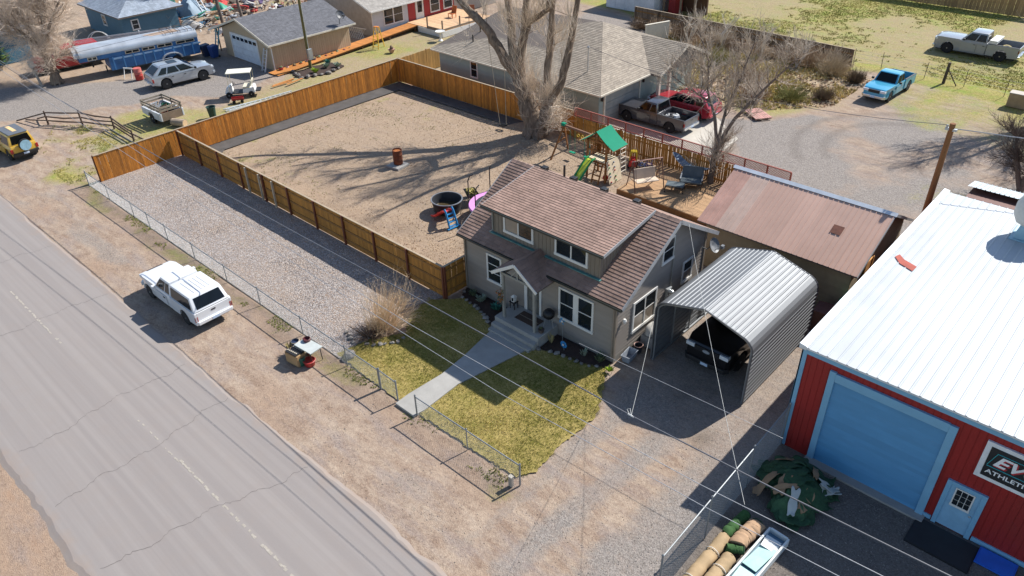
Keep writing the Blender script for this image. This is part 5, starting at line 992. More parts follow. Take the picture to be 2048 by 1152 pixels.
# blue pickup
car('bright blue pickup parked nose out at the edge of the gravel turning lot', 'pickup', 'pickup', (-15.95, 55.8, 0), R(-93), 4.9, 1.72, 1.0, 1.0, 1.55, -1.5, .36, paint('blue_paint', '3d9cc0', .1), 'pickup', dict(xb0=.85, xb1=-.6, xt0=.3, xt1=-.5, zt=1.58, sides=((.08, .55), (.62, .93))), ((.8, -.15),), zbed=1.02)
# silver crew pickup in the field
hv = car('long silver extended-cab pickup with white toolbox in the field', 'pickup', 'pickup', (-13.9, 69.0, 0), R(181), 6.1, 2.0, 1.2, 1.22, 1.95, -1.85, .4, paint('pewter_paint', '8d9195', .1), 'pickup', dict(xb0=1.15, xb1=-.75, xt0=.5, xt1=-.65, zt=1.86, sides=((.07, .52), (.57, .94))), ((1.05, -.05), (-.1, -.7)), zbed=1.2)
t_ = thing('toolbox', 'white toolbox lying across the silver pickup bed', 'toolbox', (-12.75, 69.0, 1.22)); MB().bx(-.26, .26, -.92, .92, 0, .2).build('box', WHITE, t_, bevel=.02); MB().bx(-.28, .28, -.94, .94, .202, .26).build('lid', WHITE, t_, bevel=.015)
# black pickup inside the carport
car('black full-size pickup parked inside the steel carport', 'pickup', 'pickup', (-9.9, 23.75, .0), R(-90), 5.6, 1.98, 1.14, 1.2, 1.82, -1.8, .41, paint('black_paint', '131315'), 'pickup', dict(xb0=.95, xb1=-1.0, xt0=.35, xt1=-.9, zt=1.86, sides=((.07, .52), (.57, .94))), ((.9, -.1), (-.15, -.95)), zbed=1.2, grille='black', bumper='black', badge=True)
# ------------------------------------------------------------------ blue gooseneck horse trailer
TB = M('trailer_blue', '2f6496', .5, var=.3, scale=1.2, dirt=.35); TS = M('trailer_silver', 'b6bcc2', .4, metal=.45, var=.18, scale=1.2, dirt=.3)
hz = thing('horse_trailer', 'long blue and silver gooseneck horse trailer with rusty roof', 'trailer', (-64.5, 25.5, 0), R(80)); Lh = 3.6; Wh = 1.05
def hx_(mb, x0, x1, z0, z1, w=Wh): return mb.bx(x0, x1, -w, w, z0, z1)
hx_(MB(), -3.5, Lh, .45, 1.45).build('lower_body', TB, hz, bevel=.03)
hx_(MB(), -5.6, Lh, 1.452, 1.8).build('upper_body', TB, hz, bevel=.05)
pr = [(-Wh - .03, 1.79), (-Wh - .03, 2.05), (-Wh + .05, 2.2), (-Wh + .18, 2.31), (-Wh + .4, 2.38), (Wh - .4, 2.38), (Wh - .18, 2.31), (Wh - .05, 2.2), (Wh + .03, 2.05), (Wh + .03, 1.79)]
rfm = MB(); rfm.prism(pr, lambda a, b, t: (t, a, b), -5.5, Lh + .02); rfm.prism([(a * .88, b - (.05 if b > 1.9 else 0)) for a, b in pr], lambda a, b, t: (t, a, b), -5.85, -5.5); rfm.build('roof', TS, hz, smooth=True)
k = 0
for x_ in np.arange(-3.2, 3.6, .78):
    for s_ in (1, -1):
        y_ = s_ * Wh; MB().bx(x_ - .04, x_ + .04, min(y_, y_ + s_ * .06), max(y_, y_ + s_ * .06), .46, 1.44).build('rib', M('trailer_rib', '4d86b5', .5), hz); MB().bx(x_ + .06, x_ + .7, min(y_, y_ + s_ * .03), max(y_, y_ + s_ * .03), 1.25, 1.38).build('panel_lip', M('trailer_lip', '8fb0cc', .5, dirt=.3), hz)
for i, (a, b) in enumerate(((-5.0, -4.3), (-2.2, -1.1), (-.9, .1), (.3, 1.5), (1.8, 3.3))):
    for s_ in (1, -1):
        y_ = s_ * Wh; wn = MB().bx(a, b, min(y_, y_ + s_ * .025), max(y_, y_ + s_ * .025), 1.5, 1.76).build('window', M('window_cream', 'b9ad98', .6), hz)
        for q in range(2):
            a_ = a + .06 + q * ((b - a) / 2 - .02); MB().bx(a_, a_ + (b - a) / 2 - .1, min(y_ + s_ * .025, y_ + s_ * .035), max(y_ + s_ * .025, y_ + s_ * .035), 1.55, 1.71).build('pane', GLASS, wn)
for s_ in (1, -1):
    fm = MB(); pts = [(1.2 + .85 * math.cos(a), .5 + .5 * math.sin(a)) for a in np.linspace(0, math.pi, 9)]; fm.prism(pts + [(x * .86 + .17, z * .86 + .07) for x, z in pts[::-1]], lambda a, b, t: (a, t, b), min(s_ * (Wh + .02), s_ * (Wh + .24)), max(s_ * (Wh + .02), s_ * (Wh + .24))); fm.build('fender', TS, hz)
    for x_ in (.85, 1.55): wheel(hz, x_, s_ * (Wh + .1), .34, .2)
rkk = MB()
for a in (1.2, 1.8, 2.4, 3.0, 3.5): rkk.tube([(a, -.85, 2.3), (a, -.85, 2.5), (a, .85, 2.5), (a, .85, 2.3)], .02, 5)
for b in (-.9, .9): rkk.tube([(1.2, b * .94, 2.5), (3.5, b * .94, 2.5)], .02, 5)
rkk.build('roof_rack', M('rust_post', '5a4a3f'), hz); MB().tube([(-4.6, 0, 1.45), (-4.6, 0, .7)], .06, 8).build('gooseneck', TRIMB, hz); MB().tube([(-3.6, .6, .5), (-3.6, .6, 0)], .05, 6).build('jack', TRIMB, hz)
sm2 = MB(); sm2.add([(.2, -.6, 2.386), (2.4, -.62, 2.386), (2.3, .5, 2.386), (-.4, .2, 2.386)], [(0, 1, 2, 3)]); sm2.build('rust_stain', M('rust_wash', 'a08a78', .8, var=.3, scale=2), hz)
# ------------------------------------------------------------------ white trailer made from an old truck bed
bt_ = thing('bed_trailer', 'white trailer made from an old pickup bed with wooden stake sides full of junk', 'trailer', (-51.6, 20.0, 0), R(2)); WP = M('old_white_paint', 'c5c8cb', .5, var=.15, dirt=.35)
ol = [(1.3, .42), (1.3, .95), (-1.3, .95), (-1.3, .5)] + arch(-.1, .42, .42)[::-1]
for s_ in (1, -1): MB().prism(ol, lambda a, b, t: (a, t, b), *((.72, .84) if s_ > 0 else (-.84, -.72))).build('bed_side', WP, bt_, bevel=.03)
MB().bx(1.22, 1.29, -.72, .72, .42, .95).build('tailgate', M('old_wood', '7d6c5a'), bt_); MB().bx(-1.3, -1.24, -.72, .72, .42, .95).build('bed_front', WP, bt_); MB().bx(-1.24, 1.22, -.72, .72, .45, .5).build('bed_floor', TRIMB, bt_)
WDG = M('grey_stake', '8a7f70', .85, var=.2, rnd=.2)
for s_ in (1, -1):
    for z_ in (1.08, 1.28): MB().bx(-1.3, 1.3, *((.76, .8) if s_ > 0 else (-.8, -.76)), z_, z_ + .12).build('side_board', WDG, bt_)
    for x_ in (-1.25, 0, 1.25): MB().bx(x_ - .04, x_ + .04, *((.7, .757) if s_ > 0 else (-.757, -.7)), .6, 1.42).build('stake', WDG, bt_)
for x_ in (-1.28, 1.26):
    for z_ in (1.06, 1.26): MB().bx(x_ - .02, x_ + .02, -.69, .69, z_, z_ + .12).build('end_board', WDG, bt_)
for s_ in (1, -1): wheel(bt_, -.1, s_ * .72, .34, .2, WP)
MB().tube([(-1.3, 0, .45), (-2.2, 0, .42)], .05, 6).build('drawbar', TRIMB, bt_); rr = random.Random(8)
for k in range(6):
    t_ = thing('junk', ['green tub', 'brown board offcut', 'rusty bucket', 'dark sack', 'tan plank end', 'grey pipe stub'][k] + ' lying in the white truck-bed trailer', 'junk', (-51.6 + rr.uniform(-.9, .9), 20 + rr.uniform(-.5, .5), .52), rr.uniform(0, 3)); c_ = M('junk%d' % k, ['3f7d62', '6d4f36', '7a4a33', '3b3a3a', 'a98c66', '7c8084'][k], .7)
    if k in (0, 2): MB().lathe([(.2, 0), (.26, .42), (.27, .42), (.24, .40), (.18, .03)], (0, 0, 0), 12).build('tub', c_, t_); MB().tube([(-.26, 0, .42), (0, 0, .6), (.26, 0, .42)], .012, 5).build('handle', TRIMB, t_)
    elif k == 3: MB().blob((0, 0, .2), (.35, .25, .2), 8, 5, jit=.3, rng=rr).build('sack', c_, t_); MB().blob((0.05, 0, .42), (.08, .07, .08), 6, 4, jit=.3, rng=rr).build('neck', c_, t_)
    else:
        for q in range(3): MB().bar((-.5, q * .12, .05 + q * .1), (.5, q * .1 + .1, .5 + q * .1), .1, .04).build('board', c_, t_)
t_ = thing('log', 'short pale log section lying at the tail of the truck-bed trailer', 'log', (-49.75, 20.1, 0), R(25)); MB().tube([(-.5, 0, .26), (.5, 0, .26)], [.25, .27], 12).build('bark', M('pale_bark', 'a08f7c', .9, var=.2, bump=.4, bscale=12), t_); MB().tube([(.5, 0, .26), (.512, 0, .26)], .22, 12).build('cut_face', M('cut_wood', 'c3a682', .85), t_)
# ------------------------------------------------------------------ golf cart
gc = thing('golf_cart', 'small white golf cart with canopy roof beside the tan garage drive', 'golf cart', (-51.9, 26.1, 0), R(232)); CW = M('cart_white', 'd5d6d4', .4, dirt=.1)
MB().hexa([(-1.1, -.52, .3), (-.2, -.52, .3), (-.2, .52, .3), (-1.1, .52, .3), (-1.05, -.48, .72), (-.25, -.48, .62), (-.25, .48, .62), (-1.05, .48, .72)]).build('rear_body', CW, gc, bevel=.05); MB().bx(-.2, .7, -.5, .5, .28, .34).build('floor', TRIMB, gc); MB().hexa([(.55, -.5, .3), (1.1, -.42, .3), (1.1, .42, .3), (.55, .5, .3), (.62, -.48, .85), (.95, -.36, .68), (.95, .36, .68), (.62, .48, .85)]).build('front_cowl', CW, gc, bevel=.05)
st_ = M('cart_seat', 'cfc8b4', .6); MB().bx(-.75, -.25, -.48, .48, .66, .78).build('seat', st_, gc, bevel=.03); MB().hexa([(-.85, -.48, .78), (-.72, -.48, .78), (-.72, .48, .78), (-.85, .48, .78), (-.98, -.46, 1.15), (-.88, -.46, 1.15), (-.88, .46, 1.15), (-.98, .46, 1.15)]).build('backrest', st_, gc, bevel=.03)
MB().bx(-1.0, .75, -.55, .55, 1.78, 1.84).build('roof', M('cart_roof', 'd9d4c4', .5), gc, bevel=.03)
for x_, z_ in ((.72, .8), (-.95, 1.1)):
    for y_ in (-.48, .48): MB().tube([(x_, y_, .5), (x_ - .05, y_, 1.79)], .018, 5).build('roof_post', CHROME, gc)
MB().tube([(.6, .2, .7), (.35, .2, 1.0)], .02, 5).build('steering_column', TRIMB, gc); MB().tube([(.35 + .15 * math.cos(a) * .6, .2 + .16 * math.sin(a), 1.0 + .15 * math.cos(a) * .8) for a in np.linspace(0, 6.28, 13)], .012, 5).build('steering_wheel', TRIMB, gc)
for x_ in (.8, -.8):
    for s_ in (1, -1): wheel(gc, x_, s_ * .48, .22, .17, CW)
MB().bx(-1.45, -1.1, -.4, .4, .35, .42).build('bag_deck', TRIMB, gc)
# ------------------------------------------------------------------ trees and shrubs
def rvec(rg): 
    z = rg.uniform(-1, 1); a = rg.uniform(0, 6.283); k = math.sqrt(1 - z * z); return Vector((k * math.cos(a), k * math.sin(a), z))
def twig(mb, p, d, L, r, rg, up=.25, n=3, wob=.25, m=0):
    """thin tapering shoot"""
    pts = [p]; q = p.copy(); d = d.normalized()
    for i in range(n):
        d = (d + rvec(rg) * wob + Vector((0, 0, up * .3))).normalized(); q = q + d * L / n; pts.append(q.copy())
    mb.tube(pts, [r * (1 - .8 * i / n) for i in range(n + 1)], 3, m, cap=False); return pts
def branchy(mb, fine, limbs, rg, n1=12, l1=2.2, r1=.035, n2=7, l2=1.1, n3=5, l3=.55, up=.5, spread=.9, start=.25, droop=0., knots=True):
    """limbs: list of (points, radii): grow boughs, branches and shoots along them"""
    for pts, rad in limbs:
        pts = [Vector(p) for p in pts]
        # smooth the limb a little and give it bark wobble
        P = []; RR = []
        for i in range(len(pts) - 1):
            for k in range(4):
                f = k / 4; P.append(pts[i].lerp(pts[i + 1], f) + rvec(rg) * rad[i] * .18); RR.append((rad[i] * (1 - f) + rad[i + 1] * f) * rg.uniform(.92, 1.1))
        P.append(pts[-1]); RR.append(rad[-1]); mb.tube(P, RR, 9)
        L = len(P)
        for k in range(n1):
            f = start + (1 - start) * (k + rg.random()) / n1; i = min(L - 2, int(f * (L - 1))); b = P[i]; ax = (P[i + 1] - P[max(0, i - 1)]).normalized()
            d = (ax * rg.uniform(.2, .9) + rvec(rg) * spread + Vector((0, 0, up))).normalized(); l_ = l1 * rg.uniform(.5, 1.15) * (1.1 - .45 * f)
            p1 = twig(mb, b, d, l_, min(r1, RR[i] * .7), rg, up, 5, .22)
            for j in range(n2):
                g = .2 + .8 * (j + rg.random()) / n2; ii = min(4, int(g * 5)); c = p1[ii].lerp(p1[ii + 1], g * 5 - ii if g < 1 else 0); dd = ((p1[ii + 1] - p1[ii]).normalized() * .8 + rvec(rg) * .8 + Vector((0, 0, up * .8 - droop))).normalized()
                p2 = twig(fine, c, dd, l2 * rg.uniform(.5, 1.2), r1 * .42, rg, up - droop, 3, .2)
                for q in range(n3):
                    h = (q + rg.random()) / n3; i3 = min(2, int(h * 3)); c3 = p2[i3].lerp(p2[i3 + 1], h * 3 - i3); twig(fine, c3, ((p2[i3 + 1] - p2[i3]).normalized() + rvec(rg) * .7 + Vector((0, 0, up * .6 - droop))).normalized(), l3 * rg.uniform(.5, 1.3), r1 * .26, rg, up - droop, 2, .15)
BARK = M('willow_bark', '5d4f44', .95, var=.3, scale=2.2, stretch=(3, 3, .8), bump=1., bscale=6, col2='857463'); TWIG = M('willow_twig', 'd8c6b0', .8, var=.2, scale=.6, isl=.18); TWIG2 = M('grey_twig', 'b3a493', .9, var=.2, isl=.15)
def tree(label, base, limbs, seed, bark=BARK, tw=TWIG, flare=None, name='bare_tree', **k):
    t_ = thing(name, label, 'tree', base, world=True); rg = random.Random(seed); mb = MB(); fine = MB(); branchy(mb, fine, limbs, rg, **k)
    if flare:
        for a in np.linspace(0, 6.28, 9)[:-1]:
            q = Vector(base); mb.tube([q + Vector((math.cos(a) * flare * .35, math.sin(a) * flare * .35, .9)), q + Vector((math.cos(a) * flare * .75, math.sin(a) * flare * .75, .3)), q + Vector((math.cos(a) * flare * 1.25, math.sin(a) * flare * 1.25, -.1))], [flare * .3, flare * .3, flare * .22], 7)
    mb.build('trunk', bark, t_, smooth=True); fine.build('crown', tw, t_, kind='stuff'); return t_
b = (-29.85, 34.0, 0)
tree('huge bare willow with several thick limbs in the corner of the yard', b, [
    ([(-29.9, 34.0, -.2), (-30.1, 34.05, 1.2), (-30.7, 34.0, 2.6), (-31.2, 34.0, 3.6)], [.78, .62, .52, .44]),
    ([(-31.1, 34.0, 3.4), (-32.4, 33.7, 5.0), (-33.4, 33.5, 6.4), (-35.0, 33.2, 7.6), (-36.8, 32.8, 9.2), (-39.0, 32.2, 11.0), (-40.6, 31.6, 13.0)], [.36, .3, .26, .22, .18, .12, .05]),
    ([(-31.2, 34.0, 3.5), (-32.0, 34.3, 5.2), (-32.5, 34.8, 6.8), (-33.4, 35.2, 8.8), (-34.4, 35.8, 11.4), (-35.2, 36.0, 14.0)], [.34, .28, .24, .2, .14, .05]),
    ([(-31.1, 34.05, 3.5), (-31.2, 34.2, 5.0), (-31.1, 34.5, 6.4), (-30.9, 34.7, 7.0)], [.34, .3, .27, .22]),
    ([(-31.1, 34.4, 6.2), (-31.6, 35.2, 8.2), (-31.8, 35.9, 10.8), (-32.4, 36.2, 13.8)], [.22, .18, .14, .05]),
    ([(-30.9, 34.7, 6.9), (-29.6, 34.9, 7.8), (-29.2, 34.6, 9.2), (-28.8, 34.2, 11.2)], [.18, .14, .1, .05]),
    ([(-29.6, 34.0, .2), (-29.1, 34.1, 1.6), (-29.0, 34.2, 2.6)], [.5, .4, .34]),
    ([(-29.0, 34.2, 2.5), (-29.3, 34.5, 4.2), (-29.4, 34.9, 6.2), (-29.5, 35.3, 8.8), (-30.2, 35.7, 13.6)], [.26, .23, .2, .16, .05]),
    ([(-29.0, 34.2, 2.4), (-28.2, 34.4, 3.6), (-27.8, 34.6, 5.4), (-27.6, 34.9, 7.6), (-27.2, 35.0, 10.0), (-26.4, 34.8, 13.4)], [.28, .25, .22, .18, .13, .05]),
    ], 3, flare=.75, n1=16, l1=2.2, n2=11, l2=1.25, n3=6, l3=.75, r1=.028, up=.5, spread=1.15, start=.32)
wv = MB(); rg = random.Random(5)   # low suckers round the foot of the right trunk
for k in range(520):
    a = rg.uniform(0, 6.28); p = Vector((-28.6 + rg.uniform(-.35, .9), 34.1 + rg.uniform(-.5, .5), rg.uniform(1.0, 2.8))); twig(wv, p, Vector((math.cos(a), math.sin(a), rg.uniform(-.2, .9))), rg.uniform(.5, 1.3), .009, rg, .1, 3, .5)
wo_ = next(o for o in bpy.data.objects if o.get('label', '').startswith('huge bare willow')); wv.build('sucker_shoots', TWIG, wo_, kind='stuff')
b = (-17.75, 34.85, 0)
tree('slender bare tree growing through the back deck', b, [
    ([(-17.75, 34.85, 0), (-17.8, 34.85, 1.4), (-17.7, 34.9, 2.6)], [.2, .15, .13]),
    ([(-17.7, 34.9, 2.5), (-18.2, 35.1, 4.0), (-18.9, 35.3, 5.2), (-19.2, 35.6, 6.6), (-20.0, 35.6, 8.0)], [.1, .085, .06, .045, .02]),
    ([(-17.7, 34.9, 2.5), (-17.0, 35.1, 4.2), (-16.2, 35.5, 5.4), (-15.4, 36.0, 6.6), (-14.6, 36.2, 7.6)], [.11, .09, .07, .05, .02]),
    ([(-17.7, 34.9, 2.6), (-17.7, 35.3, 4.4), (-17.4, 35.9, 6.0), (-17.2, 36.4, 7.8)], [.09, .07, .05, .02]),
    ([(-18.6, 35.2, 4.6), (-19.6, 34.8, 5.2), (-20.8, 34.6, 5.8)], [.06, .04, .02]),
    ], 11, bark=M('grey_bark', '6d6158', .95, var=.25, scale=4, bump=.5, bscale=10), tw=M('grey_twig', '7d6c5e'), n1=17, l1=2.0, n2=10, l2=1.0, n3=5, l3=.5, r1=.034, up=.35)
b = (-65.9, 18.2, 0)
tree('dense bare tree with pale drooping twigs beside the red pickup at the left', b, [
    ([(-65.9, 18.2, 0), (-66.1, 18.2, 1.4), (-66.4, 18.3, 2.6)], [.4, .33, .28]),
    ([(-66.4, 18.3, 2.5), (-67.4, 18.0, 4.0), (-68.4, 17.8, 5.6), (-69.0, 17.4, 7.4)], [.2, .16, .1, .04]),
    ([(-66.4, 18.3, 2.5), (-66.6, 18.8, 4.2), (-66.6, 19.6, 6.0), (-66.4, 20.2, 8.0)], [.2, .15, .1, .04]),
    ([(-66.4, 18.3, 2.4), (-65.9, 18.9, 4.0), (-65.6, 19.8, 5.4), (-65.0, 20.8, 6.8)], [.18, .13, .08, .04]),
    ([(-66.4, 18.3, 2.4), (-66.9, 17.4, 3.8), (-66.9, 16.2, 5.2)], [.15, .11, .04]),
    ], 17, flare=.4, tw=M('pale_twig', 'd2bfac', .85, var=.2, isl=.15), n1=22, l1=2.4, n2=14, l2=1.4, n3=8, l3=.9, r1=.036, up=.25, droop=.15)
for i, (x_, y_, h_, lab) in enumerate(((-72.2, 36.0, 7., 'thin leaning trunk, left of the pair behind the tan garage'), (-71.0, 37.5, 7., 'thin leaning trunk, right of the pair behind the tan garage'), (-73.5, 30.9, 6., 'thick mossy trunk beside the teal cottage'), (-57.5, 56, 8, 'bare tree behind the pale plank deck'), (-50, 59, 8, 'bare tree at the top centre beyond the grey-green house'))):
    tree(lab, (x_, y_, 0), [([(x_, y_, 0), (x_ - .4, y_ + .1, h_ * .4), (x_ - .9, y_, h_)], [.28 if i == 2 else .17, .14, .05]), ([(x_ - .4, y_ + .1, h_ * .4), (x_ + .4, y_ + .6, h_ * .8)], [.1, .04])], 30 + i, bark=M('grey_bark', '6d6158'), tw=M('grey_twig', '7d6c5e'), n1=8, l1=1.8, n2=5, l2=1.0, n3=4, l3=.5, r1=.03, up=.3)
b = (-4.9, 44.5, 0)
tree('dark bushy bare tree behind the white roof at the right edge', b, [([(-4.9, 44.5, 0), (-4.8, 44.5, 1.0), (-4.5, 44.6, 2.4), (-4.2, 44.8, 4.6)], [.2, .17, .12, .04]), ([(-4.9, 44.5, .4), (-5.5, 44.6, 1.8), (-6.1, 44.9, 3.4)], [.14, .1, .04]), ([(-4.8, 44.5, .6), (-4.0, 44.2, 2.0), (-3.1, 44.2, 3.8)], [.14, .1, .04]), ([(-4.8, 44.5, .6), (-4.9, 45.2, 2.0), (-5.0, 45.8, 3.6)], [.12, .1, .04])], 23, bark=M('grey_bark', '6d6158'), tw=M('dark_twig', '5f5148', .9, var=.2, isl=.2), n1=18, l1=1.4, n2=12, l2=.9, n3=6, l3=.45, r1=.03, up=.2)
# twiggy shrubs
def shrub(label, c, r, h, n, seed, mat, lean=(0, 0), name='shrub', w=.012, seg=4, cat='shrub', spread=1.):
    t_ = thing(name, label, cat, c, world=True); rg = random.Random(seed); mb = MB(); fine = MB()
    for k in range(n):
        a = rg.uniform(0, 6.283); q = math.sqrt(rg.random()) ; p = Vector((c[0] + r * .35 * q * math.cos(a), c[1] + r * .35 * q * math.sin(a), c[2])); tp = Vector((c[0] + r * q * math.cos(a) * spread + lean[0], c[1] + r * q * math.sin(a) * spread + lean[1], c[2] + h * rg.uniform(.35, 1.1) * (1 - .35 * q * q) * (1 + .25 * math.sin(3 * a + c[0]))))
        pts = [p.lerp(tp, i / seg) + rvec(rg) * .06 * h * (i > 0) * .5 for i in range(seg + 1)]; mb.tube(pts, [w * (1 - .75 * i / seg) for i in range(seg + 1)], 3, cap=False)
        for j in range(5):
            f = rg.uniform(.35, 1); i = min(seg - 1, int(f * seg)); twig(fine, pts[i].lerp(pts[i + 1], f * seg - i), (tp - p).normalized() + rvec(rg) * .7, h * rg.uniform(.1, .25), w * .45, rg, .3, 2, .3)
    mb.build('stem', mat, t_, kind='stuff'); fine.build('shoot', mat, t_, kind='stuff'); return t_
STRAW = M('straw_stem', 'd6bb98', .85, var=.2, isl=.2)
shrub('large dry straw coloured shrub at the corner of the gravel lot and lawn', (-21.35, 14.6, 0), 1.25, 2.2, 260, 3, STRAW, (.25, .35), w=.01)
shrub('low dark tangle at the foot of the straw coloured shrub', (-21.4, 13.9, 0), .75, .6, 160, 9, M('dark_stem', '6f5a49', .9, isl=.2), spread=1.2)
rg = random.Random(77); labs = ['first', 'second', 'third', 'fourth', 'fifth', 'sixth', 'seventh', 'eighth', 'ninth', 'tenth', 'eleventh', 'twelfth']
for i in range(12):
    x_ = -39 + i * 1.6; shrub('%s brown brush clump from the left along the weathered grey fence' % labs[i], (x_, 58.9 + rg.uniform(-.8, .4), 0), rg.uniform(1.0, 2.0), rg.uniform(.7, 1.7), 240, 100 + i, M('brush%d' % (i % 3), ['75604a', 'a08a70', 'b5a48e'][i % 3], .9, isl=.25), w=.018, name='brush')
for i, (x_, y_, r_, h_, lab) in enumerate(((-22.6, 49.0, 1.3, 1.2, 'tan thicket beside the fallen pink pallet'), (-20.6, 50.6, 1.4, 1.0, 'green-brown thicket at the edge of the turning lot'), (-18.9, 52.0, .9, .8, 'small dark bush left of the blue pickup'), (-20.6, 57.3, 1.6, 1.3, 'pale tumbled brush at the end of the grey board fence'), (-25.0, 52.5, 1.8, 1.0, 'wide low bramble behind the slender tree'), (-28.5, 54.2, 1.6, 1.2, 'reddish bramble behind the gabled porch'), (-18.6, 56.8, .8, .9, 'round brown bush behind the blue pickup'))):
    shrub(lab, (x_, y_, 0), r_, h_, 300, 200 + i, M('bramble%d' % (i % 4), ['8d7458', '7c7a42', '6b5a44', 'a89678'][i % 4], .9, isl=.25), w=.016, name='thicket')
# dark evergreen at the left edge
ev = thing('evergreen', 'dark green evergreen at the left edge by the blue shed', 'tree', (-74.8, 15.6, 0), world=True); mb = MB(); rg = random.Random(12)
MB().tube([(-74.8, 15.6, 0), (-74.8, 15.6, 5.5)], [.25, .04], 8).build('trunk', M('grey_bark', '6d6158'), ev)
for k in range(9000):
    z = rg.uniform(.3, 6.2); rmax = 2.1 * (1 - z / 6.6) ** .7 * rg.uniform(.55, 1.05); a = rg.uniform(0, 6.28); p = Vector((-74.8 + rmax * math.cos(a), 15.6 + rmax * math.sin(a), z)); d = Vector((math.cos(a), math.sin(a), rg.uniform(-.1, .6))).normalized() * rg.uniform(.15, .35); s_ = Vector((-math.sin(a), math.cos(a), rg.uniform(-.5, .5))) * .09
    mb.add([p - s_, p + s_, p + d], [(0, 1, 2)], 0 if rg.random() < .75 else 1)
mb.build('crown', [M('evergreen_dark', '2f4424', .8, var=.3, isl=.3), M('evergreen_light', '708a2e', .8, var=.2, isl=.3)], ev, kind='stuff')

b = (-6.2, 57.4, 0)
tree('tall bare tree just outside the right edge whose shadow falls on the turning lot', b, [([(-6.2, 57.4, 0), (-6.3, 57.4, 2.2), (-6.4, 57.4, 3.4)], [.45, .36, .3]), ([(-6.4, 57.4, 3.2), (-7.6, 57.0, 6.0), (-9.2, 56.4, 9.4)], [.22, .16, .05]), ([(-6.4, 57.4, 3.2), (-6.0, 58.0, 6.4), (-6.2, 58.2, 10.8)], [.22, .16, .05]), ([(-6.4, 57.4, 3.2), (-5.2, 56.8, 6.0), (-4.2, 56.4, 9.0)], [.2, .15, .05]), ([(-6.4, 57.4, 3.4), (-7.4, 56.0, 6.6), (-8.4, 54.8, 9.6)], [.2, .15, .05])], 61, flare=.4, n1=15, l1=2.6, n2=11, l2=1.4, n3=6, l3=.8, r1=.038, up=.4)

PT = M('bleached_twig', 'cbbfb0', .9, var=.15, isl=.15)
for i, (x_, y_, h_, lab) in enumerate(((-33.2, 57.6, 2.4, 'bleached bare bush left of centre in the brush'), (-30.2, 57.9, 2.6, 'bleached bare bush in the middle of the brush'), (-26.8, 58.2, 2.4, 'bleached bare bush right of centre in the brush'), (-23.4, 57.4, 2.0, 'bleached bare bush near the end of the grey fence'), (-22.0, 48.2, 1.5, 'bleached bare bush beside the pink board platform'), (-26.3, 49.6, 1.7, 'bleached bare bush in front of the gabled porch'))):
    rg = random.Random(400 + i); tree(lab, (x_, y_, 0), [([(x_, y_, 0), (x_ + rg.uniform(-.5, .5), y_ + rg.uniform(-.4, .4), h_ * .5), (x_ + rg.uniform(-1.4, 1.4), y_ + rg.uniform(-1, 1), h_)], [.07, .045, .015]) for _ in range(5)], 410 + i, bark=PT, tw=PT, name='bare_bush', n1=6, l1=.9, n2=5, l2=.5, n3=3, l3=.25, r1=.02, up=.2, start=.15)
# ------------------------------------------------------------------ back yard things
WOOD = M('play_wood', '8f5f33', .8, var=.2, scale=3, rnd=.12); GRN = M('play_green', '0f8264', .8, var=.06, spec=.2); PALEW = M('pale_ply', 'd3c4a8', .7, var=.06)
t_ = thing('burn_barrel', 'rusty burn barrel standing on a concrete slab in the bare yard', 'barrel', (-33.45, 25.65, .1)); RUST = M('barrel_rust', '6e3a22', .85, var=.35, scale=5, bump=.3, bscale=20)
MB().lathe([(.27, 0), (.28, .02), (.28, .28), (.295, .3), (.28, .32), (.28, .58), (.295, .6), (.28, .62), (.28, .86), (.29, .88), (.26, .88), (.25, .1), (.0, .1)], (0, 0, 0), 20, cap=False).build('drum', RUST, t_, smooth=True); MB().lathe([(.25, .82), (.0, .8)], (0, 0, 0), 20, cap=False).build('lid', M('barrel_top', 'a8632f', .85, var=.3, scale=6), t_)
t_ = thing('slab', 'small square concrete slab under the rusty barrel', 'slab', (-33.42, 25.55, -.02), R(8)); MB().bx(-.5, .5, -.5, .5, 0, .1).build('pad', CONC, t_, bevel=.015); MB().bx(-.53, .53, -.53, .53, -.03, .02).build('footing', M('foundation', '8b857c'), t_)
t_ = thing('stock_tank', 'round black stock tank half full of water near the house', 'tank', (-27.0, 23.6, 0)); TK = M('tank_black', '2a2c31', .5, var=.2, dirt=.3)
MB().lathe([(.66, 0), (.7, .02), (.72, .2), (.75, .22), (.75, .4), (.78, .42), (.8, .62), (.84, .66), (.84, .69), (.79, .69), (.76, .62), (.72, .3), (.66, .06), (.0, .05)], (0, 0, 0), 28, cap=False).build('shell', TK, t_, smooth=True); MB().lathe([(.7, .2), (0, .2)], (0, 0, 0), 24, cap=False).build('water', M('murky_water', '4a412f', .08, spec=.6), t_)
MB().lathe([(.845, .66), (.86, .68), (.845, .705), (.79, .7)], (0, 0, 0), 28, cap=False).build('rim', M('tank_rim', '6d7076', .5), t_)
t_ = thing('toy_slide', 'small plastic toy slide with red chute and blue ladder', 'slide', (-25.75, 22.55, 0), R(175)); PR_, PB = M('toy_red', 'c42a26', .4), M('toy_blue', '2a7fb5', .4)
MB().add([(x, y, z) for x, z in ((.0, .78), (.25, .72), (.6, .45), (.9, .2), (1.1, .12), (1.25, .12)) for y in (-.2, .2)], [(2 * i, 2 * i + 1, 2 * i + 3, 2 * i + 2) for i in range(5)]).build('chute', PR_, t_).modifiers.new('t', 'SOLIDIFY').thickness = .04
for s_ in (-.21, .21):
    MB().tube([(.0, s_, .84), (.25, s_, .79), (.6, s_, .52), (.9, s_, .28), (1.25, s_, .18)], .04, 6).build('chute_edge', PR_, t_, smooth=True); MB().tube([(.02, s_ * 1.1, .98), (-.1, s_ * 1.1, .85), (-.38, s_ * 1.25, .02)], [.06, .06, .05], 8).build('ladder_side', PB, t_, smooth=True)
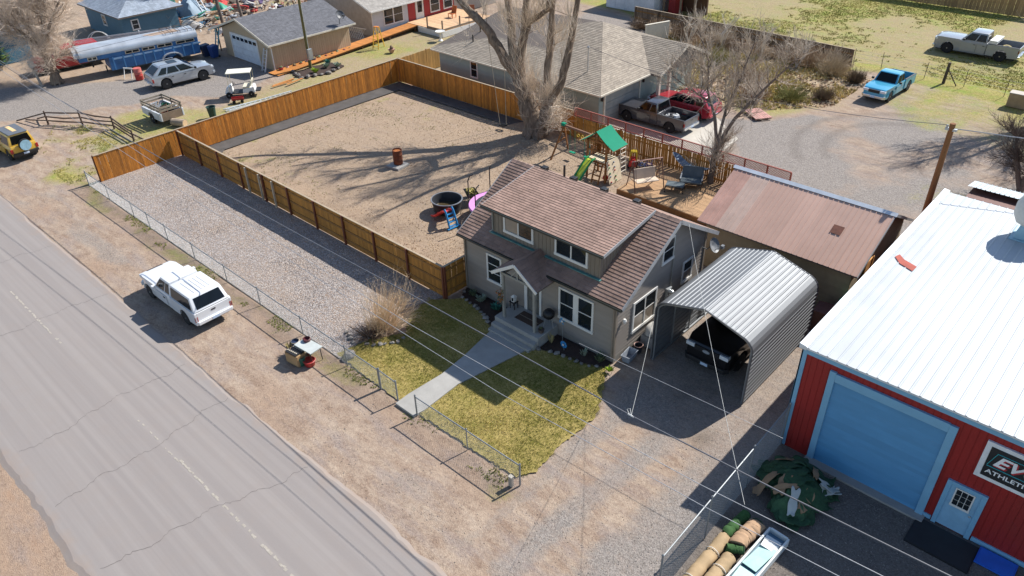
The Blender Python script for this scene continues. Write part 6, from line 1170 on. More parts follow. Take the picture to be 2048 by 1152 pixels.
for k in range(4): MB().bar((-.33 + k * .075, -.24, .12 + k * .19), (-.33 + k * .075, .24, .12 + k * .19), .09, .04).build('rung', PB, t_)
MB().bar((-.4, -.4, .03), (-.4, .4, .03), .1, .05).build('foot', PB, t_)
t_ = thing('wheelbarrow', 'dark wheelbarrow full of weeds beside the stock tank', 'wheelbarrow', (-26.75, 25.15, 0), R(150)); mb = MB(); mb.hexa([(-.35, -.22, .3), (.3, -.2, .3), (.3, .2, .3), (-.35, .22, .3), (-.5, -.34, .62), (.5, -.32, .58), (.5, .32, .58), (-.5, .34, .62)]); mb.f = [f for f in mb.f if f != mb.f[1]]; mb.m = mb.m[:-1]; mb.build('tray', TK, t_).modifiers.new('t', 'SOLIDIFY').thickness = .012
rr = random.Random(2); wd = MB(); wd.blob((0, 0, .48), (.4, .26, .12), 8, 4, jit=.3, rng=rr)
for k in range(160): wd.add([(rr.uniform(-.35, .35), rr.uniform(-.22, .22), .55) for _ in range(1)] * 1 + [(rr.uniform(-.4, .4), rr.uniform(-.25, .25), rr.uniform(.55, .72)) for _ in range(2)], [(0, 1, 2)])
wd.build('weeds', M('weed_mix', '8a8048', .9, isl=.4), t_, kind='stuff'); MB().lathe([(.08, -.04), (.19, -.04), (.2, 0), (.19, .04), (.08, .04)], (.62, 0, .2), 14, axis='y').build('wheel', TYRE, t_)
for s_ in (-.2, .2): MB().tube([(.62, s_ * .4, .2), (.2, s_, .3), (-.95, s_ * 1.3, .6)], .02, 5).build('handle', M('old_wood', '7d6c5a'), t_); MB().tube([(-.3, s_, .3), (-.4, s_, 0)], .018, 5).build('leg', TRIMB, t_)
t_ = thing('trampoline', 'round trampoline with pink padded rim and curved dark net poles beside the house', 'trampoline', (-24.45, 24.85, 0)); PK = M('pink_pad', 'd08ac4', .55, var=.08); n = 32; mb = MB()
vs = [(r_ * math.cos(2 * math.pi * k / n), r_ * math.sin(2 * math.pi * k / n), z_) for r_, z_ in ((1.2, .78), (1.5, .8), (1.54, .72)) for k in range(n)]; mb.add(vs, [(i * n + k, i * n + (k + 1) % n, (i + 1) * n + (k + 1) % n, (i + 1) * n + k) for i in range(2) for k in range(n)]); mb.build('rim_pad', PK, t_, smooth=True)
MB().lathe([(1.2, .77), (0, .74)], (0, 0, 0), 28, cap=False).build('mat', M('tramp_mat', '2b2c30', .8), t_)
for k in range(6):
    a = k * 1.047 + .5; c_, s_ = math.cos(a), math.sin(a); MB().tube([(1.5 * c_, 1.5 * s_, 0), (1.5 * c_, 1.5 * s_, .8)], .03, 6).build('leg', GALV, t_); MB().tube([(1.56 * c_, 1.56 * s_, .3), (1.56 * c_, 1.56 * s_, 1.9), (1.45 * c_, 1.45 * s_, 2.2), (1.25 * c_, 1.25 * s_, 2.3)], .03, 6).build('net_pole', TRIMB, t_)
# playset
t_ = thing('playset', 'wooden playset with green canopy, slide, climbing wall and swing beam', 'playset', (-23.2, 32.2, 0), world=True)
for x_ in (-23.85, -22.55):
    for y_ in (31.6, 32.65): MB().bx(x_ - .05, x_ + .05, y_ - .05, y_ + .05, 0, 2.35).build('post', WOOD, t_)
for k in range(9): MB().bx(-23.8 + k * .145, -23.69 + k * .145, 31.55, 32.7, 1.2, 1.235).build('plank', PALEW, t_)
for y_ in (31.6, 32.65):
    for z_ in (1.1, 1.75, 2.3): MB().bar((-23.9, y_, z_), (-22.5, y_, z_), .04, .1).build('rail', WOOD, t_)
for x_ in (-23.85, -22.55):
    for z_ in (1.1, 2.3): MB().bar((x_, 31.5, z_), (x_, 32.75, z_), .04, .1).build('rail', WOOD, t_)
for k in range(7): MB().bx(-23.8 + k * .19, -23.7 + k * .19, 32.68, 32.71, 1.15, 1.8).build('slat', WOOD, t_)
for k in range(4): MB().bx(-23.9, -23.87, 31.95 + k * .18, 32.06 + k * .18, 1.15, 1.8).build('slat', WOOD, t_)
for y_ in (31.6, 32.65): MB().bar((-23.2, y_, 2.3), (-23.2, y_, 2.92), .06).build('ridge_post', WOOD, t_)
cn = MB(); n = 10
for sx in (1, -1):
    pts = [(-23.2 + sx * 1.22 * k / n, 2.95 - .85 * (k / n) - .07 * math.sin(math.pi * k / n)) for k in range(n + 1)]
    cn.add([(x, y, z) for x, z in pts for y in (31.45, 32.78)], [(2 * i, 2 * i + 1, 2 * i + 3, 2 * i + 2) for i in range(n)])
cn.build('canopy', GRN, t_).modifiers.new('t', 'SOLIDIFY').thickness = .02
for sx, in ((1,), (-1,)): MB().bar((-23.2 + sx * 1.2, 31.45, 2.1), (-23.2 + sx * 1.2, 32.78, 2.1), .05).build('canopy_bar', WOOD, t_)
sl2 = MB(); pts = [(31.6, 1.22), (31.35, 1.2), (31.0, .98), (30.6, .66), (30.2, .36), (29.9, .18), (29.6, .12)]; sl2.add([(x, y, z) for y, z in pts for x in (-23.72, -23.34)], [(2 * i, 2 * i + 1, 2 * i + 3, 2 * i + 2) for i in range(6)]); sl2.build('slide_bed', M('slide_lime', 'b9c43e', .4), t_).modifiers.new('t', 'SOLIDIFY').thickness = .03
for x_ in (-23.76, -23.3): MB().tube([(x_, y, z + .08) for y, z in pts], .06, 6).build('slide_side', M('slide_green', '1f8a4e', .4), t_, smooth=True)
for x_ in (-23.2, -22.72): MB().bar((x_, 31.56, 1.2), (x_, 31.15, 0), .05, .08).build('ladder_side', WOOD, t_)
for k in range(4): MB().bar((-23.2, 31.22 + k * .08, .2 + k * .26), (-22.72, 31.22 + k * .08, .2 + k * .26), .09, .03).build('rung', WOOD, t_)
cw = MB(); cw.hexa([(-22.2, 31.55, 0), (-22.17, 31.55, 0), (-22.17, 32.7, 0), (-22.2, 32.7, 0), (-22.52, 31.55, 1.3), (-22.49, 31.55, 1.3), (-22.49, 32.7, 1.3), (-22.52, 32.7, 1.3)]); cwo = cw.build('climbing_wall', PALEW, t_); rr = random.Random(4)
for k in range(14):
    f = .1 + .8 * (k % 5) / 4 + rr.uniform(-.05, .05); y_ = 31.7 + .85 * ((k * 7) % 14) / 13; MB().blob((-22.17 - .32 * f + .03, y_, 1.3 * f), (.05, .06, .045), 6, 4).build('hold', M('hold%d' % (k % 3), ['1f4f7a', 'a8322c', '2f7d4a'][k % 3], .5), cwo)
MB().bar((-26.75, 33.0, 1.95), (-22.5, 32.7, 1.95), .09, .13).build('swing_beam', M('beam_brown', '7a5a48', .8), t_)
for q in ((-27.1, 33.9, 0), (-26.9, 32.0, 0)): MB().bar((-26.7, 33.0, 2.0), q, .07, .09).build('a_frame_leg', WOOD, t_)
MB().bar((-27.0, 33.45, .95), (-26.85, 32.55, .95), .05, .08).build('a_frame_brace', WOOD, t_); MB().bx(-26.86, -26.6, 32.9, 33.1, 1.93, 2.1).build('bracket', GRN, t_)
for x_ in (-26.0, -24.9):
    sw = MB().bx(x_ - .2, x_ + .2, 32.84, 33.04, .42, .46).build('swing_seat', GRN, t_)
    for s_ in (-.2, .2): MB().tube([(x_ + s_, 32.94, .45), (x_ + s_ * .9, 32.92, 1.9)], .012, 4).build('chain', GRN, sw)
for x_ in (-25.6, -25.3): MB().tube([(x_ + .09 * math.cos(a), 32.94, 1.62 + .09 * math.sin(a)) for a in np.linspace(0, 6.28, 10)], .02, 5).build('trapeze_ring', M('toy_yellow', 'd0b02c', .4), t_)
rl = MB()
for y_ in (32.8, 33.3): MB().tube([(-22.35, y_, .1), (-22.5, y_, 2.1)], .025, 5).build('rope_side', M('rope_pale', 'c9c0b0', .8), t_)
for k in range(7): MB().tube([(-22.36 - k * .018, 32.8, .3 + k * .27), (-22.36 - k * .018, 33.3, .3 + k * .27)], .025, 5).build('rope_rung', M('rope_pale', 'c9c0b0'), t_)
t_ = thing('ball', 'red ball lying under the playset platform', 'ball', (-22.75, 31.9, .17)); MB().lathe([(max(.005, .17 * math.sin(math.pi * i / 8)), -.17 * math.cos(math.pi * i / 8)) for i in range(9)], (0, 0, 0), 14).build('skin', PR_, t_, smooth=True); MB().lathe([(.02, .168), (.005, .175)], (0, 0, 0), 8).build('valve', TRIMB, t_)
t_ = thing('tyre_swing', 'dark swing seat hanging on long ropes from the willow', 'swing', (-32.3, 33.6, 0), world=True); MB().tube([(-32.3 + .3 * math.cos(a), 33.6 + .12 * math.sin(a), .42 - .12 * math.sin(a / 2)) for a in np.linspace(0, 6.28, 15)], .06, 7).build('seat', TYRE, t_, smooth=True)
for p, q in (((-32.6, 33.6, .4), (-33.35, 33.5, 6.3)), ((-32.02, 33.6, .4), (-32.35, 33.9, 5.2))): MB().tube([p, q], .018, 5).build('rope', M('rope_grey', '8a8070', .9), t_)
t_ = thing('toy_car', 'red and yellow ride-in toy car by the picket fence', 'toy car', (-22.65, 34.45, .0), R(-60)); TY = M('toy_yellow', 'd0b02c', .4)
MB().hexa([(-.4, -.24, .12), (.42, -.24, .12), (.42, .24, .12), (-.4, .24, .12), (-.36, -.22, .48), (.38, -.2, .42), (.38, .2, .42), (-.36, .22, .48)]).build('body', PR_, t_, bevel=.06, smooth=True); MB().hexa([(-.28, -.2, .86), (.12, -.2, .86), (.12, .2, .86), (-.28, .2, .86), (-.24, -.16, .95), (.08, -.16, .95), (.08, .16, .95), (-.24, .16, .95)]).build('roof', TY, t_, bevel=.03)
for x_, xb in ((-.25, -.32), (.1, .22)):
    for s_ in (-.18, .18): MB().tube([(xb, s_ * 1.1, .45), (x_, s_, .88)], .035, 6).build('pillar', TY, t_)
for x_ in (-.26, .28):
    for s_ in (-.24, .24): MB().lathe([(.03, -.04), (.12, -.04), (.12, .04), (.03, .04)], (x_, s_, .12), 12, axis='y').build('wheel', TYRE, t_)
def bike(label, loc, rz, col, sc=.62):
    t_ = thing('bicycle', label, 'bicycle', loc, rz); c_ = M('bike_' + col, col, .4)
    for x_ in (-.5 * sc, .5 * sc):
        wv = MB().tube([(x_ + .3 * sc * math.cos(a), 0, .3 * sc + .3 * sc * math.sin(a)) for a in np.linspace(0, 6.28, 15)], .022, 6).build('wheel', TYRE, t_)
        for k in range(3): a = k * 1.05; MB().tube([(x_ + .3 * sc * math.cos(a), 0, .3 * sc + .3 * sc * math.sin(a)), (x_ - .3 * sc * math.cos(a), 0, .3 * sc - .3 * sc * math.sin(a))], .006, 3).build('spoke', CHROME, wv)
    f_ = MB()
    for p, q in (((-.5, .3), (-.18, .72)), ((-.18, .72), (.38, .7)), ((-.15, .32), (.4, .68)), ((-.5, .3), (-.15, .32)), ((-.15, .32), (-.2, .85)), ((.5, .3), (.36, .9))): f_.tube([(p[0] * sc, 0, p[1] * sc), (q[0] * sc, 0, q[1] * sc)], .022, 5)
    f_.build('frame', c_, t_); MB().blob((-.2 * sc, 0, .9 * sc), (.14 * sc, .07 * sc, .04), 7, 4).build('saddle', TRIMB, t_); MB().tube([(.3 * sc, -.25 * sc, .95 * sc), (.36 * sc, 0, .9 * sc), (.3 * sc, .25 * sc, .95 * sc)], .018, 5).build('handlebar', CHROME, t_); return t_
a = bike('small pale blue child bicycle leaning beside the toy car', (-22.0, 34.3, 0), R(-20), '7f96c8'); a.rotation_euler.x = R(-12)
a = bike('small purple and white child bicycle nearer the back deck', (-21.7, 34.75, 0), R(-5), '9a7fb8'); a.rotation_euler.x = R(14)
# back deck
t_ = thing('deck', 'low sunlit cedar deck behind the house with patio furniture', 'deck', (-18.3, 33, 0), world=True); plm = MB().bx(-3.05, 3.05, -.067, .067, -.018, .018).mesh('plank', M('deck_plank', 'a5835f', .8, var=.18, scale=2.5, rnd=.12, stretch=(.5, 5, 1)))
for k in range(29): inst(plm, 'plank', t_, (-18.2, 31.05 + k * .142, .3))
MB().bx(-21.25, -15.15, 30.94, 30.975, .02, .3).build('fascia', WOOD, t_); MB().bx(-21.28, -21.255, 30.94, 35.1, .02, .3).build('fascia', WOOD, t_); MB().bx(-21.2, -15.2, 31.1, 35.0, 0, .25).build('joists', M('dark_stringer', '6b4a2c'), t_)
t_ = thing('porch_swing', 'cream canopy-frame swing bench standing on the back deck', 'bench', (-20.2, 32.1, .32), R(59)); BR = M('bench_brown', '6b4a3c', .6); CM = M('bench_cream', 'cdb9a3', .7)
for x_ in (-.85, .85):
    for y_ in (-.55, .6): MB().tube([(x_, y_, 0), (x_, 0.0, 1.62)], .03, 6).build('leg', BR, t_)
    MB().tube([(x_, -.35, .6), (x_, .38, .6)], .02, 5).build('brace', BR, t_)
MB().tube([(-.9, 0, 1.62), (.9, 0, 1.62)], .035, 6).build('top_bar', M('bar_pink', 'b08a7c', .6), t_); MB().bx(-.65, .65, -.32, .2, .42, .47).build('seat', CM, t_, bevel=.02); MB().hexa([(-.65, .18, .47), (.65, .18, .47), (.65, .22, .47), (-.65, .22, .47), (-.65, .34, 1.0), (.65, .34, 1.0), (.65, .38, 1.0), (-.65, .38, 1.0)]).build('backrest', CM, t_, bevel=.015)
for x_ in (-.68, .68): MB().tube([(x_, -.25, .45), (x_, 0, 1.6)], .012, 4).build('hanger', BR, t_); MB().tube([(x_, .3, .9), (x_, 0, 1.6)], .012, 4).build('hanger', BR, t_)
t_ = thing('hammock', 'sagging grey-blue hammock tied between the picket fence and the slender tree', 'hammock', (-19, 35, 0), world=True); A_, B_ = Vector((-20.4, 35.1, 1.3)), Vector((-17.95, 34.9, 1.05)); n = 12; mb = MB()
for i in range(n + 1):
    f = i / n; c = A_.lerp(B_, f) - Vector((0, 0, .5 * math.sin(math.pi * f) ** .9)); w_ = .05 + .33 * math.sin(math.pi * f) ** .6
    for j in range(5): q = (j - 2) / 2; mb.v.append((c.x + .05 * q, c.y + w_ * q, c.z + .18 * q * q * w_ * 2))
mb.f = [(i * 5 + j, i * 5 + j + 1, (i + 1) * 5 + j + 1, (i + 1) * 5 + j) for i in range(n) for j in range(4)]; mb.m = [0] * len(mb.f); mb.build('cloth', M('hammock_blue', '7d8fa4', .85, var=.15, stretch=(1, 14, 1), scale=6), t_, smooth=True); MB().tube([B_, (-17.78, 34.88, 1.1)], .015, 4).build('rope', M('rope_pale', 'c9c0b0'), t_); MB().tube([A_, (-20.55, 35.25, 1.35)], .015, 4).build('rope', M('rope_pale', 'c9c0b0'), t_)
def patio(label, name, loc, rz, L_, W_, back):
    t_ = thing(name, label, 'chair' if back else 'ottoman', loc, rz); FB = M('frame_black', '26272a', .5); MB().bx(-L_ / 2, L_ / 2, -W_ / 2, W_ / 2, .34, .42).build('cushion', M('cushion_grey', '5a6468', .85, var=.2), t_, bevel=.03)
    fm = MB()
    for y_ in (-W_ / 2, W_ / 2): fm.bar((-L_ / 2, y_, .31), (L_ / 2, y_, .31), .04)
    for x_ in (-L_ / 2, L_ / 2): fm.bar((x_, -W_ / 2, .31), (x_, W_ / 2, .31), .04)
    fm.build('frame', FB, t_)
    for x_ in (-L_ / 2, L_ / 2):
        for y_ in (-W_ / 2, W_ / 2): MB().bar((x_, y_, 0), (x_, y_, .33 + (.25 if back else 0)), .04).build('leg', FB, t_)
    if back:
        MB().hexa([(-L_ / 2, W_ / 2 - .05, .42), (L_ / 2, W_ / 2 - .05, .42), (L_ / 2, W_ / 2, .42), (-L_ / 2, W_ / 2, .42), (-L_ / 2, W_ / 2 + .2, .95), (L_ / 2, W_ / 2 + .2, .95), (L_ / 2, W_ / 2 + .24, .95), (-L_ / 2, W_ / 2 + .24, .95)]).build('backrest', M('cushion_grey', '5a6468'), t_, bevel=.02)
        for x_ in (-L_ / 2, L_ / 2): MB().bar((x_, -W_ / 2, .58), (x_, W_ / 2 + .1, .6), .06, .03).build('armrest', M('arm_grey', '8b9094', .5), t_)
patio('black framed patio loveseat with grey cushions in the shade of the hammock', 'loveseat', (-18.35, 33.75, .32), R(25), 1.15, .75, True); patio('square grey-topped ottoman in front of the patio loveseat', 'ottoman', (-18.75, 32.75, .32), R(22), .95, .62, False)
# ------------------------------------------------------------------ front garden
SOIL = M('dark_soil', '3a2b24', .95, var=.25, scale=8, bump=.6, bscale=30)
for P, lab in (([(-20.9, 19.1), (-20.6, 18.45), (-19.6, 18.3), (-18.85, 18.12), (-18.02, 17.75), (-18.02, 19.1)], 'dark mulched flower bed left of the porch steps'), ([(-15.6, 19.1), (-15.6, 17.88), (-15.1, 18.05), (-14.2, 18.22), (-13.4, 18.34), (-12.8, 18.75), (-12.86, 19.1)], 'dark mulched flower bed right of the porch steps')):
    Pw = wobble(P, .03, .3, 4); n = len(Pw); mb = MB(); cx = sum(p[0] for p in Pw) / n; cy = sum(p[1] for p in Pw) / n; mb.add([(x, y, .035) for x, y in Pw] + [(cx, cy + .2, .1)], [(i, (i + 1) % n, n) for i in range(n)]); tag(mb.build('flower_bed', SOIL), lab, 'flower bed', kind='structure')
def path_pts(P, step):
    out = []
    for a, b in zip(P, P[1:]):
        k = max(1, int(math.dist(a, b) / step)); out += [(a[0] + (b[0] - a[0]) * i / k, a[1] + (b[1] - a[1]) * i / k) for i in range(k)]
    return out
rr = random.Random(14); RK = M('edging_rock', '7f7972', .9, var=.2, scale=6, rnd=.3, bump=.3, bscale=20)
def rock(label, group, p, s_, z=.02):
    mb = MB(); mb.blob((0, 0, s_ * .35), (s_ * rr.uniform(.8, 1.3), s_ * rr.uniform(.7, 1), s_ * .6), 7, 4, jit=.2, rng=rr); o = mb.build('rock', RK, smooth=False); o.location = (p[0], p[1], z); o.rotation_euler.z = rr.uniform(0, 3); tag(o, label, 'rock', group); return o
for P, lab, gr in (([(-20.75, 18.75), (-20.5, 18.4), (-19.6, 18.25), (-18.85, 18.07), (-18.1, 17.72)], 'grey rock edging the flower bed left of the porch', 'edging rocks left of the porch'), ([(-15.55, 17.84), (-15.1, 18.0), (-14.2, 18.18), (-13.4, 18.3), (-12.85, 18.68)], 'grey rock edging the flower bed right of the porch', 'edging rocks right of the porch'), ([(-22.3, 13.4), (-21.6, 13.2), (-20.8, 13.6), (-20.2, 14.4), (-20.3, 15.1)], 'pale rock ringing the straw coloured shrub', 'rocks round the straw coloured shrub')):
    for p in path_pts(P, .24): rock(lab, gr, (p[0] + rr.uniform(-.03, .03), p[1] + rr.uniform(-.03, .03)), rr.uniform(.08, .13))
rock('pale grey boulder beside the low chain link fence', None, (-20.95, 12.55), .3)
def tuft(label, loc, h, r_, n, mat, name='plant', seed=1, pot=None):
    t_ = thing(name, label, 'plant', loc); rg = random.Random(seed); mb = MB(); z0 = 0
    if pot: MB().lathe([(pot * .7, 0), (pot, pot * 1.3), (pot * 1.08, pot * 1.3), (pot * .85, pot * 1.2), (.0, pot * 1.15)], (0, 0, 0), 14, cap=False).build('pot', M('pot_dark', '5a4d45', .7), t_); z0 = pot * 1.2
    for k in range(n):
        a = rg.uniform(0, 6.28); q = r_ * rg.uniform(.3, 1); l_ = h * rg.uniform(.5, 1); w_ = r_ * .12; b = Vector((q * .2 * math.cos(a), q * .2 * math.sin(a), z0)); e = Vector((q * math.cos(a), q * math.sin(a), z0 + l_)); m_ = b.lerp(e, .6) + Vector((0, 0, l_ * .15)); s_ = Vector((-math.sin(a), math.cos(a), 0)) * w_
        mb.add([b, m_ - s_, e, m_ + s_], [(0, 1, 2, 3)])
    mb.build('foliage', mat, t_, kind='stuff'); MB().tube([(0, 0, 0), (0, 0, h * .5 + z0)], .012, 4).build('stem', M('dark_stem', '6f5a49'), t_); return t_
tuft('silvery sage clump in the left flower bed', (-19.6, 18.65, .06), .35, .3, 60, M('leaf_sage', '8f9a86', .8, isl=.2), seed=1); tuft('teal-green leafy clump nearest the porch in the left flower bed', (-18.7, 18.65, .06), .3, .32, 50, M('leaf_teal', '3f7a6a', .8, isl=.2), seed=2); tuft('dull green clump at the far left of the flower bed', (-20.2, 18.75, .06), .3, .26, 50, M('leaf_dull', '5d6a4c', .8, isl=.2), seed=3)
tuft('dry reed clump at the porch end of the right flower bed', (-15.4, 18.45, .06), .55, .2, 26, M('leaf_dry', 'a89a6c', .8, isl=.2), seed=4); tuft('sparse pale weed in the middle of the right flower bed', (-13.9, 18.65, .06), .4, .2, 18, M('leaf_sage', '8f9a86'), seed=5); tuft('grey-green bush by the house corner in the right flower bed', (-13.2, 18.8, .06), .4, .3, 50, M('leaf_dull', '5d6a4c'), seed=6); tuft('bright green tuft at the corner of the house', (-12.6, 18.6, .03), .22, .22, 50, M('leaf_bright', '93a82c', .8, isl=.2), seed=7)
for i, (x_, c_, z_, rr_) in enumerate(((-15.05, '3c86b4', 1.15, 0), (-14.72, '2d7fb8', .32, 0))):
    t_ = thing('pinwheel', ['square blue pinwheel on a tall stake before the big front window', 'round blue flower spinner low in the right flower bed'][i], 'pinwheel', (x_, 18.72 - i * .3, .05)); MB().tube([(0, 0, 0), (0, 0, z_)], .012, 5).build('stake', GALV, t_)
    if i == 0:
        for k in range(4): a = k * 1.571; MB().add([(0, -.02, z_), (.16 * math.cos(a), -.02, z_ + .16 * math.sin(a)), (.16 * math.cos(a + .8), -.06, z_ + .16 * math.sin(a + .8))], [(0, 1, 2)]).build('blade', M('spin_blue', c_, .5), t_)
    else:
        for k in range(8): a = k * .785; MB().blob((.11 * math.cos(a), -.03, z_ + .11 * math.sin(a)), (.06, .02, .06), 6, 4, jit=0).build('petal', M('spin_blue2', c_, .5), t_)
    MB().blob((0, -.06, z_), (.05, .03, .05), 8, 4, jit=0).build('hub', WHITE, t_)
t_ = thing('doormat', 'dark brown striped mat lying before the front door', 'mat', (-16.75, 18.62, PZ + .003)); MB().bx(-.55, .55, -.3, .3, 0, .018).build('pile', M('mat_brown', '4b3a30', .95, var=.2), t_); MB().bx(-.5, .5, -.015, .015, .0185, .021).build('stripe', M('mat_stripe', '8f8270', .9), t_)
t_ = thing('kettle_grill', 'round black kettle grill at the right side of the porch', 'grill', (-15.82, 18.78, PZ)); MB().lathe([(.02, .42), (.16, .45), (.24, .55), (.25, .64)], (0, 0, 0), 16, cap=False).build('bowl', BLK, t_, smooth=True); MB().lathe([(.25, .645), (.24, .72), (.15, .82), (.01, .85)], (0, 0, 0), 16, cap=False).build('lid', BLK, t_, smooth=True)
for k in range(3): a = k * 2.09; MB().tube([(.14 * math.cos(a), .14 * math.sin(a), .5), (.24 * math.cos(a), .24 * math.sin(a), 0)], .015, 5).build('leg', GALV, t_)
t_ = tuft('squat flower pot with herbs beside the right porch post', (-15.8, 18.28, PZ), .18, .12, 30, M('leaf_dull', '5d6a4c'), name='flower_pot', seed=9, pot=.13)
t_ = thing('lantern_stool', 'small stool with a white lantern left of the front door', 'stool', (-17.78, 18.82, PZ)); MB().bx(-.15, .15, -.13, .13, .3, .34).build('seat', TRIMB, t_)
for x_ in (-.12, .12):
    for y_ in (-.1, .1): MB().bx(x_ - .015, x_ + .015, y_ - .015, y_ + .015, 0, .3).build('leg', TRIMB, t_)
t_ = thing('lantern', 'white box lantern standing on the porch stool', 'lantern', (-17.78, 18.82, PZ + .345)); MB().bx(-.08, .08, -.08, .08, 0, .24).build('case', WHITE, t_); MB().bx(-.05, .05, -.085, -.081, .04, .2).build('pane', GLASS, t_); MB().hexa([(-.1, -.1, .242), (.1, -.1, .242), (.1, .1, .242), (-.1, .1, .242), (-.02, -.02, .32), (.02, -.02, .32), (.02, .02, .32), (-.02, .02, .32)]).build('roof', WHITE, t_)
t_ = thing('wreath', 'autumn leaf garland tied to the left porch post', 'garland', (-17.72, 18.0, 1.4)); rr2 = random.Random(3); mb = MB()
for k in range(70):
    p = Vector((rr2.gauss(0, .07), rr2.gauss(-.02, .04), rr2.gauss(.2, .22))); q = rvec(rr2) * .07; s_ = rvec(rr2) * .04; mb.add([p, p + q + s_, p + q * 1.5, p + q - s_], [(0, 1, 2, 3)], k % 3)
mb.build('leaves', [M('leaf_rust', '8a4a28', .8, isl=.3), M('leaf_ochre', 'a06a2c', .8, isl=.3), M('leaf_dull', '5d6a4c')], t_, kind='stuff'); MB().tube([(0, 0, -.2), (0, 0, .5)], .015, 5).build('stem', M('dark_stem', '6f5a49'), t_)
# items by the side wall
t_ = thing('covered_grill', 'grill under a crumpled pale grey cover against the side wall', 'grill', (-12.45, 21.3, 0), R(4)); MB().hexa([(-.28, -.55, 0), (.28, -.55, 0), (.28, .55, 0), (-.28, .55, 0), (-.3, -.5, .5), (.3, -.5, .5), (.3, .5, .5), (-.3, .5, .5)]).build('cover_skirt', M('cover_grey', '8f8d8a', .8, var=.2), t_, bevel=.06)
cv = MB(); cv.blob((0, 0, .62), (.3, .52, .24), 12, 7, jit=.1, rng=random.Random(1)); cv.build('cover_top', M('cover_pale', 'b3b0ab', .8, var=.15), t_, smooth=True)
t_ = thing('bucket', 'dark bucket with a pale rim between the tote and the covered grill', 'bucket', (-12.5, 20.35, 0)); MB().lathe([(.14, 0), (.18, .34), (.16, .33), (.12, .03), (0, .03)], (0, 0, 0), 14, cap=False).build('pail', TK, t_); MB().lathe([(.18, .34), (.195, .35), (.18, .365), (.165, .35)], (0, 0, 0), 14, cap=False).build('rim', M('bar_pink', 'b08a7c'), t_)
t_ = thing('tote', 'low grey plastic tote on the ground at the house corner', 'tote', (-12.5, 19.75, 0), R(6)); mb = MB(); mb.hexa([(-.15, -.28, 0), (.15, -.28, 0), (.15, .28, 0), (-.15, .28, 0), (-.19, -.33, .3), (.19, -.33, .3), (.19, .33, .3), (-.19, .33, .3)]); del mb.f[1]; del mb.m[1]; mb.build('tub', M('tote_grey', '8b9199', .6), t_).modifiers.new('t', 'SOLIDIFY').thickness = .015; MB().tube([(-.2, -.34, .3), (.2, -.34, .3), (.2, .34, .3), (-.2, .34, .3), (-.2, -.34, .3)], .015, 4).build('rim', M('tote_grey', '8b9199'), t_)
# concrete marker at the fence corner
t_ = thing('marker_post', 'stubby weathered post at the corner of the low chain link fence', 'post', (-11.62, 11.95, 0)); MB().bx(-.07, .07, -.06, .06, 0, .42).build('post', M('marker_grey', '9b948a', .9, var=.15), t_, bevel=.015); MB().bx(-.075, .075, -.065, .065, .422, .45).build('cap', M('pale_concrete', 'b3aca0'), t_)
# roadside table with pots and trays
t_ = thing('table', 'small pale folding table on the verge by the chain link fence', 'table', (-22.05, 11.45, 0), R(5)); MB().bx(-.5, .5, -.3, .3, .62, .66).build('top', M('table_pale', 'b3b8b4', .6), t_)
for x_ in (-.42, .42):
    for y_ in (-.24, .24): MB().tube([(x_, y_, 0), (x_ * .9, y_, .62)], .018, 5).build('leg', TRIMB, t_)
t_ = thing('cabinet', 'brown wooden box with its panel facing the street under the seed trays', 'box', (-22.3, 10.95, 0), R(8)); mb = MB().bx(-.36, .36, -.2, .2, 0, .5); mb.build('case', M('ply_brown', '9a7d58', .8, var=.12), t_); MB().bx(-.33, .33, -.215, -.201, .04, .47).build('panel', M('ply_tan', 'a98a62', .8), t_)
for i, (x_, y_, r_) in enumerate(((-22.42, 10.98, .05), (-22.18, 11.02, .1))):
    t_ = thing('seed_tray', ['black seed tray with pale cells, street side', 'black seed tray with pale cells, fence side'][i], 'tray', (-22.3, 10.86 + i * .26, .51), R(8)); MB().bx(-.3, .3, -.11, .11, 0, .05).build('tray', TRIMB, t_)
    for k in range(6): MB().lathe([(.03, .052), (.035, .075), (.02, .075)], (-.24 + k * .095, 0, 0), 8).build('cell', M('cell_pale', 'b3a894', .8), t_)
for i, (x_, y_, z_, c_) in enumerate(((-22.75, 11.3, .0, '26344f'), (-22.35, 11.6, .66, '5a2d33'), (-21.75, 11.2, 0, '9b2b28'), (-22.0, 11.0, .0, '2c5c4c'))):
    t_ = thing('plant_pot', ['tall navy blue pot', 'dark red pot', 'low bright red bowl', 'dark green pot'][i] + ' among the roadside table clutter', 'pot', (x_, y_, z_ if i != 1 else .0)); h_ = (.6, .75, .22, .35)[i]; r_ = (.17, .15, .24, .16)[i]; MB().lathe([(r_ * .8, 0), (r_, h_), (r_ * .92, h_), (r_ * .8, h_ * .9), (0, h_ * .88)], (0, 0, 0), 16, cap=False).build('pot', M('pot%d' % i, c_, .35), t_, smooth=True); MB().lathe([(r_, h_), (r_ * 1.06, h_ + .015), (r_ * .95, h_ + .03)], (0, 0, 0), 16, cap=False).build('rim', M('pot_rim%d' % i, ['b3a58c', '6a3a3a', 'a83a34', '3f6d5c'][i], .5), t_)
tuft('wilting plant with yellow leaves at the left of the roadside table', (-22.95, 11.1, 0), .6, .25, 40, M('leaf_dry', 'a89a6c'), seed=12)
